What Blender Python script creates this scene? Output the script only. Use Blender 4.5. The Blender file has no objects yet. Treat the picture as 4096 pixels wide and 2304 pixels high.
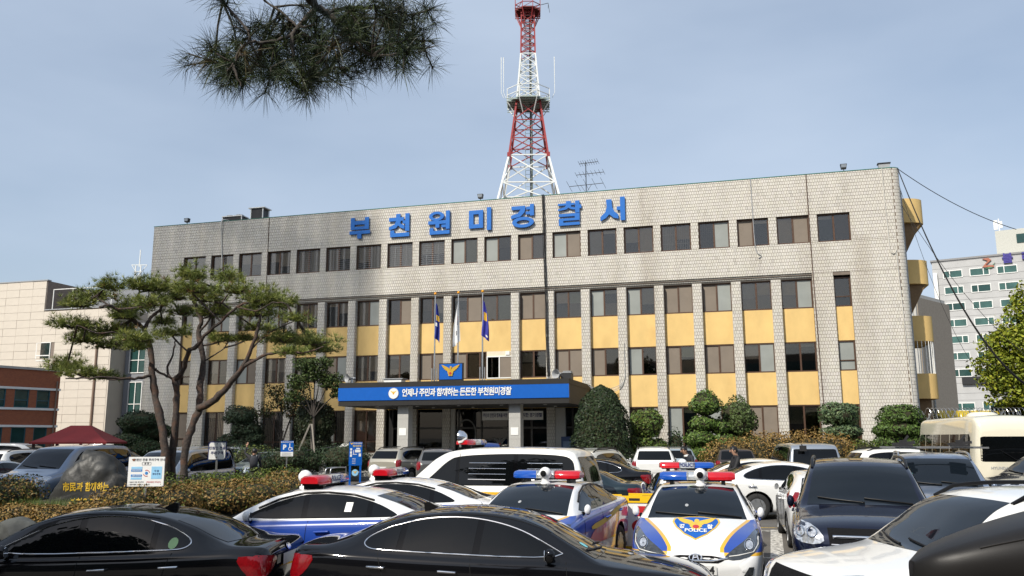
import bpy, bmesh, math, random
from mathutils import Vector, Matrix, noise
from mathutils.bvhtree import BVHTree
R = math.radians
rnd = random.Random(7)
scene = bpy.context.scene
COL = scene.collection
# ------------------------------------------------------------------ camera
cam = bpy.data.cameras.new('camera')
cam.sensor_width = 36.0
cam.lens = 36.0 * 3370 / 4096
cam.clip_start = 0.05
cam.clip_end = 6000
camo = bpy.data.objects.new('camera', cam)
COL.objects.link(camo)
CH = 2.13
camo.matrix_world = Matrix.Translation((0, 0, CH)) @ Matrix.Rotation(R(90 + 10.06), 4, 'X') @ Matrix.Rotation(R(-0.17), 4, 'Z')
scene.camera = camo
# ------------------------------------------------------------------ sky, sun, exposure
PHI = R(-15.494)
UX, UY = math.cos(PHI), math.sin(PHI)
SUN_A, SUN_EL = R(24), R(42)
sdx = math.cos(SUN_EL) * (UY * math.cos(SUN_A) - UX * math.sin(SUN_A))
sdy = math.cos(SUN_EL) * (-UX * math.cos(SUN_A) - UY * math.sin(SUN_A))
sdz = math.sin(SUN_EL)
SUN = Vector((sdx, sdy, sdz))
world = bpy.data.worlds.new('World')
scene.world = world
world.use_nodes = True
wn = world.node_tree
wn.nodes.clear()
wo = wn.nodes.new('ShaderNodeOutputWorld')
bg = wn.nodes.new('ShaderNodeBackground')
sky = wn.nodes.new('ShaderNodeTexSky')
sky.sky_type = 'NISHITA'
sky.sun_disc = False
sky.sun_elevation = SUN_EL
sky.sun_rotation = math.atan2(sdx, sdy)
sky.altitude = 50
sky.air_density = 1.15
sky.dust_density = 2.0
sky.ozone_density = 2.0
bg.inputs['Strength'].default_value = 0.125
# thin high cloud, the same everywhere in the sky
tc = wn.nodes.new('ShaderNodeTexCoord')
mp = wn.nodes.new('ShaderNodeMapping')
mp.inputs['Scale'].default_value = (1.0, 1.6, 3.2)
mp.inputs['Rotation'].default_value = (0.2, 0.1, 0.5)
nz = wn.nodes.new('ShaderNodeTexNoise')
nz.inputs['Scale'].default_value = 1.1
nz.inputs['Detail'].default_value = 5
nz.inputs['Roughness'].default_value = 0.5
cr = wn.nodes.new('ShaderNodeMapRange')
cr.inputs['From Min'].default_value = 0.40
cr.inputs['From Max'].default_value = 0.72
cr.inputs['To Min'].default_value = 0.42
cr.inputs['To Max'].default_value = 0.85
mx = wn.nodes.new('ShaderNodeMix')
mx.data_type = 'RGBA'
mx.inputs['B'].default_value = (5.0, 5.85, 7.1, 1)
L = wn.links.new
L(tc.outputs['Generated'], mp.inputs['Vector'])
L(mp.outputs['Vector'], nz.inputs['Vector'])
L(nz.outputs['Fac'], cr.inputs['Value'])
L(cr.outputs['Result'], mx.inputs['Factor'])
L(sky.outputs['Color'], mx.inputs['A'])
L(mx.outputs['Result'], bg.inputs['Color'])
L(bg.outputs['Background'], wo.inputs['Surface'])
sl = bpy.data.lights.new('sun', 'SUN')
sl.energy = 5.0
sl.angle = R(0.8)
sl.color = (1.0, 0.94, 0.84)
so = bpy.data.objects.new('sun', sl)
so.rotation_euler = SUN.to_track_quat('Z', 'Y').to_euler()
COL.objects.link(so)
scene.view_settings.view_transform = 'Standard'
scene.view_settings.look = 'None'
scene.view_settings.exposure = 0.0
scene.view_settings.gamma = 1.0
scene.view_settings.use_curve_mapping = False
scene.cycles.max_bounces = 6
scene.cycles.transparent_max_bounces = 12
scene.cycles.caustics_reflective = False
scene.cycles.caustics_refractive = False

# ------------------------------------------------------------------ materials
MATS = {}
def M(name, col=(.5, .5, .5), rough=.5, metal=0., var=.12, vs=6., bump=0., bs=40., coat=0., spec=.5, rv=0., emit=0., alpha=1., attr=None, trans=0., ior=1.45, col2=None, c2=(.45, .6), stretch=None):
    if name in MATS:
        return MATS[name]
    m = bpy.data.materials.new(name)
    MATS[name] = m
    m.use_nodes = True
    nt = m.node_tree
    b = nt.nodes['Principled BSDF']
    N = nt.nodes.new
    lk = nt.links.new
    b.inputs['Base Color'].default_value = (*col, 1)
    b.inputs['Roughness'].default_value = rough
    b.inputs['Metallic'].default_value = metal
    b.inputs['Specular IOR Level'].default_value = spec
    b.inputs['IOR'].default_value = ior
    b.inputs['Coat Weight'].default_value = coat
    b.inputs['Coat Roughness'].default_value = .05
    b.inputs['Alpha'].default_value = alpha
    b.inputs['Transmission Weight'].default_value = trans
    if emit:
        b.inputs['Emission Color'].default_value = (*col, 1)
        b.inputs['Emission Strength'].default_value = emit
    t = N('ShaderNodeTexCoord')
    src = t.outputs['Object']
    if stretch:
        q = N('ShaderNodeMapping')
        q.inputs['Scale'].default_value = stretch
        lk(src, q.inputs['Vector'])
        src = q.outputs['Vector']
    if var or rv or attr:
        n = N('ShaderNodeTexNoise')
        n.inputs['Scale'].default_value = vs
        n.inputs['Detail'].default_value = 5
        lk(src, n.inputs['Vector'])
        r = N('ShaderNodeMapRange')
        r.inputs['From Min'].default_value = .25
        r.inputs['From Max'].default_value = .75
        r.inputs['To Min'].default_value = 1 - var
        r.inputs['To Max'].default_value = 1 + var
        lk(n.outputs['Fac'], r.inputs['Value'])
        h = N('ShaderNodeHueSaturation')
        h.inputs['Color'].default_value = (*col, 1)
        lk(r.outputs['Result'], h.inputs['Value'])
        out = h.outputs['Color']
        if col2:
            w = N('ShaderNodeMapRange')
            w.inputs['From Min'].default_value = c2[0]
            w.inputs['From Max'].default_value = c2[1]
            n3 = N('ShaderNodeTexNoise')
            n3.inputs['Scale'].default_value = vs * .37
            n3.inputs['Detail'].default_value = 6
            lk(src, n3.inputs['Vector'])
            lk(n3.outputs['Fac'], w.inputs['Value'])
            x2 = N('ShaderNodeMix')
            x2.data_type = 'RGBA'
            x2.inputs['B'].default_value = (*col2, 1)
            lk(w.outputs['Result'], x2.inputs['Factor'])
            lk(out, x2.inputs['A'])
            out = x2.outputs['Result']
        if attr:
            a = N('ShaderNodeAttribute')
            a.attribute_name = attr
            g = N('ShaderNodeMix')
            g.data_type = 'RGBA'
            g.blend_type = 'MULTIPLY'
            g.inputs['Factor'].default_value = 1
            lk(out, g.inputs['A'])
            lk(a.outputs['Color'], g.inputs['B'])
            out = g.outputs['Result']
        lk(out, b.inputs['Base Color'])
        if rv:
            r2 = N('ShaderNodeMapRange')
            r2.inputs['To Min'].default_value = max(0, rough - rv)
            r2.inputs['To Max'].default_value = min(1, rough + rv)
            lk(n.outputs['Fac'], r2.inputs['Value'])
            lk(r2.outputs['Result'], b.inputs['Roughness'])
    if bump:
        n2 = N('ShaderNodeTexNoise')
        n2.inputs['Scale'].default_value = bs
        n2.inputs['Detail'].default_value = 4
        lk(src, n2.inputs['Vector'])
        bp = N('ShaderNodeBump')
        bp.inputs['Strength'].default_value = bump
        bp.inputs['Distance'].default_value = .02
        lk(n2.outputs['Fac'], bp.inputs['Height'])
        lk(bp.outputs['Normal'], b.inputs['Normal'])
    return m

def clear_glass(name, tint=(.75, .8, .8), mixf=.25, rough=.02):
    """a thin window pane: sees through, reflects by angle"""
    if name in MATS:
        return MATS[name]
    m = bpy.data.materials.new(name)
    MATS[name] = m
    m.use_nodes = True
    nt = m.node_tree
    nt.nodes.clear()
    o = nt.nodes.new('ShaderNodeOutputMaterial')
    tr = nt.nodes.new('ShaderNodeBsdfTransparent')
    tr.inputs['Color'].default_value = (*tint, 1)
    gl = nt.nodes.new('ShaderNodeBsdfGlossy')
    gl.inputs['Roughness'].default_value = rough
    fr = nt.nodes.new('ShaderNodeFresnel')
    fr.inputs['IOR'].default_value = 1.5
    ad = nt.nodes.new('ShaderNodeMath')
    ad.operation = 'MULTIPLY_ADD'
    ad.inputs[1].default_value = 1.0
    ad.inputs[2].default_value = mixf
    ad.use_clamp = True
    mix = nt.nodes.new('ShaderNodeMixShader')
    nt.links.new(fr.outputs[0], ad.inputs[0])
    nt.links.new(ad.outputs[0], mix.inputs[0])
    nt.links.new(tr.outputs[0], mix.inputs[1])
    nt.links.new(gl.outputs[0], mix.inputs[2])
    nt.links.new(mix.outputs[0], o.inputs[0])
    return m

# ------------------------------------------------------------------ mesh helpers
class MB:
    def __init__(s):
        s.v = []
        s.f = []
        s.c = []          # per-face tint
    def add(s, vs, fs, c=None):
        o = len(s.v)
        s.v.extend(vs)
        for f in fs:
            s.f.append([i + o for i in f])
            s.c.append(c)
        return s
    def box(s, x0, x1, y0, y1, z0, z1, c=None):
        return s.add([(x0, y0, z0), (x1, y0, z0), (x1, y1, z0), (x0, y1, z0), (x0, y0, z1), (x1, y0, z1), (x1, y1, z1), (x0, y1, z1)],
                     [(0, 3, 2, 1), (4, 5, 6, 7), (0, 1, 5, 4), (1, 2, 6, 5), (2, 3, 7, 6), (3, 0, 4, 7)], c)
    def bar(s, a, b, w=.05, h=None, n=4, r2=None):
        a = Vector(a); b = Vector(b)
        d = b - a
        if d.length < 1e-6:
            return s
        d.normalize()
        up = Vector((0, 0, 1)) if abs(d.z) < .95 else Vector((1, 0, 0))
        p = d.cross(up).normalized(); q = p.cross(d).normalized()
        h = h or w
        vs = []
        for k, e in enumerate((a, b)):
            g = 1 if k == 0 or r2 is None else r2 / (w / 2)
            for i in range(n):
                t = 2 * math.pi * (i + .5) / n
                f = (math.sqrt(2) if n == 4 else 1) * g
                vs.append(tuple(e + p * (math.cos(t) * w / 2 * f) + q * (math.sin(t) * h / 2 * f)))
        fs = [(i, (i + 1) % n, n + (i + 1) % n, n + i) for i in range(n)]
        fs += [tuple(range(n - 1, -1, -1)), tuple(range(n, 2 * n))]
        return s.add(vs, fs)
    def tube(s, pts, r, n=6, cap=True):
        """r: number or list"""
        pts = [Vector(p) for p in pts]
        k = len(pts)
        rs = r if isinstance(r, (list, tuple)) else [r] * k
        vs = []
        pn = None
        for i, p in enumerate(pts):
            d = (pts[min(i + 1, k - 1)] - pts[max(i - 1, 0)])
            d = d.normalized() if d.length > 1e-9 else Vector((0, 0, 1))
            if pn is None:
                up = Vector((0, 0, 1)) if abs(d.z) < .9 else Vector((1, 0, 0))
                pn = d.cross(up).normalized()
            else:
                pn = (pn - d * pn.dot(d))
                pn = pn.normalized() if pn.length > 1e-6 else d.orthogonal().normalized()
            q = d.cross(pn)
            for j in range(n):
                t = 2 * math.pi * j / n
                vs.append(tuple(p + pn * (math.cos(t) * rs[i]) + q * (math.sin(t) * rs[i])))
        fs = []
        for i in range(k - 1):
            for j in range(n):
                a = i * n + j; b = i * n + (j + 1) % n
                fs.append((a, b, b + n, a + n))
        if cap:
            fs.append(tuple(range(n - 1, -1, -1)))
            fs.append(tuple(range((k - 1) * n, k * n)))
        return s.add(vs, fs)
    def lathe(s, prof, n=16, axis='Z', c=(0, 0, 0)):
        """prof: (r, h) pairs"""
        vs = []
        for r, h in prof:
            for j in range(n):
                t = 2 * math.pi * j / n
                x, y = r * math.cos(t), r * math.sin(t)
                vs.append({'Z': (x, y, h), 'Y': (x, h, y), 'X': (h, x, y)}[axis])
        vs = [(a + c[0], b + c[1], d + c[2]) for a, b, d in vs]
        fs = []
        for i in range(len(prof) - 1):
            for j in range(n):
                a = i * n + j; b = i * n + (j + 1) % n
                fs.append((a, b, b + n, a + n))
        if prof[0][0] > 1e-6:
            fs.append(tuple(range(n - 1, -1, -1)))
        if prof[-1][0] > 1e-6:
            k = len(prof) - 1
            fs.append(tuple(range(k * n, k * n + n)))
        return s.add(vs, fs)
    def grid(s, rows, close_u=False):
        n = len(rows[0])
        vs = [tuple(p) for r in rows for p in r]
        fs = []
        for i in range(len(rows) - 1):
            for j in range(n - (0 if close_u else 1)):
                a = i * n + j; b = i * n + (j + 1) % n
                fs.append((a, b, b + n, a + n))
        return s.add(vs, fs)
    def prism(s, poly, y0, y1, axis='Y'):
        """poly of (x,z) extruded along y (axis Y) / (x,y) along z (axis Z) / (y,z) along x (axis X)"""
        n = len(poly)
        f = {'Y': lambda a, b, t: (a, t, b), 'Z': lambda a, b, t: (a, b, t), 'X': lambda a, b, t: (t, a, b)}[axis]
        vs = [f(a, b, y0) for a, b in poly] + [f(a, b, y1) for a, b in poly]
        fs = [tuple(range(n)), tuple(range(2 * n - 1, n - 1, -1))] + [(i, i + n, (i + 1) % n + n, (i + 1) % n) for i in range(n)]
        return s.add(vs, fs)
    def xf(s, mat, i0=0):
        for i in range(i0, len(s.v)):
            s.v[i] = tuple(mat @ Vector(s.v[i]))
        return s

def mesh_of(name, mb, mat=None, smooth=None, fix=True):
    me = bpy.data.meshes.new(name)
    me.from_pydata(mb.v, [], mb.f)
    if fix:
        bm = bmesh.new()
        bm.from_mesh(me)
        bmesh.ops.recalc_face_normals(bm, faces=bm.faces)
        bm.to_mesh(me)
        bm.free()
    if any(c is not None for c in mb.c):
        at = me.color_attributes.new('tint', 'FLOAT_COLOR', 'CORNER')
        arr = []
        for p, c in zip(me.polygons, mb.c):
            c = c or (1, 1, 1)
            arr.extend([c[0], c[1], c[2], 1.0] * p.loop_total)
        at.data.foreach_set('color', arr)
    if smooth is not None:
        me.polygons.foreach_set('use_smooth', [True] * len(me.polygons))
        if smooth < 179:
            me.set_sharp_from_angle(angle=R(smooth))
    if mat:
        me.materials.append(mat)
    me.update()
    return me

def obj(name, mb, mat, parent=None, smooth=None, loc=None, rot=None, fix=True):
    me = mb if isinstance(mb, bpy.types.Mesh) else mesh_of(name, mb, mat, smooth, fix)
    o = bpy.data.objects.new(name, me)
    COL.objects.link(o)
    if parent:
        o.parent = parent
    if loc:
        o.location = loc
    if rot:
        o.rotation_euler = rot
    return o
def tag(o, label, cat, group=None, kind=None):
    o['label'] = label
    o['category'] = cat
    if group:
        o['group'] = group
    if kind:
        o['kind'] = kind
    return o
def thing(name, label, cat, loc=(0, 0, 0), rz=0, group=None):
    o = bpy.data.objects.new(name, None)
    COL.objects.link(o)
    o.empty_display_size = .2
    o.location = loc
    o.rotation_euler = (0, 0, rz)
    return tag(o, label, cat, group)
def structure(o):
    o['kind'] = 'structure'
    return o
def dup(src, parent=None):
    c = src.copy()
    COL.objects.link(c)
    c.parent = parent
    for ch in src.children:
        dup(ch, c)
    return c
def evaluated(o):
    """mesh of an object with its modifiers or outlines worked out, in a scene of its own"""
    ts = bpy.data.scenes.new('workbench')
    ts.collection.objects.link(o)
    with bpy.context.temp_override(scene=ts, view_layer=ts.view_layers[0]):
        dg = bpy.context.evaluated_depsgraph_get()
        me = bpy.data.meshes.new_from_object(o.evaluated_get(dg))
    bpy.data.scenes.remove(ts)
    return me
def text_mb(body, size, depth=.0, bold=0., align='CENTER', spacing=1., res=2, shear=0):
    """returns verts / faces of flat (or extruded) text in the XZ plane facing -Y"""
    cu = bpy.data.curves.new('lettering', 'FONT')
    cu.body = body
    cu.size = size
    cu.align_x = align
    cu.align_y = 'CENTER'
    cu.extrude = depth / 2
    cu.offset = bold
    cu.space_character = spacing
    cu.resolution_u = res
    cu.shear = shear
    o = bpy.data.objects.new('lettering', cu)
    me = evaluated(o)
    mb = MB()
    mb.add([(v.co.x, -v.co.z, v.co.y) for v in me.vertices], [tuple(p.vertices) for p in me.polygons])
    bpy.data.objects.remove(o)
    bpy.data.curves.remove(cu)
    bpy.data.meshes.remove(me)
    return mb
def shift(mb, dx=0, dy=0, dz=0):
    return mb.xf(Matrix.Translation((dx, dy, dz)))
def W(s, y, z=0):
    """facade coordinates (along, behind, up) to world"""
    return (12.6087 + UX * s - UY * y, 45.4827 + UY * s + UX * y, z)
def ngon(n, r, cx=0, cy=0, a0=0, ry=None):
    return [(cx + r * math.cos(a0 + 2 * math.pi * i / n), cy + (ry or r) * math.sin(a0 + 2 * math.pi * i / n)) for i in range(n)]
# ================================================================== police station
m_tile = M('glazed_tile', (.575, .55, .50), .38, var=.08, vs=1.1, attr='tint', col2=(.40, .36, .30), c2=(.52, .86), spec=.4, stretch=(1.3, 1, .14))
m_grout = M('grout_wall', (.19, .155, .125), .9, var=.2, vs=2)
m_yellow = M('ochre_render', (.68, .47, .185), .85, var=.08, vs=1.8, bump=.25, bs=60, col2=(.56, .36, .13), c2=(.56, .95), stretch=(1.1, 1, .6))
m_wframe = M('brown_window_frame', (.085, .045, .027), .45, metal=.2, var=.2)
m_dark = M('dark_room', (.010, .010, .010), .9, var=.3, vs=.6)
m_conc = M('concrete', (.36, .35, .32), .85, var=.15, vs=2, bump=.15)
m_white = M('white_paint', (.78, .78, .75), .4, var=.05)
m_blackmetal = M('charcoal_cladding', (.026, .025, .024), .6, var=.12, vs=3, spec=.25)
m_signblue = M('sign_blue', (.002, .095, .42), .4, var=.05, spec=.4)
m_letblue = M('letter_blue', (.008, .13, .47), .35, var=.08)
m_gold = M('gold_paint', (.72, .44, .06), .35, metal=.55, var=.1)
m_goldflat = M('gold_print', (.72, .46, .05), .5, var=.06)
m_steel = M('brushed_steel', (.55, .55, .55), .3, metal=.9, var=.08)
m_granite = M('granite', (.42, .41, .38), .6, var=.22, vs=45)
m_green = M('green_roof_coat', (.03, .16, .12), .7, var=.2)
m_black = M('black_plastic', (.02, .02, .022), .45, var=.15)
m_red = M('red_paint', (.48, .02, .025), .4, var=.1)
m_grey = M('grey_paint', (.32, .33, .34), .5, var=.1)
m_navy = M('navy_print', (.01, .018, .11), .5, var=.05)
g_win = clear_glass('window_glass', (.86, .81, .75), .05)
g_winD = clear_glass('window_glass_tinted', (.62, .57, .52), .06)
m_screen = M('insect_screen', (.20, .165, .13), .75, var=.08, vs=2)
m_film = M('frosted_film', (.27, .285, .265), .35, var=.12, vs=1.2, spec=.6)
g_door = clear_glass('door_glass', (.25, .25, .25), .0)
m_preflect = M('pane_reflection', (.30, .27, .215), .5, var=.12, vs=1.5)  # tan colour stands in for the reflection in the lower window halves
BL = [M('blind_cream', (.70, .62, .47), .8, var=.06), M('blind_grey', (.52, .53, .49), .8, var=.06), M('blind_white', (.80, .80, .76), .8, var=.05), M('blind_green', (.52, .60, .46), .8, var=.06)]

station = thing('police_station', 'long four storey police station with white tiles, ochre panels and blue letters on the parapet', 'building', W(0, 0), PHI)
S0, BAY, WW = -35.80, 2.1, 1.667
ZP = 16.30
SL, SR = -38.33, 8.0
wall = MB()
tiles_all = []     # (origin, along, normal, w, h)
TWD, THT, GAP = .131, .182, .0125
def tile_rect(s0, s1, z0, z1, o=(0, 0), d=(1, 0), nrm=(0, -1)):
    """face from along-coordinate s0..s1; o,d give plan origin and direction; nrm outward"""
    k0, k1 = int(math.floor(z0 / THT)), int(math.ceil(z1 / THT))
    for k in range(k0, k1):
        a0, a1 = max(z0, k * THT), min(z1, (k + 1) * THT)
        if a1 - a0 < .04:
            continue
        off = (k % 2) * TWD / 2
        i0, i1 = int(math.floor((s0 - off) / TWD)), int(math.ceil((s1 - off) / TWD))
        for i in range(i0, i1):
            b0, b1 = max(s0, i * TWD + off), min(s1, (i + 1) * TWD + off)
            if b1 - b0 < .03:
                continue
            tiles_all.append((o[0] + d[0] * b0, o[1] + d[1] * b0, a0, d, nrm, b1 - b0, a1 - a0))
def wbox(s0, s1, z0, z1, y1=.34, tiles=True, y0=0):
    wall.box(s0, s1, y0, y1, z0, z1)
    if tiles:
        tile_rect(s0, s1, z0, z1, (0, y0))
Z4B, Z4T = 12.474, 14.024
ROWS = [(1.25, 3.79), (5.53, 7.13), (8.93, 10.53)]
LINT = 10.80
wins = []    # (s0,s1,z0,z1,y,kind)
wbox(SL, SR, Z4T, ZP)
wbox(SL, SR, LINT, Z4B)
edges = [SL]
for i in range(20):
    a = S0 + BAY * i
    edges += [a, a + WW]
    wins.append((a, a + WW, Z4B, Z4T, .13, ('4', i)))
edges.append(SR)
for k in range(0, len(edges), 2):
    wbox(edges[k], edges[k + 1], Z4B, Z4T)
# lower walls each side of the recessed bays
NL, NR = (-35.65, -34.80), (4.72, 5.58)
RL, RR = -33.65, 3.65
for a, b in ((SL, NL[0]), (NL[1], RL), (RR, NR[0]), (NR[1], SR)):
    wbox(a, b, 0, LINT)
for a, b in (NL, NR):
    wall.box(a, b, .02, .34, 10.62, LINT)
    for zz in ROWS:
        wins.append((a, b, zz[0], zz[1], .20, ('n', 0)))
    wbox(a, b, 0, 1.25, y0=.12)
# stepped lintel over the recess
for k, (y0, z0) in enumerate(((.06, 10.70), (.13, 10.61), (.20, 10.53))):
    wall.box(RL, RR, y0, .34, z0, z0 + .09 if k else LINT)
    tile_rect(RL, RR, z0 + .004, z0 + .085, (0, y0))
wall.box(RL, RR, .12, .34, 0, 1.25)
tile_rect(RL, RR, 0, 1.25, (0, .12))
pil = [i for i in range(2, 19) if i != 10]
PC = lambda i: S0 - .217 + BAY * i
pilasters = []
for i in pil:
    c = PC(i)
    p = MB().box(c - .245, c + .245, 0, .34, 1.25, 10.53)
    pilasters.append(p)
    if c < -21 or c > -9:
        tile_rect(c - .245, c + .245, 1.25, 10.53)
        tile_rect(.0, .30, 1.25, 10.53, (c + .245, 0), (0, 1), (1, 0))
        tile_rect(.0, .30, 1.25, 10.53, (c - .245, 0), (0, 1), (-1, 0))
    else:
        tile_rect(c - .245, c + .245, 1.25, 10.53)
        tile_rect(.0, .30, 4.0, 10.53, (c + .245, 0), (0, 1), (1, 0))
# reveal faces of the end walls
tile_rect(.0, .18, 1.25, 10.6, (NR[0], 0), (0, 1), (1, 0))
tile_rect(.0, .30, 1.25, 10.6, (RL, 0), (0, 1), (1, 0))
bays = [RL] + [v for i in pil for v in (PC(i) - .245, PC(i) + .245)] + [RR]
panels = []
for k in range(0, len(bays), 2):
    a, b = bays[k], bays[k + 1]
    for r, zz in enumerate(ROWS):
        if r == 0 and -21.2 < a < -8.6:
            continue
        if b - a > 2.5:
            if r == 1:
                wins.append((a, -14.72, zz[0], zz[1], .30, ('c', 0)))
            else:
                wins.append((a, (a + b) / 2, zz[0], zz[1], .30, (str(r + 1), k)))
                wins.append(((a + b) / 2, b, zz[0], zz[1], .30, (str(r + 1), k + 1)))
        else:
            wins.append((a, b, zz[0], zz[1], .30, (str(r + 1), k)))
    for z0, z1 in ((3.79, 5.53), (7.13, 8.93)):
        panels.append((a, b, z0, z1, .27))
for a, b in (NL, NR):
    for z0, z1 in ((3.79, 5.53), (7.13, 8.93)):
        panels.append((a, b, z0, z1, .17))
# rounded corner and flank
arc = [(SR + .42 * math.sin(t * math.pi / 16), .42 - .42 * math.cos(t * math.pi / 16)) for t in range(9)]
wall.grid([[(x, y, z) for x, y in arc] for z in (0, ZP)])
wall.grid([[(8.42, .42, z), (8.42, 15, z)] for z in (0, ZP)])
wall.grid([[(SL, 0, z), (SL, 15, z)] for z in (0, ZP)])
wall.grid([[(SL, 15, z), (8.42, 15, z)] for z in (0, ZP)])
wall.box(SL + .02, 8.40, .36, 14.9, 15.5, 15.7)
obj('wall', wall, m_grout, station)
k1 = int(math.ceil(ZP / THT))
for k in range(k1):
    a0, a1 = k * THT, min(ZP, (k + 1) * THT)
    for j in range(6):
        t0 = (j + (k % 2) * .5) * math.pi / 2 / 5.5
        if t0 > math.pi / 2 - .1:
            continue
        tm = t0 + math.pi / 22
        d = (math.cos(tm), math.sin(tm))
        nr = (math.sin(tm), -math.cos(tm))
        cx, cy = SR + .42 * math.sin(t0), .42 - .42 * math.cos(t0)
        tiles_all.append((cx, cy, a0, d, nr, .12, a1 - a0))
    for j in range(12):
        tiles_all.append((8.42, .45 + j * TWD + (k % 2) * TWD / 2, a0, (0, 1), (1, 0), TWD, a1 - a0))
def tile_geo(mb, t, rr):
    x, y, z, d, n, w, h = t
    g = GAP / 2
    e = .010 + rr.random() * .006
    q = .004
    P = lambda a, b, c: (x + d[0] * a + n[0] * c, y + d[1] * a + n[1] * c, z + b)
    vs = [P(g, g, 0), P(w - g, g, 0), P(w - g, h - g, 0), P(g, h - g, 0), P(g + q, g + q, e), P(w - g - q, g + q, e), P(w - g - q, h - g - q, e), P(g + q, h - g - q, e)]
    v = .95 + rr.random() * .09
    if rr.random() < .03:
        v *= .86
    tint = (v, v * (.985 + rr.random() * .02), v * (.95 + rr.random() * .05))
    mb.add(vs, [(4, 5, 6, 7), (0, 1, 5, 4), (1, 2, 6, 5), (2, 3, 7, 6), (3, 0, 4, 7)], tint)
big = MB()
singles = []
for t in tiles_all:
    if len(singles) < 300 and t[3] == (1, 0) and t[1] == 0 and 5.9 < t[0] < 8.0 and 12.6 < t[2] < 15.9 and t[5] > .12 and t[6] > .17:
        singles.append(t)
    else:
        tile_geo(big, t, rnd)
o = obj('wall_tiles', big, m_tile, station, fix=False)
o['kind'] = 'stuff'
tvar = []
for k in range(10):
    mb = MB()
    tile_geo(mb, (0, 0, 0, (1, 0), (0, -1), TWD, THT), rnd)
    tvar.append(mesh_of('tile', mb, m_tile, fix=False))
for t in singles:
    obj('tile', rnd.choice(tvar), None, station, loc=(t[0], t[1], t[2]))
for p in pilasters:
    obj('pilaster', p, m_grout, station)
pmesh = {}
for a, b, z0, z1, y in panels:
    obj('panel', MB().box(a - .02, b + .02, y, y + .08, z0, z1), m_yellow, station)
# coping, floors and dark rooms
obj('coping', MB().box(SL - .02, SR, -.03, .4, ZP, ZP + .035).prism([(SR, -.03), (SR + .2, .03), (SR + .40, .2), (SR + .45, .45), (SR + .45, 15), (SR, 15)], ZP, ZP + .035, 'Z'), m_green, station)
fl = MB()
for z in (.9, 4.55, 8.0, 11.6):
    fl.box(SL + .1, 8.3, .42, 14, z - .25, z)
fl.box(SL + .1, 8.3, 3.2, 3.4, 0, 15.4)
for i in range(0, 21, 2):
    fl.box(PC(i) - .05, PC(i) + .05, .5, 3.2, 5, 15.4)
obj('floor_slab', fl, M('room_wall', (.10, .10, .09), .9), station)
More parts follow.
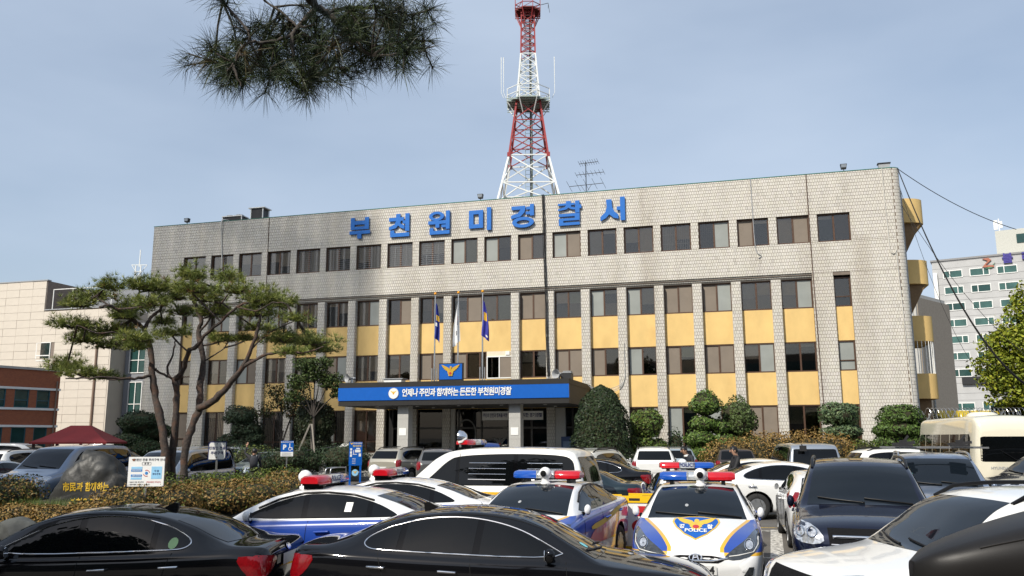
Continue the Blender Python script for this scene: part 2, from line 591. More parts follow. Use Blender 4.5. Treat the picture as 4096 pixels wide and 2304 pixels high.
# ---- windows
def window(s0, s1, z0, z1, y, kind, parent):
    rr = random.Random(int(s0 * 31) + int(z0 * 17))
    w, h = s1 - s0, z1 - z0
    t = .07
    fr = MB()
    fr.box(s0, s0 + t, y, y + .1, z0, z1).box(s1 - t, s1, y, y + .1, z0, z1).box(s0 + t, s1 - t, y, y + .1, z1 - t, z1).box(s0 + t, s1 - t, y - .02, y + .1, z0, z0 + t)
    mids = [s0 + w / 2]
    if kind[0] == 'c':
        mids = [s0 + w * .42, s0 + w * .8]
    if kind[0] == 'n':
        mids = []
        fr.box(s0 + t, s1 - t, y + .004, y + .09, z0 + h * .33, z0 + h * .33 + .05)
    xs = [s0 + t] + mids + [s1 - t]
    for k, mx_ in enumerate(mids):
        fr.box(mx_ - .045, mx_ + .045, y + .01, y + .09, z0 + t, z1 - t)
    if kind[0] == '1':
        fr.box(s0 + t, s1 - t, y + .012, y + .085, z0 + .62, z0 + .67)
    wo_ = obj('window', fr, m_wframe, parent)
    for k in range(len(xs) - 1):
        a, b = xs[k] + (.035 if k else 0), xs[k + 1] - (.035 if k < len(xs) - 2 else 0)
        yy = y + (.035 if k % 2 else .06)
        r = rr.random()
        mat = g_win if r < .44 else g_winD if r < .54 else m_screen if r < .80 else m_film
        if kind[0] == '4' and kind[1] < 9 and kind[1] != 0:
            mat = g_win
        pn = obj('pane', MB().box(a, b, yy, yy + .008, z0 + t, z1 - t), mat, wo_)
        if mat in (g_win, g_winD):
            q = rr.random()
            lo = z1 - t - (h - .1) * (1.0 if q < .52 else .35 + .3 * rr.random() if q < .88 else .12)
            bm_ = BL[rr.randrange(4)] if kind[0] != '4' or kind[1] > 8 else BL[2]
            bl = MB()
            if kind[0] == '4' and (kind[1] < 9 or kind[1] in (10, 11, 15, 16)):
                zz = z1 - t - .04
                while zz > lo:
                    bl.add([(a, yy + .10, zz), (b, yy + .10, zz), (b, yy + .13, zz - .052), (a, yy + .13, zz - .052)], [(0, 1, 2, 3)])
                    zz -= .062
            else:
                bl.box(a, b, yy + .11, yy + .115, lo, z1 - t)
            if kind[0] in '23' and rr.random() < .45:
                obj('pane_reflection', MB().box(a, b, yy + .012, yy + .014, z0 + t, z0 + t + h * (.38 + .12 * rr.random())), m_preflect, wo_)  # sheet behind the lower pane, coloured to imitate a reflection
            if bl.v:
                obj('blind', bl, bm_, wo_)
    if kind[0] == '4' and kind[1] in (15, 16):
        g = MB()
        n = 15
        for k in range(n):
            x = s0 + t + (w - 2 * t) * (k + .5) / n
            g.bar((x, y + .16, z0 + t), (x, y + .16, z1 - t), .022)
        for f in (.3, .65):
            g.bar((s0 + t, y + .165, z0 + h * f), (s1 - t, y + .165, z0 + h * f), .02)
        obj('grille', g, m_white, wo_)
    if kind[0] == '4' and 4 <= kind[1] <= 8:
        g = MB()
        for k in range(11):
            z = z0 + t + (h - 2 * t) * (k + .5) / 11
            g.bar((s0 + t, y + .012, z), (s1 - t, y + .012, z), .014)
        for k in (.28, .72):
            g.bar((s0 + w * k, y + .012, z0 + t), (s0 + w * k, y + .012, z1 - t), .014)
        obj('grille', g, m_grey, wo_)
    if kind[0] == '1' and s0 < -24:
        g = MB()
        for k in range(14):
            x = s0 + w * (k + .5) / 14
            g.bar((x, y - .06, z0), (x, y - .06, z1), .018)
        for f in (.2, .8):
            g.bar((s0, y - .075, z0 + h * f), (s1, y - .075, z0 + h * f), .02)
        obj('grille', g, m_black, wo_)
    return wo_
for w in wins:
    window(*w, station)
# white sliding door onto the canopy roof
d = MB()
a, b, z0, z1 = -14.72, PC(11) - .245, 5.53, 6.85
for q in (a, (a + b) / 2 - .03, b - .06):
    d.box(q, q + .06, .24, .32, z0, z1)
d.box(a + .06, b - .06, .241, .319, z1 - .06, z1).box(a + .06, b - .06, .241, .319, z0, z0 + .06)
dd = obj('door', d, m_white, station)
obj('pane', MB().box(a + .05, (a + b) / 2, .28, .288, z0, z1 - .05), g_winD, dd)
obj('pane', MB().box((a + b) / 2, b - .05, .27, .278, z0, z1 - .05), m_screen, dd)
tr = obj('transom', MB().box(a, b, .27, .33, 6.85, 7.13), BL[0], station)
obj('vent', MB().box(-13.55, -13.30, .2, .27, 6.90, 7.12), m_white, station)

# ---- big blue letters (outlines drawn on a 100 x 104 cell)
def arcpts(cx, cy, rx, ry, a0, a1, n=14):
    return [(cx + rx * math.cos(R(a0 + (a1 - a0) * k / n)), cy + ry * math.sin(R(a0 + (a1 - a0) * k / n))) for k in range(n + 1)]
def ring(cx, cy, rx, ry, ix, iy):
    out = []
    n = 28
    for k in range(n):
        t0, t1 = 2 * math.pi * k / n, 2 * math.pi * (k + 1) / n
        out.append([(cx + rx * math.cos(t0), cy + ry * math.sin(t0)), (cx + rx * math.cos(t1), cy + ry * math.sin(t1)), (cx + ix * math.cos(t1), cy + iy * math.sin(t1)), (cx + ix * math.cos(t0), cy + iy * math.sin(t0))])
    return out
rc = lambda x0, x1, y0, y1: [(x0, y0), (x1, y0), (x1, y1), (x0, y1)]
chieut = [rc(36, 56, 88, 104), rc(2, 72, 72, 88), [(36, 72), (58, 72), (56, 60), (76, 50), (76, 34), (58, 40), (46, 52), (36, 40), (2, 32), (2, 46), (30, 58)]]
LETTERS = {
    'a': [rc(5, 24, 44, 102), rc(74, 94, 44, 102), rc(24, 74, 44, 58), rc(24, 74, 68, 86), rc(0, 100, 22, 38), rc(39, 59, 0, 22)],
    'b': [*chieut, rc(80, 99, 24, 104), rc(68, 80, 58, 72), rc(9, 28, 0, 30), rc(28, 99, 0, 17)],
    'c': ring(38, 82, 35, 21, 19, 10) + [rc(82, 99, 22, 104), rc(0, 82, 46, 61), rc(34, 52, 30, 46), rc(62, 82, 30, 42), rc(7, 24, 0, 30), rc(24, 99, 0, 16)],
    'd': [rc(0, 20, 12, 94), rc(44, 63, 12, 94), rc(20, 44, 12, 30), rc(20, 44, 76, 94), rc(80, 99, 0, 104)],
    'e': [rc(2, 62, 82, 98), [(42, 82), (62, 82), (58, 68), (40, 50), (0, 42), (0, 57), (30, 66)], rc(82, 99, 52, 104), rc(66, 82, 80, 93), rc(64, 82, 58, 71)] + ring(52, 24, 47, 24, 28, 10),
    'f': [[(x, 46 + y * .56) for x, y in p] for p in chieut] + [rc(74, 92, 52, 104), rc(92, 100, 70, 86), rc(5, 92, 38, 50), rc(72, 92, 26, 38), rc(5, 92, 20, 30), rc(5, 24, 12, 20), rc(5, 92, 0, 12)],
    'g': [[(24, 96), (46, 96), (48, 62), (56, 42), (72, 26), (72, 8), (52, 14), (36, 30), (22, 14), (0, 2), (0, 20), (20, 40), (26, 62)], rc(80, 99, 0, 104), rc(66, 80, 46, 62)],
}
LS = [(-23.66, -22.27, 14.44, 15.83), (-21.01, -19.61, 14.38, 15.84), (-18.36, -16.96, 14.35, 15.81), (-15.74, -14.32, 14.41, 15.82), (-13.09, -11.67, 14.40, 15.82), (-10.25, -8.82, 14.35, 15.81), (-7.71, -6.26, 14.43, 15.83)]
for key, (x0, x1, z0, z1) in zip('abcdefg', LS):
    mb = MB()
    for q, poly in enumerate(LETTERS[key]):
        e = .0012 * q
        mb.prism([(x0 + (x1 - x0) * u / 100, z0 + (z1 - z0) * v / 104) for u, v in poly], -.15 - e, -.08 + e)
    lt = obj('letter', mb, m_letblue, station)
    st = MB()
    for f in (.2, .8):
        for zf in (.3, .7):
            st.bar((x0 + (x1 - x0) * f, -.1, z0 + (z1 - z0) * zf), (x0 + (x1 - x0) * f, .02, z0 + (z1 - z0) * zf), .03)
    obj('standoff', st, m_grey, lt)

# ---- eagle emblem
EAGLE = {'gold': [[(.06, .02), (.2, .27), (.5, .42), (1.0, .62), (.93, .44), (.82, .36), (.84, .28), (.68, .22), (.70, .13), (.54, .09), (.54, 0), (.38, -.03), (.36, -.12), (.2, -.16), (.05, -.1)],
                  [(-.10, .05), (.10, .05), (.09, .28), (.17, .33), (.08, .43), (-.02, .44), (-.08, .36)]],
         'flower': [[(0, -.26 + .0)] ]}
def eagle(parent, y, cx, cz, sc, plane=None, th=.02, mg=None, proj=None):
    """gold bird with spread wings and a blossom; flat relief in the XZ plane facing -Y"""
    mb = MB()
    for sgn in (1, -1):
        mb.prism([(cx + sgn * a * sc, cz + b * sc) for a, b in EAGLE['gold'][0]], y - th, y)
    mb.prism([(cx + a * sc, cz + b * sc) for a, b in EAGLE['gold'][1]], y - th * 1.3, y)
    for k in range(5):
        t = R(90 + 72 * k)
        mb.prism([(cx + sc * (.20 * math.cos(t) + .13 * math.cos(u)), cz + sc * (-.30 + .20 * math.sin(t) + .13 * math.sin(u))) for u in [R(45 * q) for q in range(8)]], y - th * (1.4 + .04 * k), y)
    e = obj('eagle', mb, mg or m_goldflat, parent)
    obj('centre', MB().prism(ngon(12, .13 * sc, cx, cz - .30 * sc), y - th * 1.9, y), m_red, e)
    return e

# ---- canopy over the entrance
CL, CR_, CY = -21.05, -8.51, -6.0
canopy = thing('entrance_canopy', 'black entrance canopy carrying a long blue slogan band', 'canopy', W(0, 0), PHI)
cb = MB()
cb.box(CL, CR_, CY, -.02, 3.80, 4.06).box(CL, CR_, CY, -.02, 4.76, 5.02).box(CL + .03, CR_ - .03, CY + .03, -.03, 4.06, 4.76)
obj('fascia', cb, m_blackmetal, canopy)
jn = MB()
for k in range(1, 9):
    x = CL + (CR_ - CL) * k / 9
    for z0, z1 in ((3.80, 4.06), (4.76, 5.02)):
        jn.box(x - .006, x + .006, CY - .003, CY + .01, z0, z1)
obj('joint', jn, m_black, canopy)
band = obj('slogan_band', MB().box(CL - .01, CR_ + .01, CY - .04, CY + .02, 4.07, 4.75), m_signblue, canopy)
tx = text_mb('언제나 주민과 함께하는 든든한 부천원미경찰', .44, .03, .010, spacing=.88, res=3, shear=.08)
xs = [v[0] for v in tx.v]
f = 5.93 / (max(xs) - min(xs))
tx.xf(Matrix.Diagonal((f, 1, 1, 1)))
obj('lettering', shift(tx, (-17.39 - 11.46) / 2, CY - .056, 4.42), m_white, band)
dsc = obj('emblem_disc', MB().prism(ngon(32, .29, -17.86, 4.42), CY - .075, CY - .041), m_white, band)
rg = MB()
for p in ring(-17.86, 4.42, .285, .285, .275, .275):
    rg.prism(p, CY - .078, CY - .074)
obj('rim', rg, m_navy, dsc)
eagle(dsc, CY - .076, -17.86, 4.46, .17, th=.004)
cols = MB()
for c in (-17.52, -11.43):
    cm = MB()
    for k, (z0, z1) in enumerate(((0, 1.0), (1.0, 2.05), (2.05, 3.1), (3.1, 3.8))):
        cm.box(c - .30, c + .30, CY + .45, CY + 1.05, z0 + .006, z1 - .006)
    cm.box(c - .29, c + .29, CY + .46, CY + 1.04, 0, 3.8)
    cc = obj('column', cm, m_granite, canopy)
    z = 2.45 if c < -15 else 2.45
    nt_ = obj('notice', MB().box(c - .2, c + .2, CY + .43, CY + .448, z - .2, z + .18), m_white, cc)
lt = MB()
for k in range(5):
    for yy in (-4.6, -2.2):
        obj('downlight', MB().lathe([(.09, 3.78), (.09, 3.80)], 12, 'Z', (CL + 1.6 + k * 2.35, yy, 0)), m_white, canopy)

# ---- entrance behind the canopy
ent = thing('glazed_entrance', 'dark glazed entrance doors under the black canopy', 'entrance', W(0, 0), PHI)
m_doorframe = M('dark_bronze_frame', (.05, .048, .045), .35, metal=.6)
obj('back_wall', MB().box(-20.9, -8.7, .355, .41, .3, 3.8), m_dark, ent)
obj('landing', MB().box(-21.4, -8.2, -5.9, .1, 0, .32).box(-21.0, -8.6, -6.3, -5.9, 0, .16), m_granite, ent)
xs = [-20.6, -19.2, -16.4, -15.0, -13.4, -12.0, -10.9, -9.6]
fr = MB()
for x in xs:
    fr.box(x - .05, x + .05, .20, .32, .32, 3.78)
fr.box(xs[0], xs[-1], .22, .30, 2.62, 2.74)
obj('door_frame', fr, m_doorframe, ent)
for a, b in zip(xs, xs[1:]):
    obj('door_pane', MB().box(a + .05, b - .05, .25, .26, .34, 3.76), g_door, ent)
for c in (-16.9, -10.3):
    obj('pier', MB().box(c - .3, c + .3, .05, .3, .32, 3.78), m_granite, ent)
for x0, x1, t in ((-14.95, -13.35, '주민의 안전과 행복을 위한'), (-12.95, -11.3, '믿음직한 경기경찰')):
    bn = obj('banner', MB().box(x0, x1, .12, .16, 3.12, 3.62), m_white, ent)
    q = text_mb(t, .25, 0, .006, spacing=.9)
    xx = [v[0] for v in q.v]
    q.xf(Matrix.Diagonal(((x1 - x0 - .12) / (max(xx) - min(xx)), 1, 1, 1)))
    obj('lettering', shift(q, (x0 + x1) / 2, .116, 3.38), m_navy, bn)
wr_ = MB()
for p in ring(-15.95, 2.35, .62, .85, .55, .77):
    wr_.prism(p, .21, .235)
m_faint = M('faint_white_film', (.16, .16, .155), .6)
dec = obj('door_print', wr_, m_faint, ent)
eagle(ent, .215, -13.9, 1.9, .42, th=.004, mg=m_faint)
obj('lettering', shift(text_mb('ONE &', .24, 0, .002), -15.75, .21, 1.15), M('print_grey', (.42, .42, .4), .6), ent)
obj('lettering', shift(text_mb('CA', .24, 0, .002), -15.55, .21, .85), MATS['print_grey'], ent)
vm = thing('vending_machine', 'dark vending machine with red edge standing under the canopy right end', 'vending machine', W(-9.4, -1.2, .32), PHI)
obj('cabinet', MB().box(-.5, .5, -.35, .35, 0, 1.85), M('vending_navy', (.03, .05, .12), .3), vm)
obj('panel', MB().box(-.4, .2, -.365, -.351, .9, 1.6), M('vending_panel', (.12, .16, .24), .2), vm)
obj('edge', MB().box(.40, .50, -.37, -.351, .05, 1.85), m_red, vm)

# ---- emblem sign and flags on the canopy roof
es = thing('emblem_sign', 'blue box sign with a gold eagle standing on the canopy roof', 'sign', W(-14.85, -5.6, 5.02), PHI)
obj('board', MB().box(-.62, .62, -.05, .12, .10, .90), m_signblue, es)
bf = MB().box(-.66, .66, -.02, .13, .90, .95).box(-.66, -.62, -.02, .13, .02, .90).box(.62, .66, -.02, .13, .02, .90).box(-.62, .62, -.02, .13, .02, .10)
obj('frame', bf, m_blackmetal, es)
eagle(es, -.055, 0, .56, .50, th=.03, mg=m_gold)
def flag(name, label, s, y, ztop, zflag, kind, lean=0):
    p = thing(name, label, 'flag', W(s, y, 5.02), PHI)
    h = ztop - 5.02
    obj('pole', MB().tube([(0, 0, 0), (0, 0, h * .55), (0, 0, h)], [.045, .038, .028], 10), m_steel, p, 40)
    obj('base', MB().box(-.16, .16, -.16, .16, 0, .04).bar((-.1, -.1, 0), (-.1, -.1, .75), .05).bar((.1, .1, 0), (.1, .1, .75), .05), m_steel, p)
    sp = MB()
    sp.lathe([(.0, -.075), (.045, -.06), (.07, -.025), (.075, 0), (.07, .03), (.045, .06), (0, .078)], 14, 'Z', (0, 0, h + .08))
    obj('finial', sp, M('orange_ball', (.85, .36, .02), .3), p, 60)
    # limp cloth: drooped and folded beside the pole
    L_, Hh = zflag
    rows = []
    rr = random.Random(int(s * 100))
    n = 26
    for i in range(30):
        v = i / 29
        row = []
        for j in range(n):
            u = j / (n - 1)
            hw = L_ * (0.30 + .55 * v ** .7)
            x = .04 + hw * u * (.55 + .45 * math.sin(v * 2.2 + .4)) - .10 * v * (1 - u)
            yv = (.05 + .09 * v) * math.sin(u * 9 + v * 2.0 + lean) * (.35 + .65 * u)
            z = h - .42 - Hh * v - .20 * u * u * (1 - v) - .34 * u * v ** 2
            if kind != 'korea':
                x, z = x, z
            row.append((x, yv, z))
        rows.append(row)
    if lean < 0:
        rows = [[(-a * .7 + .06, b, c) for a, b, c in r] for r in rows]
    return p, rows
def cloth(p, rows, mat):
    return obj('cloth', MB().grid(rows), mat, p, 180)
def cloth_patch(p, rows, u0, u1, v0, v1, mat, name, off=.006):
    n = len(rows[0]) - 1; m_ = len(rows) - 1
    out = []
    for side in (-1, 1):
        gr = []
        for i in range(9):
            v = v0 + (v1 - v0) * i / 8
            r = []
            for j in range(9):
                u = u0 + (u1 - u0) * j / 8
                a, b = v * m_, u * n
                i0, j0 = min(int(a), m_ - 1), min(int(b), n - 1)
                fa, fb = a - i0, b - j0
                q = [Vector(rows[i0][j0]), Vector(rows[i0][j0 + 1]), Vector(rows[i0 + 1][j0]), Vector(rows[i0 + 1][j0 + 1])]
                pt = (q[0] * (1 - fb) + q[1] * fb) * (1 - fa) + (q[2] * (1 - fb) + q[3] * fb) * fa
                r.append((pt.x, pt.y + off * side, pt.z))
            gr.append(r)
        out.append(gr)
    mb = MB()
    for gr in out:
        mb.grid(gr)
    return obj(name, mb, mat, p, 180)
m_flagb = M('flag_navy', (.018, .03, .22), .8, var=.1)
m_flagw = M('flag_white', (.75, .75, .75), .8, var=.04)
p, rows = flag('flagpole', 'flagpole with a limp navy police flag, nearest the canopy left end', -16.0, -5, 9.72, (.40, 1.85), 'police', .6)
c = cloth(p, rows, m_flagb)
cloth_patch(c, rows, .35, .8, .34, .5, m_goldflat, 'crest')
cloth_patch(c, rows, .2, .5, .56, .66, m_flagw, 'print')
p, rows = flag('flagpole', 'tallest middle flagpole with a limp white national flag', -14.68, -5, 9.72, (.62, 2.1), 'korea', -.5)
c = cloth(p, rows, m_flagw)
cloth_patch(c, rows, .08, .36, .36, .47, m_red, 'red_half')
cloth_patch(c, rows, .08, .36, .47, .58, m_navy, 'blue_half')
for k in range(3):
    cloth_patch(c, rows, .04, .22, .16 + .035 * k, .18 + .035 * k, m_black, 'bar')
    cloth_patch(c, rows, .35, .62, .72 + .035 * k, .74 + .035 * k, m_black, 'bar')
p, rows = flag('flagpole', 'flagpole with a limp violet blue police flag beside the white door', -13.32, -5, 9.72, (.46, 1.85), 'police', 1.9)
c = cloth(p, rows, M('flag_violet', (.045, .045, .30), .8, var=.1))
cloth_patch(c, rows, .25, .75, .32, .55, m_goldflat, 'crest')
cloth_patch(c, rows, .5, .9, .90, .94, m_flagw, 'print')

# ---- stair balconies on the flank
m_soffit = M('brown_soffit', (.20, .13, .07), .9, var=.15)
for k, (z0, z1) in enumerate(((13.85, 15.22), (10.38, 11.72), (7.22, 8.60), (4.12, 5.46))):
    w_ = MB()
    yc, rw = 4.2, 1.45
    pl = [(8.42, yc - 1.75)] + [(8.42 + .12 + rw * math.sin(R(a)), yc - 1.75 + (1 - math.cos(R(a))) * .9) for a in range(0, 91, 10)] + [(8.42 + .12 + rw, yc + 2.6), (8.42, yc + 2.6)]
    b_ = obj('balcony', MB().prism(pl, z0, z1, 'Z'), m_yellow, station, 35)
    br = MB()
    x1 = 8.42 + 1.35
    br.add([(8.43, 2.7, z0 - .002), (x1, 2.9, z0 - .002), (x1, 6.6, z0 - .002), (8.43, 6.6, z0 - .002), (8.43, 2.7, z0 - 2.0), (8.75, 2.9, z0 - 2.0), (8.75, 6.6, z0 - 2.0), (8.43, 6.6, z0 - 2.0)],
           [(0, 1, 2, 3), (4, 5, 6, 7), (0, 1, 5, 4), (1, 2, 6, 5), (2, 3, 7, 6), (3, 0, 4, 7)])
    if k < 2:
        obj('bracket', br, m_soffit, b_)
    if k == 2:
        g = MB()
        for a in range(0, 91, 10):
            x, y = 8.42 + .10 + rw * .98 * math.sin(R(a)), yc - 1.75 + (1 - math.cos(R(a))) * .88
            g.bar((x, y, 5.46), (x, y, 7.22), .035)
        for q in range(1, 9):
            g.bar((8.42 + .1 + rw * .98, yc - .9 + q * .3, 5.46), (8.42 + .1 + rw * .98, yc - .9 + q * .3, 7.22), .035)
        obj('grille', g, m_white, b_)
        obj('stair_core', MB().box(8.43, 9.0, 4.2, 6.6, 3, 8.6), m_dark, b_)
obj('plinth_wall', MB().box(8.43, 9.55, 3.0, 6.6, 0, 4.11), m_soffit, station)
obj('downpipe', MB().tube([(8.50, .75, 0), (8.50, .75, 15.2)], .05, 8), m_grey, station, 60)
# ================================================================== things on the roof
m_twhite = M('tower_white', (.72, .74, .72), .5, var=.08, col2=(.40, .45, .40), c2=(.62, .8))
m_tred = M('tower_red', (.30, .035, .035), .55, var=.15)
m_galv = M('galvanised', (.30, .36, .33), .55, metal=.5, var=.15)
tw = thing('radio_tower', 'red and white lattice radio tower with two octagonal platforms on the roof', 'tower', W(-14.1, 8.2, 15.7), PHI + R(14))
LV = [(0, 2.75), (2.1, 2.15), (5.7, 1.36), (9.9, .82), (13.6, .52), (16.9, .46)]   # height above roof, half width of the legs
def half(z):
    for (a, p), (b, q) in zip(LV, LV[1:]):
        if z <= b:
            return p + (q - p) * (z - a) / (b - a)
    return LV[-1][1]
cor = [(-1, -1), (1, -1), (1, 1), (-1, 1)]
P3 = lambda k, z: (cor[k][0] * half(z), cor[k][1] * half(z), z)
def section(zs, mat, w, br):
    for k in range(4):
        mb = MB()
        for a, b in zip(zs, zs[1:]):
            mb.bar(P3(k, a), P3(k, b), w)
        obj('leg', mb, mat, tw)
    for k in range(4):
        k2 = (k + 1) % 4
        mb = MB()
        for a, b in zip(zs, zs[1:]):
            mb.bar(P3(k, b), P3(k2, b), br)
            mb.bar(P3(k, a), P3(k2, b), br)
            mb.bar(P3(k2, a), P3(k, b), br)
        obj('lattice', mb, mat, tw)
section([0, 2.0, 3.6, 5.7], m_twhite, .13, .075)
section([5.7, 7.0, 8.4, 9.9], m_tred, .12, .06)
section([9.9, 10.9, 11.8, 12.7, 13.6], m_twhite, .10, .05)
section([13.6, 14.2, 14.8, 15.4, 16.0, 16.6, 17.0], m_tred, .09, .045)
gs = MB()
for k in range(4):
    x, y, z = P3(k, 5.7)
    gs.box(x - .12, x + .12, y - .12, y + .12, z - .15, z + .15)
obj('gusset', gs, m_tred, tw)
def platform(z, r, mat, mrail, h=.95):
    oc = ngon(8, r, 0, 0, R(22.5))
    mb = MB().prism(oc, z, z + .08, 'Z')
    for k in range(-3, 4):
        mb.box(-r * .95, r * .95, k * r * .26 - .025, k * r * .26 + .025, z - .07, z)
    pl = obj('platform', mb, mat, tw)
    rl = MB()
    for k in range(8):
        a, b = oc[k], oc[(k + 1) % 8]
        rl.bar((*a, z), (*a, z + h), .05)
        for q in (.5, 1.0):
            rl.bar((*a, z + h * q), (*b, z + h * q), .045)
        rl.bar((*a, z), (*b, z + h * .5), .03)
        rl.bar((a[0] * .55, a[1] * .55, z - 1.05), (*a, z), .06)
    obj('railing', rl, mrail, pl)
    return pl
platform(9.9, 1.62, m_galv, m_twhite)
platform(17.0, .98, M('tower_red_dark', (.16, .03, .03), .6), m_tred, .85)
ld = MB()
for s in (-.22, .22):
    ld.bar((s, -.35, 0), (s, -.35, 17), .035)
for k in range(56):
    ld.bar((-.22, -.35, .3 * k + .1), (.22, -.35, .3 * k + .1), .024)
obj('ladder', ld, m_galv, tw)
for dx in (-1.75, -1.60, 1.72):
    obj('whip_antenna', MB().tube([(dx, -.3, 10.3), (dx * 1.1, -.3, 10.7), (dx * 1.1, -.3, 13.4)], [.02, .02, .035], 6), m_twhite, tw)
an = MB()
an.bar((.9, 0, 17.6), (1.5, 0, 17.75), .03).bar((1.5, 0, 17.75), (1.6, 0, 17.0), .025).bar((1.5, -.3, 17.5), (1.5, .3, 17.5), .025)
obj('yagi', an, m_black, tw)
ca = MB()
for k in range(6):
    ca.tube([(.1 + .03 * k, -.2, .2), (.12 + .03 * k, -.22, 8), (.1 + .02 * k, -.2, 16.8)], .025, 5)
obj('cable_run', ca, m_black, tw)
# TV aerial
ta = thing('tv_aerial', 'dark television aerial mast with three yagi booms on the parapet', 'aerial', W(-8.9, 2.0, 15.7), PHI)
obj('mast', MB().tube([(0, 0, 0), (0, 0, 3.15)], .028, 6).bar((0, 0, 1.15), (.35, 0, 1.7), .02).bar((0, 0, 1.15), (-.35, 0, 1.7), .02), m_black, ta)
for z, a, b, n in ((3.05, -.4, .75, 9), (2.35, -.6, 1.1, 8), (1.65, -1.05, 1.05, 5)):
    y = MB().bar((a, 0, z), (b, .1, z + .08), .03)
    for k in range(n):
        x = a + (b - a) * k / (n - 1)
        w = .32 if z < 2 else .16
        y.bar((x - w * .35, -w, z + .08 * k / n + w * .8), (x + w * .35, w, z + .08 * k / n - w * .8), .014)
    obj('boom', y, m_black, ta)
# air conditioners, floodlights
ac = thing('rooftop_condenser', 'wide low rooftop condenser with two fans and black coil sides', 'air conditioner', W(-33.35, 1.9, 15.7), PHI)
obj('coil', MB().box(-.72, .72, -.36, .40, .1, 1.35), m_black, ac)
fr = MB()
for x in (-.76, .72):
    for y in (-.40, .38):
        fr.box(x, x + .05, y, y + .05, 0, 1.36)
fr.box(-.78, .78, -.42, .45, 1.36, 1.42)
obj('frame', fr, m_white, ac)
for x in (-.36, .36):
    obj('fan', MB().lathe([(.30, 1.42), (.28, 1.52), (.05, 1.53)], 18, 'Z', (x, 0, 0)), m_grey, ac, 40)
at = thing('rooftop_condenser', 'tall rooftop condenser with a flat white lid', 'air conditioner', W(-31.45, 1.9, 15.7), PHI)
obj('coil', MB().box(-.42, .42, -.36, .36, .1, 1.78), m_black, at)
fr = MB()
for x in (-.48, .43):
    for y in (-.40, .36):
        fr.box(x, x + .06, y, y + .05, 0, 1.8)
obj('frame', fr.box(-.62, .62, -.46, .46, 1.80, 1.86), m_white, at)
for s, lab in ((-35.86, 'black floodlight on the parapet near the left roof corner'), (-15.1, 'black floodlight on the parapet left of the tower foot'), (5.66, 'black floodlight on the parapet near the right roof corner')):
    t = thing('floodlight', lab, 'floodlight', W(s, .15, ZP + .03), PHI, 'floodlights along the parapet')
    obj('stem', MB().bar((0, 0, 0), (0, 0, .2), .04), m_grey, t)
    obj('head', MB().prism([(-.13, .16), (.13, .16), (.17, .42), (-.17, .42)], -.14, .1), m_black, t)
    obj('lens', MB().box(-.13, .13, -.15, -.142, .22, .39), M('lens_glass', (.3, .32, .33), .1, metal=.5), t)
cb_ = thing('roof_box', 'small metal junction box on the parapet at the right corner', 'box', W(7.7, .2, ZP + .035), PHI)
obj('case', MB().box(-.28, .28, -.12, .15, 0, .26), m_grey, cb_)
obj('lid', MB().box(-.33, .33, -.16, .18, .26, .31), m_black, cb_)
# cables down the facade
m_cable = M('cable_black', (.012, .012, .012), .6)
m_cwhite = M('cable_white', (.55, .53, .48), .6)
def cable(name, label, pts, r, mat, n=6, cat='cable', group=None):
    """pts in facade coordinates, smoothed"""
    p = [Vector(q) for q in pts]
    out = []
    for i in range(len(p) - 1):
        p0, p1, p2, p3 = p[max(i - 1, 0)], p[i], p[i + 1], p[min(i + 2, len(p) - 1)]
        for k in range(6):
            t = k / 6
            out.append(.5 * ((2 * p1) + (p2 - p0) * t + (2 * p0 - 5 * p1 + 4 * p2 - p3) * t * t + (3 * p1 - p0 - 3 * p2 + p3) * t ** 3))
    out.append(p[-1])
    o_ = obj(name, MB().tube([W(*q) for q in out], r, n), mat, None, 60)
    return tag(o_, label, cat, group)
bundle = thing('cable_bundle', 'thick black cable bundle hanging down the facade onto the canopy', 'cables', (0, 0, 0))
for k in range(5):
    mb = MB()
    rr = random.Random(k)
    pts = [W(-11.2 + .032 * k + .025 * math.sin(z * 1.3 + k * 2) + .02 * (16.3 - z), -.07 - .03 * (k % 2), z) for z in [16.36 - .6 * q for q in range(19)]]
    mb.tube(pts, .017 + .004 * (k % 2), 6)
    obj('cable', mb, m_cable, bundle, 60)
cable('conduit', 'white drain hose running down beside the condensers', [(-33.0, 1.6, 16.5), (-33.0, -.05, 16.38), (-32.98, -.06, 15.2), (-32.85, -.06, 13.6), (-32.9, -.06, 11.5)], .045, m_cwhite)
cable('cable', 'white cable with a loose hook end near the right corner', [(7.55, -.05, 16.3), (7.55, -.05, 14.6), (7.58, -.05, 13.4), (7.62, -.05, 11.9), (7.78, -.06, 11.6), (7.92, -.05, 11.75), (7.9, -.06, 11.5), (8.0, -.05, 8.5), (8.12, -.05, 3.5)], .022, m_cwhite)
cable('cable', 'thin dark cable ending in a loop under the upper windows', [(.75, -.04, 16.3), (.78, -.04, 13.6), (.85, -.05, 12.2), (1.1, -.05, 11.9), (.95, -.05, 11.75)], .022, m_grey)
cable('cable', 'long dark rusty cable line between the last two upper windows', [(3.68, -.04, 16.3), (3.7, -.04, 12), (3.75, -.04, 8), (3.82, -.04, 3)], .022, M('cable_rust', (.09, .05, .035), .8))
cable('cable', 'thin brown downpipe line left of the third upper window', [(-29.5, -.03, 16.3), (-29.48, -.03, 12), (-29.5, -.03, 10.8)], .02, MATS['cable_rust'])
for k in range(4):
    cable('cable', '%s of four slack cables at the canopy corner' % ('highest', 'second highest', 'third highest', 'lowest')[k],
          [(-8.6, -.8, 5.0 + .03 * k), (-7.9, -.3, 4.75 - .1 * k), (-7.2, -.1, 4.85 - .08 * k), (-6.6, -.05, 5.2), (-6.55, -.06, 5.9 + .5 * k)], .016, m_cwhite if k % 2 else m_grey, group='slack cables at the canopy corner')
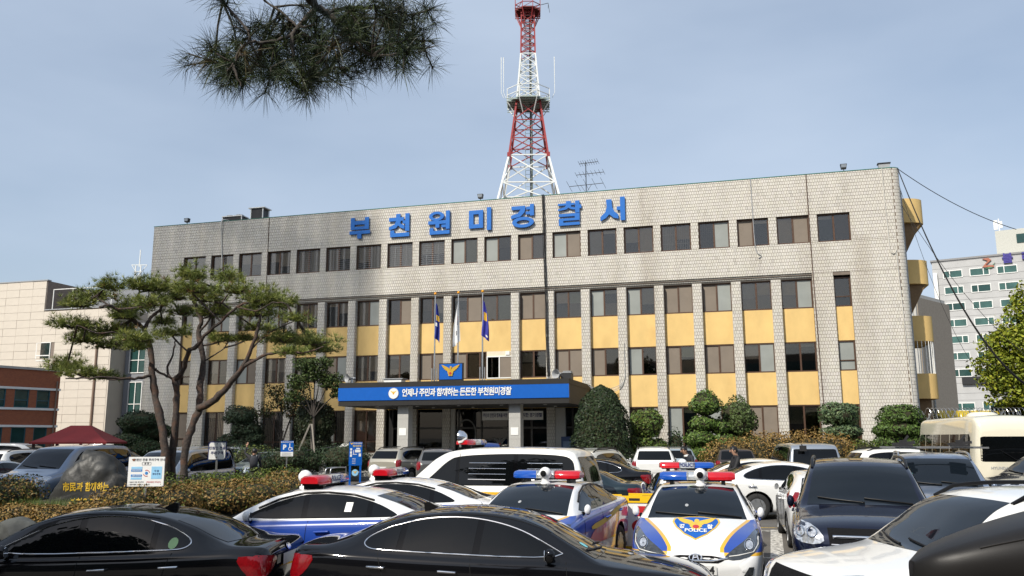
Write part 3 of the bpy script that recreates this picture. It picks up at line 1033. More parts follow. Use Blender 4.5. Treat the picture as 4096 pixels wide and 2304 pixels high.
# overhead lines from the right corner
def wire(label, a, b, sag, r, group='overhead lines from the roof corner'):
    a, b = Vector(a), Vector(b)
    pts = [a.lerp(b, k / 16) - Vector((0, 0, sag * 4 * (k / 16) * (1 - k / 16))) for k in range(17)]
    return tag(obj('overhead_line', MB().tube(pts, r, 5), m_cable, None, 60), label, 'wire', group)
A = W(8.35, .1, 16.25)
wire('single overhead wire running up from the roof corner to the sky edge', A, (27.2, 44.2, 13.1), .35, .02)
for k in range(4):
    wire('%s strand of the black cable bundle sweeping past the yellow balconies' % ('topmost', 'second', 'third', 'lowest')[k], (A[0] + .03 * k, A[1], A[2] - .1 * k), (25.6 + .15 * k, 42, 4.6 - .12 * k), 1.9 + .10 * k, .026)
wire('thin line beside the bundle, just outside it', (A[0], A[1] + .6, A[2] - 1.2), (26.6, 41, 4.8), 1.3, .013)
wire('thinnest line hanging inside the bundle', (A[0], A[1] + .2, A[2] - .4), (24.6, 42, 4.0), 2.7, .011)
# loudspeakers and boxes on the canopy
def horn(label, s, y, z, rz):
    t = thing('horn_speaker', label, 'loudspeaker', W(s, y, z), PHI + rz, 'horn speakers on the canopy')
    obj('bell', MB().lathe([(.05, .12), (.07, .0), (.13, -.16), (.22, -.26), (.235, -.27), (.20, -.24), (.05, -.02)], 18, 'Y', (0, 0, .28)), m_grey, t, 50)
    obj('driver', MB().lathe([(.0, .24), (.07, .24), (.08, .12), (.05, .10)], 14, 'Y', (0, 0, .28)), m_grey, t, 50)
    obj('bracket', MB().box(-.04, .04, .0, .1, 0, .22), m_steel, t)
horn('grey horn loudspeaker at the canopy left end', -20.6, -5.5, 5.02, R(-35))
horn('grey horn loudspeaker at the canopy right end', -9.2, -5.2, 5.02, R(-20))
t = thing('equipment_box', 'small black equipment box stack beside the right horn speaker', 'box', W(-8.8, -4.9, 5.02), PHI)
obj('case', MB().box(-.3, .25, -.25, .25, 0, .32), m_black, t)
obj('lid', MB().box(-.26, .24, -.2, .22, .34, .38).box(-.2, .2, -.16, .2, .40, .44).box(-.2, -.16, -.1, .1, .3, .42).box(.14, .18, -.1, .1, .3, .42), m_grey, t)
t = thing('condenser_unit', 'low white outdoor unit on the canopy roof left of the flags', 'air conditioner', W(-18.3, -4.8, 5.02), PHI)
obj('case', MB().box(-.55, .45, -.3, .3, 0, .22), m_white, t)
obj('tray', MB().box(-.65, .55, -.36, .36, .22, .26), m_grey, t)
# ================================================================== vehicles
def pchip(xs, ys):
    n = len(xs)
    h = [xs[i + 1] - xs[i] for i in range(n - 1)]
    d = [(ys[i + 1] - ys[i]) / h[i] for i in range(n - 1)]
    m = [0.] * n
    m[0], m[-1] = d[0], d[-1]
    for i in range(1, n - 1):
        if d[i - 1] * d[i] > 0:
            w1, w2 = 2 * h[i] + h[i - 1], h[i] + 2 * h[i - 1]
            m[i] = (w1 + w2) / (w1 / d[i - 1] + w2 / d[i])
    def f(x):
        x = min(max(x, xs[0]), xs[-1])
        i = 0
        while i < n - 2 and x > xs[i + 1]:
            i += 1
        t = (x - xs[i]) / h[i]
        a, b = t * t * (3 - 2 * t), t * t * (t - 1)
        return ys[i] * (1 - a) + ys[i + 1] * a + h[i] * (m[i] * (t * (1 - t) ** 2) + m[i + 1] * b)
    return f
def chaikin(p, it=1, closed=False):
    for _ in range(it):
        q = []
        n = len(p)
        if not closed:
            q.append(p[0])
        for i in range(n if closed else n - 1):
            a, b = p[i], p[(i + 1) % n]
            q.append(tuple(.75 * s + .25 * t for s, t in zip(a, b)))
            q.append(tuple(.25 * s + .75 * t for s, t in zip(a, b)))
        if not closed:
            q.append(p[-1])
        p = q
    return p
def rround(poly, f=.16):
    out = []
    n = len(poly)
    for i in range(n):
        a, b, c = poly[i - 1], poly[i], poly[(i + 1) % n]
        out.append((b[0] + (a[0] - b[0]) * f, b[1] + (a[1] - b[1]) * f))
        out.append(b)
        out.append((b[0] + (c[0] - b[0]) * f, b[1] + (c[1] - b[1]) * f))
    return chaikin(out, 2, True)
def halfplane(poly, a, b, c):
    """keep a*x+b*y<=c"""
    out = []
    for i in range(len(poly)):
        p, q = poly[i], poly[(i + 1) % len(poly)]
        dp, dq = a * p[0] + b * p[1] - c, a * q[0] + b * q[1] - c
        if dp <= 0:
            out.append(p)
        if dp * dq < 0:
            t = dp / (dp - dq)
            out.append((p[0] + (q[0] - p[0]) * t, p[1] + (q[1] - p[1]) * t))
    return out
SPECS = {}
def spec(name, **k):
    SPECS[name] = k
K = 'x zb zbelt zt wb wr crown'.split()
spec('sedan_large', L=4.97, keys=[
    (0, .34, .54, .60, .60, .46, .03), (.05, .27, .61, .69, .72, .58, .03), (.16, .22, .67, .765, .82, .68, .035), (.5, .20, .76, .855, .895, .77, .045), (1.0, .19, .845, .93, .92, .80, .055),
    (1.34, .18, .885, .985, .925, .79, .06), (1.62, .18, .91, 1.12, .925, .72, .055), (2.05, .18, .925, 1.34, .925, .63, .05), (2.4, .18, .93, 1.435, .925, .60, .045), (2.9, .18, .945, 1.475, .925, .585, .04),
    (3.5, .18, .965, 1.435, .92, .585, .04), (3.95, .19, .985, 1.325, .905, .60, .045), (4.3, .20, 1.0, 1.18, .89, .64, .045), (4.55, .22, 1.01, 1.10, .87, .72, .03), (4.84, .26, .985, 1.085, .82, .70, .03), (4.93, .31, .92, 1.04, .77, .64, .02), (4.97, .38, .82, .96, .72, .60, .02)],
    wheels=(.92, 3.765), wr=.335, ww=.235,
    dlo=[(1.64, .955), (1.95, 1.12), (2.25, 1.265), (2.6, 1.355), (2.95, 1.392), (3.35, 1.375), (3.7, 1.30), (3.98, 1.19), (4.08, 1.11), (4.02, 1.05), (3.88, 1.03)],
    cuts=[2.72, 3.62], slant=.12, ws=(1.40, 2.26, .90), rw=(3.78, 4.44, .90),
    head=[(.45, .66), (.60, .74), (.86, .80), (.88, .70), (.70, .62), (.5, .60)], grille=[(-.42, .46), (.42, .46), (.40, .66), (-.40, .66)],
    tail=[(.40, .92), (.62, .96), (.84, .98), (.84, .74), (.66, .76), (.5, .84)], tails=[(4.62, .96), (4.80, .97), (4.97, .94), (4.97, .72), (4.88, .69), (4.74, .78)], handles=[(2.95, .815), (3.78, .85)], mirror=(1.86, .96), plate_r=(.80, .93), trim='chrome', seams=[1.70, 2.78, 3.86])
spec('sedan_mid', L=4.53, keys=[
    (0, .36, .52, .60, .58, .42, .03), (.05, .28, .58, .68, .68, .55, .03), (.18, .22, .66, .77, .79, .65, .04), (.5, .20, .77, .885, .86, .74, .05), (.9, .19, .865, .975, .885, .76, .055),
    (1.13, .18, .905, 1.03, .8875, .76, .06), (1.45, .18, .94, 1.20, .8875, .68, .055), (1.85, .18, .96, 1.365, .8875, .60, .05), (2.2, .18, .975, 1.425, .8875, .575, .045), (2.6, .18, .99, 1.435, .8875, .565, .04),
    (3.1, .18, 1.01, 1.395, .88, .56, .04), (3.55, .19, 1.03, 1.29, .87, .57, .045), (3.95, .20, 1.045, 1.15, .85, .63, .04), (4.2, .22, 1.05, 1.105, .83, .70, .03), (4.42, .26, 1.0, 1.08, .77, .66, .03), (4.5, .32, .92, 1.02, .71, .60, .02), (4.53, .40, .80, .95, .66, .56, .02)],
    wheels=(.87, 3.57), wr=.32, ww=.21,
    dlo=[(1.36, 1.0), (1.6, 1.12), (1.9, 1.25), (2.25, 1.34), (2.6, 1.355), (3.0, 1.325), (3.35, 1.24), (3.62, 1.13), (3.72, 1.075), (3.55, 1.06)],
    cuts=[2.33, 3.28], slant=.10, ws=(1.14, 2.02, .91), rw=(3.30, 4.02, .90),
    head=[(.34, .60), (.46, .70), (.62, .79), (.78, .90), (.84, .88), (.83, .74), (.72, .64), (.5, .575)], grille=[(-.40, .60), (-.2, .63), (.2, .63), (.40, .60), (.28, .545), (-.28, .545)],
    tail=[(.42, .94), (.62, .98), (.78, .99), (.78, .80), (.6, .80), (.48, .86)], tails=[(4.16, 1.0), (4.40, .99), (4.53, .93), (4.53, .80), (4.36, .82)], handles=[(2.55, .86), (3.42, .90)], mirror=(1.50, 1.0), plate_r=(.72, .84), trim='black', seams=[1.42, 2.40, 3.45])
spec('suv', L=4.68, keys=[
    (0, .42, .64, .74, .62, .50, .03), (.04, .34, .70, .86, .74, .62, .03), (.14, .28, .80, .965, .84, .72, .04), (.45, .26, .90, 1.04, .91, .80, .045), (.9, .25, .965, 1.10, .94, .82, .05),
    (1.18, .25, 1.0, 1.15, .945, .81, .055), (1.5, .25, 1.02, 1.36, .945, .74, .055), (1.82, .25, 1.03, 1.57, .945, .68, .05), (2.15, .25, 1.04, 1.665, .945, .66, .045), (2.6, .25, 1.05, 1.695, .945, .65, .04),
    (3.4, .25, 1.075, 1.69, .94, .645, .04), (4.0, .26, 1.10, 1.655, .93, .64, .04), (4.26, .27, 1.11, 1.60, .92, .64, .045), (4.42, .29, 1.12, 1.44, .90, .66, .05), (4.56, .32, 1.10, 1.24, .87, .70, .04), (4.63, .36, 1.02, 1.14, .83, .70, .03), (4.68, .46, .90, 1.06, .78, .66, .02)],
    wheels=(.93, 3.63), wr=.365, ww=.24,
    dlo=[(1.50, 1.08), (1.72, 1.28), (1.98, 1.47), (2.25, 1.54), (2.8, 1.565), (3.5, 1.56), (4.02, 1.50), (4.20, 1.38), (4.12, 1.20), (3.9, 1.15)],
    cuts=[2.42, 3.40], slant=.08, ws=(1.22, 1.96, .90), rwp=[(-.68, 1.19), (.68, 1.19), (.60, 1.53), (-.60, 1.53)],
    head=[(.50, .80), (.62, .95), (.84, 1.0), (.90, .86), (.84, .76), (.6, .74)], grille=[(-.46, .74), (.46, .74), (.48, .93), (-.48, .93)],
    tail=[(.70, 1.15), (.84, 1.15), (.88, .80), (.74, .82)], tails=[(4.40, 1.16), (4.56, 1.15), (4.66, 1.0), (4.66, .82), (4.52, .80)], handles=[(2.62, .93), (3.52, .96)], mirror=(1.66, 1.08), plate_r=(.72, .84), trim='black', rails=True, seams=[1.55, 2.48, 3.55])
spec('van', L=5.12, keys=[
    (0, .36, .58, .66, .66, .54, .03), (.05, .30, .66, .80, .78, .66, .03), (.16, .26, .78, .93, .88, .76, .04), (.5, .24, .92, 1.06, .94, .82, .05), (.9, .23, 1.0, 1.155, .955, .83, .055),
    (1.08, .23, 1.02, 1.22, .96, .82, .06), (1.4, .23, 1.03, 1.47, .96, .78, .055), (1.72, .23, 1.04, 1.72, .96, .74, .05), (2.05, .23, 1.05, 1.86, .96, .73, .045), (2.6, .23, 1.06, 1.915, .96, .725, .04),
    (3.6, .23, 1.07, 1.925, .96, .725, .04), (4.6, .24, 1.08, 1.90, .955, .72, .04), (4.86, .25, 1.085, 1.84, .945, .72, .045), (4.98, .27, 1.09, 1.66, .935, .74, .05), (5.05, .32, 1.08, 1.40, .92, .76, .05), (5.09, .36, 1.05, 1.22, .90, .76, .04), (5.12, .46, .95, 1.12, .86, .74, .03)],
    wheels=(.98, 4.18), wr=.345, ww=.22,
    dlo=[(1.42, 1.10), (1.70, 1.34), (2.0, 1.62), (2.25, 1.74), (3.4, 1.79), (4.5, 1.77), (4.86, 1.70), (4.93, 1.40), (4.90, 1.16), (4.5, 1.13)],
    cuts=[2.28, 3.62], slant=.03, ws=(1.10, 1.92, .91), rwp=[(-.74, 1.18), (.74, 1.18), (.68, 1.72), (-.68, 1.72)],
    head=[(.52, .78), (.66, .92), (.86, 1.0), (.93, .90), (.86, .76), (.62, .72)], grille=[(-.44, .70), (.44, .70), (.48, .90), (-.48, .90)],
    tail=[(.80, 1.12), (.90, 1.12), (.92, .74), (.82, .74)], tails=[(4.96, 1.12), (5.06, 1.12), (5.10, .76), (5.0, .76)], handles=[(2.12, .96), (2.5, .96)], mirror=(1.58, 1.10), plate_r=(.66, .78), trim='black', seams=[1.5, 2.30, 3.68])
spec('hatch', L=4.05, keys=[
    (0, .36, .56, .64, .58, .44, .03), (.05, .28, .62, .73, .68, .56, .03), (.16, .22, .72, .83, .78, .66, .04), (.45, .20, .82, .93, .84, .72, .05), (.8, .19, .90, 1.01, .86, .74, .055),
    (1.0, .18, .93, 1.06, .86, .73, .06), (1.3, .18, .95, 1.23, .86, .67, .055), (1.65, .18, .965, 1.385, .86, .59, .05), (2.0, .18, .98, 1.445, .86, .57, .045), (2.4, .18, 1.0, 1.455, .86, .56, .04),
    (3.0, .18, 1.03, 1.425, .855, .55, .04), (3.4, .19, 1.06, 1.365, .845, .55, .045), (3.68, .20, 1.08, 1.26, .83, .58, .05), (3.86, .24, 1.06, 1.12, .81, .63, .04), (3.98, .30, .98, 1.04, .76, .62, .03), (4.05, .42, .82, .96, .70, .58, .02)],
    wheels=(.78, 3.35), wr=.31, ww=.20,
    dlo=[(1.22, 1.02), (1.5, 1.17), (1.8, 1.30), (2.15, 1.36), (2.6, 1.36), (3.05, 1.30), (3.35, 1.20), (3.42, 1.12), (3.2, 1.08)],
    cuts=[2.12, 3.02], slant=.08, ws=(1.02, 1.82, .91), rwp=[(-.58, 1.12), (.58, 1.12), (.50, 1.33), (-.50, 1.33)],
    head=[(.42, .66), (.54, .80), (.74, .92), (.80, .84), (.72, .68), (.5, .62)], grille=[(-.36, .62), (.36, .62), (.34, .68), (-.34, .68)],
    tail=[(.58, 1.08), (.72, 1.08), (.78, .80), (.62, .84)], tails=[(3.62, 1.10), (3.80, 1.08), (3.98, .95), (3.98, .80), (3.84, .80)], handles=[(2.3, .87), (3.12, .92)], mirror=(1.36, 1.02), plate_r=(.62, .74), trim='black', seams=[1.28, 2.2, 3.15])
spec('bus', L=7.08, keys=[
    (0, .40, 1.0, 2.30, .84, .70, .06), (.04, .34, 1.02, 2.48, .93, .76, .06), (.14, .32, 1.05, 2.60, 1.0, .80, .06), (.4, .32, 1.08, 2.68, 1.03, .82, .06), (1.2, .32, 1.1, 2.72, 1.035, .83, .06), (5.8, .32, 1.1, 2.72, 1.035, .83, .06),
    (6.7, .34, 1.1, 2.68, 1.03, .82, .06), (6.94, .36, 1.08, 2.60, 1.0, .80, .06), (7.04, .40, 1.05, 2.46, .94, .76, .06), (7.08, .46, 1.0, 2.28, .86, .70, .06)],
    wheels=(1.2, 5.3), wr=.38, ww=.22,
    dlo=[(.34, 1.32), (.34, 2.12), (.5, 2.2), (6.5, 2.2), (6.62, 2.1), (6.62, 1.32)],
    cuts=[1.25, 2.2, 3.3, 4.4, 5.5], slant=0, wsp=[(-.80, 1.25), (.80, 1.25), (.76, 2.15), (-.76, 2.15)], rwp=[(-.80, 1.45), (.80, 1.45), (.76, 2.12), (-.76, 2.12)],
    head=[(.55, .78), (.80, .78), (.80, .92), (.55, .92)], grille=[(-.4, .62), (.4, .62), (.4, .72), (-.4, .72)],
    tail=[(.74, 1.0), (.84, 1.0), (.84, .70), (.74, .70)], tails=None, handles=[], mirror=None, plate_r=(.62, .74), trim='black', seams=[])

m_glass = M('tinted_car_glass', (.003, .0035, .004), .02, var=0, spec=.42)
m_glassb = M('car_windscreen', (.006, .009, .013), .02, var=0, spec=.5)
m_chrome = M('chrome', (.75, .75, .76), .12, metal=1, var=0)
m_tyre = M('tyre_rubber', (.022, .022, .022), .85, var=.2, vs=20)
m_rim = M('alloy', (.50, .51, .52), .3, metal=.85, var=.05)
m_tail = M('tail_lamp_red', (.19, .003, .006), .12, var=.25, vs=40, coat=.6)
m_lens = M('headlamp_lens', (.55, .57, .6), .08, metal=.55, var=.5, vs=26, coat=1)
m_headdark = M('headlamp_dark', (.05, .055, .06), .08, metal=.3, var=.5, vs=22, coat=1)
m_trim = M('black_trim', (.008, .008, .0085), .35, var=.1, spec=.2)
m_grille = M('grille_black', (.010, .010, .011), .8, var=.3, vs=60, bump=.6, bs=70, spec=.1)
m_gloss = M('black_pillar_gloss', (.003, .003, .0035), .06, var=0, spec=.3)
m_plate = M('blank_plate', (.62, .62, .60), .5, var=.06)
m_seam = M('panel_gap', (.004, .004, .004), .9, var=0)
m_liner = M('wheel_liner', (.008, .008, .008), .95, var=0)
def paint(name, col, metal=0., rough=.32):
    return M('paint_' + name, col, rough, metal, var=.03, vs=1.5, coat=1., spec=.0 if max(col) < .03 else .25)

BODY = {}
class Car:
    """geometry of one body type, meshes made once and shared"""
    def __init__(s, name):
        s.name = name
        s.sp = sp = SPECS[name]
        s.L = L_ = sp['L']
        ks = sp['keys']
        xs = [k[0] for k in ks]
        s.F = {n: pchip(xs, [k[i] for k in ks]) for i, n in enumerate(K)}
        st = []
        x = 0.
        while x < L_:
            st.append(x)
            x += .02 if x < .18 or x > L_ - .2 else .045
        st.append(L_)
        s.st = st
        rows = []
        for x in st:
            zb, ze, zt, wb, wr, cr = (s.F[n](x) for n in K[1:])
            zc = zt - cr
            lo = [(0, zb), (wb * .45, zb), (wb * .80, zb), (wb * .93, zb + .02), (wb * .975, zb + .12), (wb * .99, zb + .5 * (ze - zb)), (wb, zb + .70 * (ze - zb)), (wb - .006, ze - .06), (wb - .03, ze - .012), (wb - .055, ze + .006)]
            a = lo[-1]
            n = 7
            sd = [(a[0] + (wr - a[0]) * t / n + .018 * math.sin(math.pi * t / n), a[1] + (zc - a[1]) * t / n) for t in range(1, n + 1)]
            tp = [(wr * (1 - t / 7), zt - cr * (1 - t / 7) ** 2.3) for t in range(1, 8)]
            p = chaikin(lo + sd + tp, 1)
            full = p + [(-y, z) for y, z in reversed(p[1:-1])]
            rows.append([(L_ / 2 - x, y, z) for y, z in full])
        s.n = len(rows[0])
        v = [p for r in rows for p in r]
        f = []
        n = s.n
        for i in range(len(rows) - 1):
            for j in range(n):
                a, b = i * n + j, i * n + (j + 1) % n
                f.append((a, b, b + n, a + n))
        f.append(tuple(range(n)))
        f.append(tuple(range((len(rows) - 1) * n + n - 1, (len(rows) - 1) * n - 1, -1)))
        s.bvh = BVHTree.FromPolygons([Vector(p) for p in v], f)
        # wheel arches
        ra = sp['wr'] + .065
        zc = sp['wr']
        cs = [L_ / 2 - x for x in sp['wheels']]
        ins = [0] * len(v)
        for i, p in enumerate(v):
            if abs(p[1]) > .42 and p[2] < 1.2:
                for k, c in enumerate(cs):
                    if math.hypot(p[0] - c, p[2] - zc) < ra:
                        ins[i] = k + 1
        f2 = [q for q in f if not (all(ins[i] for i in q))]
        for i, p in enumerate(v):
            if ins[i]:
                c = cs[ins[i] - 1]
                dx, dz = p[0] - c, p[2] - zc
                d = math.hypot(dx, dz) or 1
                v[i] = (c + dx / d * ra, p[1], zc + dz / d * ra) if abs(p[1]) > .6 else p
        mb = MB()
        mb.add(v, f2)
        s.body = mesh_of('body', mb, M('paint_default', (.5, .5, .5)), 50)
        s.liner = []
        for c in cs:
            for sg in (-1, 1):
                lin = MB()
                y0, y1 = sg * .40, sg * (max(s.F['wb'](L_ / 2 - c) - .03, .5))
                arc_ = [(c + (ra + .01) * math.cos(R(t)), zc + (ra + .01) * math.sin(R(t))) for t in range(-20, 201, 20)]
                lin.grid([[(x, y, z) for x, z in arc_] for y in (y0, y1)])
                lin.add([(x, y0, z) for x, z in arc_], [tuple(range(len(arc_)))])
                s.liner.append(mesh_of('wheel_liner', lin, m_liner))
        s.cache = {}
    def ray(s, mode, u, v, off=.004):
        if mode[0] == 'S':      # side: u = x from front, v = z; mode[1] = side
            sg = 1 if mode[1] == 'L' else -1
            o, d = Vector((s.L / 2 - u, 3 * sg, v)), Vector((0, -sg, 0))
        elif mode == 'F':
            o, d = Vector((9, u, v)), Vector((-1, 0, 0))
        elif mode == 'R':
            o, d = Vector((-9, u, v)), Vector((1, 0, 0))
        else:                   # T: u = x from front, v = y
            o, d = Vector((s.L / 2 - u, v, 6)), Vector((0, 0, -1))
        loc, nor, i, dist = s.bvh.ray_cast(o, d)
        if loc is None:
            return None
        if nor.dot(d) > 0:
            nor = -nor
        return loc + nor * off
    def patch(s, key, mode, poly, mat, off=.004, step=.07, smooth=True, rnd_=0):
        ck = ('p', key)
        if ck in s.cache:
            return s.cache[ck]
        if rnd_:
            poly = chaikin(poly, rnd_, True)
        bm = bmesh.new()
        vs = [bm.verts.new((a, b, 0)) for a, b in poly]
        bm.faces.new(vs)
        bmesh.ops.triangulate(bm, faces=bm.faces)
        us = [p[0] for p in poly]; ws_ = [p[1] for p in poly]
        for ax, lo, hi in ((0, min(us), max(us)), (1, min(ws_), max(ws_))):
            n = max(1, int((hi - lo) / step))
            for k in range(1, n):
                co = [0, 0, 0]; no = [0, 0, 0]
                co[ax] = lo + (hi - lo) * k / n
                no[ax] = 1
                bmesh.ops.bisect_plane(bm, geom=bm.verts[:] + bm.edges[:] + bm.faces[:], plane_co=co, plane_no=no)
        bad = []
        for v in bm.verts:
            q = s.ray(mode, v.co.x, v.co.y, off)
            if q is None:
                bad.append(v)
            else:
                v.co = q
        bmesh.ops.delete(bm, geom=bad, context='VERTS')
        bmesh.ops.dissolve_degenerate(bm, dist=1e-5, edges=bm.edges[:])
        me = bpy.data.meshes.new(key)
        bmesh.ops.recalc_face_normals(bm, faces=bm.faces)
        bm.to_mesh(me)
        bm.free()
        if smooth:
            me.polygons.foreach_set('use_smooth', [True] * len(me.polygons))
        me.materials.append(mat)
        s.cache[ck] = me
        return me
    def strip(s, key, mode, pts, r, mat, closed=False, off=0.):
        ck = ('t', key)
        if ck in s.cache:
            return s.cache[ck]
        pp = pts + [pts[0]] if closed else pts
        out = []
        for a, b in zip(pp, pp[1:]):
            n = max(1, int(math.hypot(b[0] - a[0], b[1] - a[1]) / .06))
            for k in range(n):
                q = s.ray(mode, a[0] + (b[0] - a[0]) * k / n, a[1] + (b[1] - a[1]) * k / n, off)
                if q is not None:
                    out.append(q)
        q = s.ray(mode, *pp[-1], off)
        if q is not None:
            out.append(q)
        me = mesh_of(key, MB().tube(out, r, 6), mat, 60)
        s.cache[ck] = me
        return me
    def text(s, key, mode, mb, cu, cv, mat, flip=1, off=.006):
        """flat mesh (XZ plane) laid on the body"""
        ck = ('x', key)
        if ck in s.cache:
            return s.cache[ck]
        out = MB()
        ok = []
        for x, y, z in mb.v:
            q = s.ray(mode, cu + x * flip, cv + z, off) if mode != 'T' else s.ray('T', cu + z, cv + x * flip, off)
            out.v.append(tuple(q) if q is not None else (0, 0, 0))
            ok.append(q is not None)
        out.f = [f for f in mb.f if all(ok[i] for i in f)]
        out.c = [None] * len(out.f)
        me = mesh_of(key, out, mat)
        s.cache[ck] = me
        return me
    def wheel_meshes(s):
        if 'wheel' in s.cache:
            return s.cache['wheel']
        r, w = s.sp['wr'], s.sp['ww']
        ty = MB().lathe([(r * .62, -w / 2 + .01), (r * .70, -w / 2), (r * .93, -w / 2 + .005), (r, -w / 2 + .035), (r, w / 2 - .035), (r * .93, w / 2 - .005), (r * .70, w / 2), (r * .62, w / 2 - .01), (r * .60, 0)], 28, 'Y')
        rim = MB().lathe([(r * .64, w / 2 - .012), (r * .60, w / 2 - .02), (r * .57, w / 2 - .07), (r * .57, -w / 2 + .02)], 28, 'Y')
        for k in range(10):
            t = 2 * math.pi * k / 10
            a = Vector((math.cos(t) * .05, w / 2 - .035, math.sin(t) * .05)); b = Vector((math.cos(t) * r * .60, w / 2 - .02, math.sin(t) * r * .60))
            rim.bar(a, b, .035, .03)
        rim.lathe([(0, w / 2 - .01), (.05, w / 2 - .012), (.065, w / 2 - .05)], 14, 'Y')
        hub = MB().lathe([(0, w / 2 - .09), (r * .56, w / 2 - .09)], 20, 'Y')
        s.cache['wheel'] = (mesh_of('tyre', ty, m_tyre, 50), mesh_of('rim', rim, m_rim, 40), mesh_of('brake_disc', hub, m_liner))
        return s.cache['wheel']

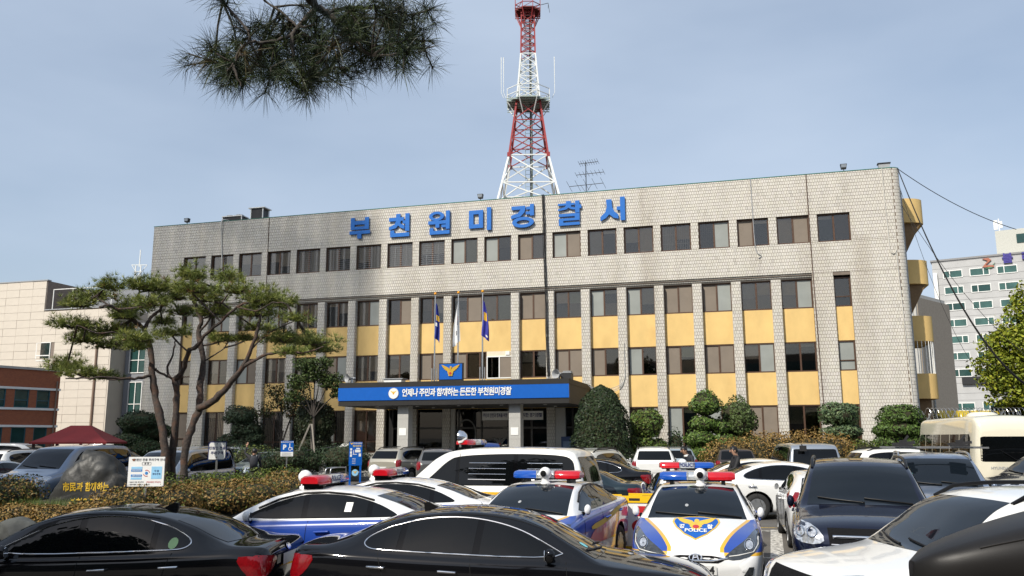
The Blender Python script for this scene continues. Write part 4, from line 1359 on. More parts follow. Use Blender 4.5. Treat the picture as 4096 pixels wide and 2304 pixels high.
def put(name, me, parent, mat=None):
    o = obj(name, me, None, parent)
    if mat is not None and me.materials and me.materials[0] != mat:
        o.material_slots[0].link = 'OBJECT'
        o.material_slots[0].material = mat
    return o
def car(kind, pm, label, cat, x, y, heading, z=0., group=None, name=None, detail=2, trim=None, rails=None, head=None, tail=True, plate=True, rail_mat=None, glass=None, side_glass=None, scale=None):
    """heading: direction the nose points, degrees from +X"""
    if kind not in BODY:
        BODY[kind] = Car(kind)
    c = BODY[kind]
    sp = c.sp
    t = thing(name or {'sedan_large': 'sedan_car', 'sedan_mid': 'sedan_car', 'suv': 'suv_car', 'van': 'van', 'hatch': 'hatchback_car', 'bus': 'minibus'}[kind], label, cat, (x, y, z), R(heading), group)
    if scale:
        t.scale = scale
    put('body', c.body, t, pm)
    for q in c.liner:
        put('wheel_liner', q, t)
    ty, rm, hb = c.wheel_meshes()
    for wx in sp['wheels']:
        for sg in (1, -1):
            yy = c.F['wb'](wx) - sp['ww'] / 2 - .01
            w = obj('wheel', ty, None, t, loc=(c.L / 2 - wx, sg * yy, sp['wr']), rot=(0, 0, 0 if sg > 0 else math.pi))
            obj('rim', rm, None, w)
            obj('brake_disc', hb, None, w)
    gl = glass or m_glassb
    sg_ = side_glass or m_glass
    # windscreen
    if 'ws' in sp:
        a, b, k = sp['ws']
        def glass_poly(a, b, k, bow):
            n = 8
            lo = [(a - bow * (1 - (2 * i / n - 1) ** 2) + 0, (2 * i / n - 1) * (c.F['wr'](a) * k)) for i in range(n + 1)]
            hi = [(b - bow * .6 * (1 - (2 * i / n - 1) ** 2), (2 * i / n - 1) * (c.F['wr'](b) * k)) for i in range(n + 1)]
            return lo + hi[::-1]
        put('windscreen', c.patch('windscreen', 'T', glass_poly(a, b, k, .10), gl, .004, .06), t, gl)
    else:
        put('windscreen', c.patch('windscreen', 'F', rround(sp['wsp']), gl, .004, .08), t, gl)
    if 'rw' in sp:
        a, b, k = sp['rw']
        n = 8
        lo = [(a + .05 * (1 - (2 * i / n - 1) ** 2), (2 * i / n - 1) * (c.F['wr'](a) * k)) for i in range(n + 1)]
        hi = [(b + .08 * (1 - (2 * i / n - 1) ** 2), (2 * i / n - 1) * (c.F['wr'](b) * k * .97)) for i in range(n + 1)]
        put('rear_window', c.patch('rear_window', 'T', lo + hi[::-1], m_glass, .004, .06), t)
    else:
        put('rear_window', c.patch('rear_window', 'R', rround(sp['rwp']), m_glass, .004, .07), t)
    dlo = sp['dlo']
    sm = dlo if kind == 'bus' else chaikin(dlo, 2, True)
    cuts = [-1] + sp['cuts'] + [99]
    sl = sp['slant']
    for sd in 'LR':
        if kind not in ('bus',):
            put('window_surround', c.patch('surround' + sd, 'S' + sd, sm, m_gloss, .0025, .08), t)
        for i in range(len(cuts) - 1):
            g = .028
            p = sm
            if cuts[i] > 0:
                p = halfplane(p, -1, -sl, -(cuts[i] + g + sl * 1.2))
            if cuts[i + 1] < 90:
                p = halfplane(p, 1, sl, cuts[i + 1] - g + sl * 1.2)
            if len(p) > 2:
                cx = sum(q[0] for q in p) / len(p); cy = sum(q[1] for q in p) / len(p)
                p = [(cx + (q[0] - cx) * .975, cy + (q[1] - cy) * .955) for q in p]
                put('window', c.patch('window%s%d' % (sd, i), 'S' + sd, p, sg_, .0055, .07), t, sg_)
        tr = trim or sp['trim']
        if tr == 'chrome' and detail > 0:
            put('window_trim', c.strip('window_trim' + sd, 'S' + sd, sm, .010, m_chrome, True, .002), t)
        if detail > 1:
            for k, x_ in enumerate(sp['seams']):
                zt_ = .97 if k else .93
                put('door_seam', c.strip('seam%s%d' % (sd, k), 'S' + sd, [(x_ + .02, c.F['zbelt'](x_) + .02), (x_ - (.0 if k < 2 else .06), .75), (x_ - (.02 if k < 2 else .22), .35)], .0045, m_seam), t)
        if detail > 0:
            for hx, hz in sp['handles']:
                q = c.ray('S' + sd, hx, hz, .0)
                q2 = c.ray('S' + sd, hx + .2, hz + .01, .0)
                if q is None or q2 is None:
                    continue
                o_ = Vector((0, .035 if sd == 'L' else -.035, 0))
                put('door_handle', c.cache.setdefault(('h', sd, hx), mesh_of('door_handle', MB().tube([q, q + o_, q2 + o_, q2], [.012, .015, .015, .012], 8), m_chrome, 60)), t, m_chrome if tr == 'chrome' else pm)
        if sp['mirror']:
            mx_, mz = sp['mirror']
            key = ('m', sd)
            if key not in c.cache:
                q = c.ray('S' + sd, mx_ + .05, mz - .01, 0)
                s1 = 1 if sd == 'L' else -1
                sh = MB()
                cx, cy, cz = q.x + .02, q.y + s1 * .082, q.z + .06
                prof = [(-.5, .0), (-.48, .62), (-.3, .92), (0, 1), (.3, .86), (.5, .45), (.56, .0)]
                sh.lathe([(max(b, .001), a) for a, b in prof], 14, 'X')
                sh.xf(Matrix.Translation((cx, cy, cz)) @ Matrix.Diagonal((.105, .052, .080, 1)))
                n0 = len(sh.v)
                ar = MB().tube([q, (cx - .01, cy - s1 * .06, cz - .055)], [.035, .028], 8)
                fc = MB().prism([(cy + .040 * math.cos(R(a)), cz + .060 * math.sin(R(a))) for a in range(0, 360, 24)], cx - .062, cx - .055, 'X')
                c.cache[key] = (mesh_of('mirror', sh, m_trim, 60), mesh_of('mirror_arm', ar, m_trim, 60), mesh_of('mirror_glass', fc, m_chrome))
            a_, b_, d_ = c.cache[key]
            mo = put('mirror', a_, t, pm)
            put('mirror_arm', b_, mo)
            put('mirror_glass', d_, mo)
    for sg, sd in ((1, 'L'), (-1, 'R')):
        hp = [(sg * a, b) for a, b in sp['head']]
        hm = head or m_lens
        put('headlight', c.patch('head' + sd, 'F', chaikin(hp, 1, True), m_lens, .006, .05), t, hm)
        if tail:
            put('taillight', c.patch('tail' + sd, 'R', [(sg * a, b) for a, b in sp['tail']], m_tail, .006, .05, rnd_=1), t)
            if sp['tails']:
                put('taillight', c.patch('tails' + sd, 'S' + sd, sp['tails'], m_tail, .006, .05, rnd_=1), t)
    put('grille', c.patch('grille', 'F', sp['grille'], m_grille, .006, .06), t)
    if plate:
        z0, z1 = sp['plate_r']
        put('license_plate', c.patch('plate_r', 'R', [(-.24, z0), (.24, z0), (.24, z1), (-.24, z1)], m_plate, .02, .2), t)
    if (sp.get('rails') if rails is None else rails):
        if 'rails' not in c.cache:
            c.cache['rails'] = []
            for sg in (1, -1):
                rl = MB()
                pts = []
                xs = [1.95 + (4.15 - 1.95) * k / 10 for k in range(11)]
                for k, x_ in enumerate(xs):
                    q = c.ray('T', x_, sg * (c.F['wr'](x_) - .03), .05 if 0 < k < 10 else 0)
                    pts.append(q)
                rl.tube(pts, [.02] + [.022] * 9 + [.02], 8)
                c.cache['rails'].append(mesh_of('roof_rail', rl, m_trim, 60))
        for q in c.cache['rails']:
            put('roof_rail', q, t, rail_mat or m_trim)
    if detail > 1 and kind != 'bus':
        if 'wipers' not in c.cache:
            a = sp['ws'][0]
            wps = MB()
            for y0, y1 in ((.62, .02), (.02, -.58)):
                pts = [c.ray('T', a + .02 + .10 * k / 6 - .06 * (1 - ((y0 + (y1 - y0) * k / 6) / .65) ** 2), y0 + (y1 - y0) * k / 6, .015) for k in range(7)]
                wps.tube([p for p in pts if p is not None], .011, 6)
            c.cache['wipers'] = mesh_of('wiper', wps, m_trim, 60)
        put('wiper', c.cache['wipers'], t)
    return t
# ================================================================== police equipment
def nodes_of(name):
    m = bpy.data.materials.new(name)
    MATS[name] = m
    m.use_nodes = True
    b = m.node_tree.nodes['Principled BSDF']
    b.inputs['Roughness'].default_value = .3
    b.inputs['Coat Weight'].default_value = 1
    b.inputs['Coat Roughness'].default_value = .03
    nt = m.node_tree
    t = nt.nodes.new('ShaderNodeTexCoord')
    sp = nt.nodes.new('ShaderNodeSeparateXYZ')
    nt.links.new(t.outputs['Object'], sp.inputs[0])
    def op(o, a, b=None, c=None, clamp=False):
        n = nt.nodes.new('ShaderNodeMath')
        n.operation = o
        n.use_clamp = clamp
        for i, v in enumerate((a, b, c)):
            if v is None:
                continue
            if isinstance(v, (int, float)):
                n.inputs[i].default_value = v
            else:
                nt.links.new(v, n.inputs[i])
        return n.outputs[0]
    def mix(f, a, b_):
        n = nt.nodes.new('ShaderNodeMix')
        n.data_type = 'RGBA'
        nt.links.new(f, n.inputs['Factor'])
        for k, v in (('A', a), ('B', b_)):
            if isinstance(v, tuple):
                n.inputs[k].default_value = (*v, 1)
            else:
                nt.links.new(v, n.inputs[k])
        return n.outputs['Result']
    return m, nt, b, sp.outputs, op, mix
WHITE, PBLUE, PYEL = (.78, .78, .77), (.014, .058, .33), (.72, .40, .015)
def livery_sedan():
    m, nt, b, (X, Y, Z), op, mix = nodes_of('livery_sedan')
    ay = op('ABSOLUTE', Y)
    c = op('MINIMUM', op('MAXIMUM', op('MULTIPLY_ADD', X, -.36, .40 + 2.05 * .36), .36), .74)
    hood = op('GREATER_THAN', X, .95)
    out_ = op('GREATER_THAN', ay, c)
    zs = op('LESS_THAN', Z, op('MULTIPLY_ADD', X, -.02, 1.005))
    zs = op('MAXIMUM', zs, op('MULTIPLY', hood, op('GREATER_THAN', X, 1.15)))
    zl = op('MULTIPLY_ADD', X, .045, .57)
    zlo = op('GREATER_THAN', Z, zl)
    blue = op('MULTIPLY', op('MULTIPLY', zs, zlo), out_)
    band = op('MULTIPLY', op('MULTIPLY', op('GREATER_THAN', ay, op('SUBTRACT', c, .05)), op('LESS_THAN', ay, c)), op('MULTIPLY', hood, op('MULTIPLY', zs, zlo)))
    low = op('MULTIPLY', op('MULTIPLY', op('GREATER_THAN', Z, op('SUBTRACT', zl, .04)), op('LESS_THAN', Z, zl)), out_)
    col = mix(blue, WHITE, PBLUE)
    col = mix(op('MAXIMUM', band, low), col, PYEL)
    nt.links.new(col, b.inputs['Base Color'])
    return m
def livery_van():
    m, nt, b, (X, Y, Z), op, mix = nodes_of('livery_van')
    f = op('LESS_THAN', X, 1.9)
    blue = op('MULTIPLY', op('MULTIPLY', op('LESS_THAN', Z, .93), op('GREATER_THAN', Z, .50)), f)
    yel = op('MULTIPLY', op('MULTIPLY', op('LESS_THAN', Z, .99), op('GREATER_THAN', Z, .93)), f)
    col = mix(yel, mix(blue, (.76, .75, .70), PBLUE), PYEL)
    nt.links.new(col, b.inputs['Base Color'])
    return m
LIV, LIVV = livery_sedan(), livery_van()
m_lred = M('light_bar_red', (.50, .006, .014), .12, var=.12, vs=14, coat=1)
m_lblue = M('light_bar_blue', (.008, .07, .36), .12, var=.12, vs=14, coat=1)
m_lclear = M('light_bar_clear', (.55, .57, .58), .2, metal=.5, var=.25, vs=20, coat=1)
def bar_seg(y0, y1, taper=0):
    prof = [(-.16, .0), (-.165, .03), (-.15, .085), (-.10, .115), (0, .125), (.10, .115), (.15, .085), (.165, .03), (.16, .0)]
    rows = []
    for k, y in enumerate((y0, y0 + (y1 - y0) * .12, y0 + (y1 - y0) * .88, y1)):
        sc = 1 - (taper if (k == 3) else 0) * .22
        rows.append([(x * sc, y, .02 + (z - .05) * sc + .05) for x, z in prof])
    mb = MB().grid(rows)
    n = len(prof)
    mb.f.append(list(range(n))); mb.c.append(None)
    mb.f.append([len(mb.v) - n + i for i in range(n)][::-1]); mb.c.append(None)
    return mb
BARS = {}
def light_bar(car_, x, z, word=True, cam=True, spot=False):
    """roof bar: red over the car's left side, blue over its right"""
    if not BARS:
        BARS['red'] = mesh_of('red_lamp', bar_seg(.16, .57, 1), m_lred, 45)
        BARS['blue'] = mesh_of('blue_lamp', bar_seg(-.16, -.57, 1), m_lblue, 45)
        BARS['mid'] = mesh_of('clear_lamp', bar_seg(-.15, .15).box(-.172, .172, -.155, -.138, .02, .14).box(-.172, .172, .138, .155, .02, .14), m_lclear, 45)
        BARS['base'] = mesh_of('bar_base', MB().box(-.13, .13, -.52, .52, .0, .03).box(-.15, .15, -.42, -.36, -.07, .0).box(-.15, .15, .36, .42, -.07, .0), m_trim)
        t = text_mb('POLICE', .105, 0, .003)
        BARS['word'] = mesh_of('lettering', t, m_navy)
        c = MB().lathe([(.0, .0), (.085, 0), (.08, .05), (.06, .06), (.06, .11)], 16, 'Z')
        c.lathe([(0, -.10), (.06, -.085), (.095, -.03), (.10, 0), (.09, .05), (.05, .09), (0, .1)], 16, 'X', (0, 0, .19))
        BARS['cam'] = mesh_of('camera_ball', c, M('camera_white', (.8, .8, .79), .3), 50)
        BARS['eye'] = mesh_of('camera_eye', MB().lathe([(.0, .106), (.03, .106), (.05, .100)], 16, 'X', (0, 0, .19)), m_trim, 50)
        BARS['spot'] = mesh_of('spotlight', MB().lathe([(0, -.16), (.07, -.14), (.13, -.07), (.15, .0), (.15, .02), (.0, .03)], 18, 'X', (0, 0, .17)).bar((0, 0, -.05), (0, 0, .05), .05), m_chrome, 50)
    b = obj('light_bar', BARS['base'], None, car_, loc=(x, 0, z))
    obj('red_lamp', BARS['red'], None, b)
    obj('blue_lamp', BARS['blue'], None, b)
    obj('clear_lamp', BARS['mid'], None, b)
    if word:
        for sg in (1, -1):
            obj('lettering', BARS['word'], None, b, loc=(sg * .172, 0, .085), rot=(R(0), R(0), R(90 * sg)))
    if cam:
        k = obj('roof_camera', BARS['cam'], None, car_, loc=(x + .30, .05, z - .085))
        obj('camera_eye', BARS['eye'], None, k)
    if spot:
        obj('spotlight', BARS['spot'], None, car_, loc=(x + .05, .52, z + .02))
SHIELD = [(-.30, .20), (-.10, .235), (.10, .235), (.30, .20), (.315, .12), (.26, -.02), (.15, -.16), (0, -.25), (-.15, -.16), (-.26, -.02), (-.315, .12)]
def flat(polys):
    mb = MB()
    for p in polys:
        mb.add([(a, 0, b) for a, b in p], [tuple(range(len(p)))])
    return mb
def tri_dense(mb, n=2):
    """split faces so they follow a curved panel"""
    bm = bmesh.new()
    vs = [bm.verts.new(v) for v in mb.v]
    for f in mb.f:
        try:
            bm.faces.new([vs[i] for i in f])
        except ValueError:
            pass
    bmesh.ops.triangulate(bm, faces=bm.faces)
    for _ in range(n):
        bmesh.ops.subdivide_edges(bm, edges=[e for e in bm.edges if e.calc_length() > .06], cuts=1, use_grid_fill=True)
        bmesh.ops.triangulate(bm, faces=bm.faces)
    bm.verts.index_update()
    out = MB()
    out.add([tuple(v.co) for v in bm.verts], [tuple(v.index for v in f.verts) for f in bm.faces])
    bm.free()
    return out
def scaled(polys, s, dx=0, dz=0):
    return [[(a * s + dx, b * s + dz) for a, b in p] for p in polys]
def eagle_polys(s, dz=0):
    wing = EAGLE['gold'][0]
    ps = [[(a * s, b * s + dz) for a, b in wing], [(-a * s, b * s + dz) for a, b in wing], [(a * s, b * s + dz) for a, b in EAGLE['gold'][1]]]
    for k in range(5):
        t = R(90 + 72 * k)
        ps.append([(s * (.20 * math.cos(t) + .13 * math.cos(R(45 * q))), s * (-.30 + .20 * math.sin(t) + .13 * math.sin(R(45 * q))) + dz) for q in range(8)])
    return ps
def shield_on(car_, c, key, mode, cu, cv, sc, flip=1, words=True, sx=1., sz=1.):
    dn = lambda polys: tri_dense(flat(polys), 2).xf(Matrix.Diagonal((sx, 1, sz, 1)))
    g = put('shield', c.text(key + 'g', mode, dn(scaled([SHIELD], sc * 1.05)), cu, cv, m_goldflat, flip, .005), car_)
    put('field', c.text(key + 'b', mode, dn(scaled([SHIELD], sc * .97)), cu, cv, m_signblue, flip, .0075), g)
    put('eagle', c.text(key + 'e', mode, dn(eagle_polys(.27 * sc, .06 * sc)), cu, cv, m_goldflat, flip, .010), g)
    put('centre', c.text(key + 'c', mode, dn([ngon(12, .045 * sc, 0, .06 * sc - .30 * .27 * sc)]), cu, cv, m_red, flip, .013), g)
    if words:
        t = text_mb('POLICE', .082 * sc, 0, .002).xf(Matrix.Diagonal((sx * 1.12, 1, sz * 1.15, 1)))
        put('lettering', c.text(key + 'w', mode, shift(t, 0, 0, -.105 * sc * sz), cu, cv, m_white, flip, .0125), g)
        for k, (w, x) in enumerate((('경', -.19), ('찰', .19))):
            t = text_mb(w, .085 * sc, 0, .003).xf(Matrix.Diagonal((sx, 1, sz * 1.3, 1)))
            put('lettering', c.text(key + 'k%d' % k, mode, shift(t, x * sc * sx, 0, -.02 * sc * sz), cu, cv, m_white, flip, .0125), g)
def police_sedan(label, x, y, h, z=0., word=True, front=False, cam=True):
    t = car('sedan_mid', LIV, label, 'police car', x, y, h, z, 'white and blue police sedans', name='police_car', head=m_headdark, glass=m_glassb)
    c = BODY['sedan_mid']
    light_bar(t, c.L / 2 - 2.30, 1.455, word, cam)
    for sd in 'LR':
        put('window_visor', c.strip('visor' + sd, 'S' + sd, [(1.62, 1.15), (1.9, 1.27), (2.25, 1.355), (2.6, 1.37), (3.0, 1.34), (3.3, 1.27)], .016, m_trim, False, .01), t)
    if front:
        put('sticker', c.patch('wsst', 'T', [(1.93, -.10), (1.93, .06), (1.98, .04), (1.98, -.12)], M('sticker_green', (.35, .55, .25), .5), .008, .1), t)
        put('sticker', c.patch('wsst2', 'T', ngon(12, .03, 1.36, -.14, 0, .025), m_grey, .008, .1), t)
        put('rear_view_mirror', c.patch('rvm', 'T', ngon(12, .035, 1.93, .0, 0, .11), m_trim, .012, .1), t)
        shield_on(t, c, 'hoodshield', 'T', .67, 0, .98, 1, True, 1.0, 1.7)
        for sg, sd in ((1, 'L'), (-1, 'R')):
            pr = put('headlamp_projector', c.patch('proj' + sd, 'F', ngon(14, .046, sg * .68, .745), m_lens, .012, .05), t)
            put('lamp_ring', c.strip('ring' + sd, 'F', ngon(16, .062, sg * .68, .745), .005, m_chrome, True, .010), t)
            put('lamp_line', c.strip('drl' + sd, 'F', [(sg * .42, .625), (sg * .54, .64), (sg * .62, .655), (sg * .72, .672), (sg * .79, .74), (sg * .80, .82)], .007, m_white, False, .010), t)
            put('fog_lamp', c.patch('fog' + sd, 'F', [(sg * .56, .36), (sg * .70, .40), (sg * .72, .50), (sg * .66, .50)], m_headdark, .008, .05), t)
        em = MB()
        for p in ring(0, 0, .085, .045, .072, .034):
            em.add([(a, 0, b) for a, b in p], [(0, 1, 2, 3)])
        em.add([(-.045, 0, -.028), (-.03, 0, -.028), (-.012, 0, .028), (-.027, 0, .028)], [(0, 1, 2, 3)])
        em.add([(.03, 0, -.028), (.045, 0, -.028), (.027, 0, .028), (.012, 0, .028)], [(0, 1, 2, 3)])
        em.add([(-.03, 0, -.006), (.03, 0, -.0), (.03, 0, .009), (-.03, 0, .003)], [(0, 1, 2, 3)])
        put('badge', c.text('badge', 'F', em, 0, .605, m_chrome, 1, .014), t)
        put('grille_bar', c.strip('gbar', 'F', [(-.40, .603), (-.2, .572), (.2, .572), (.40, .603)], .012, m_chrome, False, .012), t)
        put('license_plate', c.patch('plate_f', 'F', [(-.26, .40), (.26, .40), (.26, .51), (-.26, .51)], m_plate, .022, .2), t)
        put('lettering', c.text('platedigit', 'F', text_mb('4', .13, 0, .004), .20, .455, m_black, 1, .026), t)
        put('lower_grille', c.patch('lowg', 'F', [(-.42, .26), (.42, .26), (.36, .34), (-.36, .34)], m_trim, .008, .06), t)
    return t
# ---- the parked police fleet
P4 = police_sedan('police sedan facing the camera with a shield on its white bonnet', 2.88, 13.45, -103.7, 0, False, True)
P3 = police_sedan('police sedan angled to the camera with a cream picture panel on its side', .58, 14.15, -112, 0, False, True)
P5 = police_sedan('police sedan facing away, only its light bar and roof above the other police car', 3.75, 18.6, 84, 0, True)
P1 = police_sedan('nearest of two police sedans behind the black cars, light bar red end first', -2.83, 12.9, 169, 0, True)
P2 = police_sedan('second police sedan tucked in front of the police van', -2.22, 15.5, 169, 0, True)
c = BODY['sedan_mid']
put('picture_panel', c.patch('pic', 'SL', [(1.5, .52), (3.0, .50), (3.2, .62), (3.3, .92), (2.4, .78), (1.9, .74)], M('picture_wrap', (.70, .58, .50), .3, var=.3, vs=4, coat=1, col2=(.62, .10, .16), c2=(.5, .58)), .006, .07, rnd_=1), P3)
put('picture_swoosh', c.patch('pic2', 'SL', [(1.7, .80), (2.6, .86), (3.5, 1.0), (3.6, .92), (2.6, .78), (1.8, .72)], m_goldflat, .008, .07, rnd_=1), P3)
st = put('sticker', c.patch('stk', 'SL', [(2.92, 1.12), (3.02, 1.12), (3.02, 1.24), (2.92, 1.24)], m_white, .009, .1), P1)
pv = car('van', LIVV, 'white police van with barred black side windows and an orange stripe', 'police van', -.64, 19.47, 160, 0, None, 'police_van')
c = BODY['van']
light_bar(pv, c.L / 2 - 2.25, 1.95, False, False, True)
for k in range(4):
    z = 1.24 + k * .115
    for x0, x1 in ((2.42, 3.50), (3.76, 4.75)):
        a, b = c.ray('SL', x0 + .12, z, .012), c.ray('SL', x1 - .1, z, .012)
        obj('window_bar', MB().tube([a, b], .011, 6), m_chrome, pv, 60)
shield_on(pv, c, 'vshield', 'SL', 2.05, .76, .62, 1, False)
put('pillar_line', c.strip('vline', 'SL', [(2.30, 1.84), (2.31, 1.2), (2.33, .5)], .006, m_seam), pv)

# ---- the other parked vehicles
black = paint('black', (.004, .004, .005))
white = paint('white', (.74, .74, .72))
cream_w = paint('cream_white', (.70, .68, .60))
silver = paint('silver', (.40, .43, .47), .75)
sblue = paint('silver_blue', (.22, .27, .36), .6)
navy = paint('navy', (.008, .011, .026), .3)
teal = paint('dark_teal', (.012, .026, .034), .4)
beige = paint('beige', (.46, .43, .35), .55)
brown = paint('dark_brown', (.045, .036, .032), .4)
cream = paint('cream', (.70, .655, .52))
iceblue = paint('ice_silver', (.45, .52, .55), .6)
bluep = paint('blue', (.02, .05, .20), .3)
NEAR = -.17
carA = car('sedan_large', black, 'black sedan nearest at left, its red tail lamps towards the middle', 'car', -5.25, 11.0, 176, NEAR, 'black sedans double parked in front')
carB = car('sedan_large', black, 'black sedan nearest in the middle, nose pointing to the white car', 'car', -.05, 10.68, -8, NEAR, 'black sedans double parked in front')
cL = BODY['sedan_large']
for cc_ in (carA, carB):
    fin = MB().prism([(-2.0 + .0, 0), (-1.75, 0), (-1.93, .075), (-1.99, .07)], -.02, .02)
    z0 = cL.F['zt'](3.45)
    obj('antenna_fin', MB().prism([(cL.L / 2 - 3.55, z0 - .02), (cL.L / 2 - 3.33, z0 - .02), (cL.L / 2 - 3.5, z0 + .07), (cL.L / 2 - 3.56, z0 + .06)], -.02, .02), m_trim, cc_, loc=(0, .05, 0))
    put('badge', cL.text('rbadge', 'R', flat([ngon(18, .07, 0, 0, 0, .038)]), 0, .99, m_chrome, 1, .012), cc_)
    for sd in 'LR':
        put('door_trim', cL.strip('roofseam' + sd, 'T', [(1.9, (.63 if sd == 'L' else -.63)), (2.6, (.60 if sd == 'L' else -.60)), (3.6, (.60 if sd == 'L' else -.60))], .005, m_seam), cc_)
put('sticker', cL.patch('stickA', 'SL', ngon(14, .055, 3.86, 1.10, 0, .06), M('sticker_green', (.35, .55, .25), .5), .009, .1), carA)
put('sticker', cL.patch('stickB', 'T', ngon(12, .05, 1.55, -.42), M('sticker_cyan', (.2, .6, .65), .5), .008, .1), carB)
def mv(label, kind, col, x, y, h, cat='car', **k):
    return car(kind, col, label, cat, x, y, h, k.pop('z', 0.), k.pop('group', 'vehicles parked in the lot'), **k)
navyS = mv('dark navy four-wheel drive facing the camera with black roof rails', 'suv', navy, 5.25, 13.1, -110, scale=(1.04, 1.015, 1.06))
whS = mv('white four-wheel drive at the lower right, long bonnet pointing left', 'suv', white, 4.97, 8.7, 184, z=NEAR + .10)
hat = mv('white hatchback squeezed behind the navy four-wheel drive, tail towards the camera', 'hatch', white, 6.5, 18.2, 76.5)
kia = mv('white sedan side-on with its wheel showing beside the police car', 'sedan_large', white, 7.7, 23.4, -3)
mv('white sedan behind the side-on white sedan, only its roof in view', 'sedan_large', cream_w, 8.0, 26.6, -3, detail=1)
sbS = mv('silver blue four-wheel drive facing the camera with a bicycle rack', 'suv', sblue, 8.5, 17.4, -111, scale=(1.03, 1.0, 1.06), rail_mat=m_steel)
mv('black car roof just behind the silver blue four-wheel drive', 'suv', black, 10.9, 22.6, -110, detail=1)
mv('dark four-wheel drive cut by the right edge, wing mirror showing', 'suv', paint('steel_navy', (.012, .018, .03), .4), 13.2, 20.6, 190, z=.1, trim='chrome')
mv('black sedan corner at the right edge, nearer than the dark one', 'sedan_large', black, 12.6, 16.3, 192, detail=1)
sv = mv('silver van seen from behind with a dark rear window and small mirror', 'van', silver, 10.3, 30.8, 83, 'van')
mv('white crossover roof between the silver van and the minibus', 'suv', white, 14.9, 32.3, 0)
mv('dark teal sedan with a red tail lamp beside the police van', 'sedan_large', teal, .75, 21.3, 166)
mv('black sedan with chrome trim behind the dark teal sedan', 'sedan_large', black, 2.05, 28.2, 168)
mv('white four-wheel drive half hidden beside the conical yew, nearer one', 'suv', cream_w, 3.2, 32.0, 60)
mv('white four-wheel drive half hidden beside the conical yew, farther one', 'suv', white, 3.7, 36.2, 60, detail=1)
mv('white four-wheel drive seen square from behind', 'suv', white, 5.95, 36.4, 82, scale=(1, 1, 1.03))
mv('dark brown four-wheel drive seen from behind near the man in black', 'suv', brown, 9.6, 38.0, 84)
mv('pale blue van roof behind the man in the white collar', 'suv', iceblue, 7.6, 40.6, 85, detail=1)
bus = mv('cream minibus with a rounded roof and dark side windows', 'bus', cream, 14.25, 26.4, 76, 'minibus', side_glass=m_glass)
stx = mv('silver blue van with a chrome grille at the left behind the hedge', 'van', sblue, -15.0, 29.0, -98, 'van')
mv('white sedan nose at the left edge beside the silver blue van', 'sedan_mid', white, -17.5, 28.4, -98)
mv('white crossover tail at the left edge', 'suv', white, -20.9, 37.0, 78)
mv('black car behind the silver blue van', 'suv', black, -19.3, 42.0, 5, detail=1)
mv('white van roof at the left edge under the brick house', 'van', white, -27.0, 47.0, 0, 'van', detail=1)
mv('white van with side windows left of the red gazebo', 'van', cream_w, -21.6, 49.0, 0, 'van', detail=1)
mv('silver minivan behind the engraved boulder', 'van', silver, -11.55, 29.6, -99, 'minivan', scale=(1, 1, .93))
mv('second silver minivan roof behind the first one', 'van', silver, -14.6, 39.0, -99, 'minivan', scale=(1, 1, .93), detail=1)
mv('white four-wheel drive behind the pine trunks', 'suv', white, -14.9, 45.5, -98)
mv('pale silver sedan facing the camera behind the low white sign', 'sedan_large', iceblue, -12.5, 43.6, -112, trim='chrome')
tuc = mv('beige four-wheel drive seen from behind near the entrance steps', 'suv', beige, -4.9, 41.2, 64)
mv('blue van roof under the canopy behind the police van lights', 'van', bluep, -1.7, 41.0, 100, 'van', detail=1)
mv('grey car roof just left of the police van lights', 'suv', paint('mid_grey', (.12, .12, .12), .4), -3.3, 38.0, 95, detail=1)
boxcar = mv('dark car under the black roof box at the lower right corner', 'sedan_mid', black, 3.5, 4.95, 180, z=NEAR - .05)

# ---- extras
for dx in (.55, -.35):
    obj('rack_bar', MB().bar((dx, -.95, 1.80), (dx, .95, 1.80), .04, .03), m_steel, sbS)
for yy in (-.55, .45):
    ck = MB().box(.40, .72, yy - .16, yy + .16, 1.82, 1.86).box(.48, .62, yy - .07, yy + .07, 1.86, 1.94).bar((.5, yy - .2, 1.86), (.65, yy + .2, 1.90), .05).bar((.56, yy, 1.9), (.56, yy + .1, 2.02), .04)
    obj('bicycle_clamp', ck, m_black, sbS)
cs_ = BODY['suv']
for t_, ylist in ((navyS, ()), (sbS, ((-.55, 1.42),))):
    for a, b in ylist:
        put('sticker', cs_.patch('stick%s' % t_.name, 'T', [(b, a), (b, a + .1), (b + .08, a + .1), (b + .08, a)], MATS['sticker_cyan'], .008, .1), t_)
for t_ in (navyS, stx):
    cc_ = BODY['suv'] if t_ is navyS else BODY['van']
    zz = .835 if t_ is navyS else .80
    put('grille_bar', cc_.strip('chromebar', 'F', [(-.42, zz), (.42, zz)], .022, m_chrome, False, .01), t_)
    put('grille_bar', cc_.strip('chromebar2', 'F', [(-.44, zz - .09), (.44, zz - .09)], .012, m_chrome, False, .01), t_)
for sg, sd in ((1, 'L'), (-1, 'R')):
    for k, yy in enumerate((.66, .80)):
        put('headlamp_projector', cs_.strip('pr%s%d' % (sd, k), 'F', ngon(14, .055, sg * yy, .875), .010, m_chrome, True, .01), navyS)
obj('rear_mirror', MB().box(-2.62, -2.58, .30, .52, 1.66, 1.84).bar((-2.45, .42, 1.88), (-2.6, .42, 1.80), .03), m_black, sv)
cb2 = BODY['bus']
obj('roof_vent', MB().lathe([(.42, 2.68), (.40, 2.76), (.30, 2.82), (0, 2.83)], 18, 'Z', (-1.4, .1, 0)), cream, bus, 50)
t_ = text_mb('HYUNDAI', .10, 0, .003)
put('lettering', cb2.text('hy', 'R', t_, .35, 1.28, m_grey, -1, .008), bus)
put('wiper', cb2.strip('bw', 'R', [(-.2, 1.40), (.3, 1.75)], .012, m_trim, False, .02), bus)
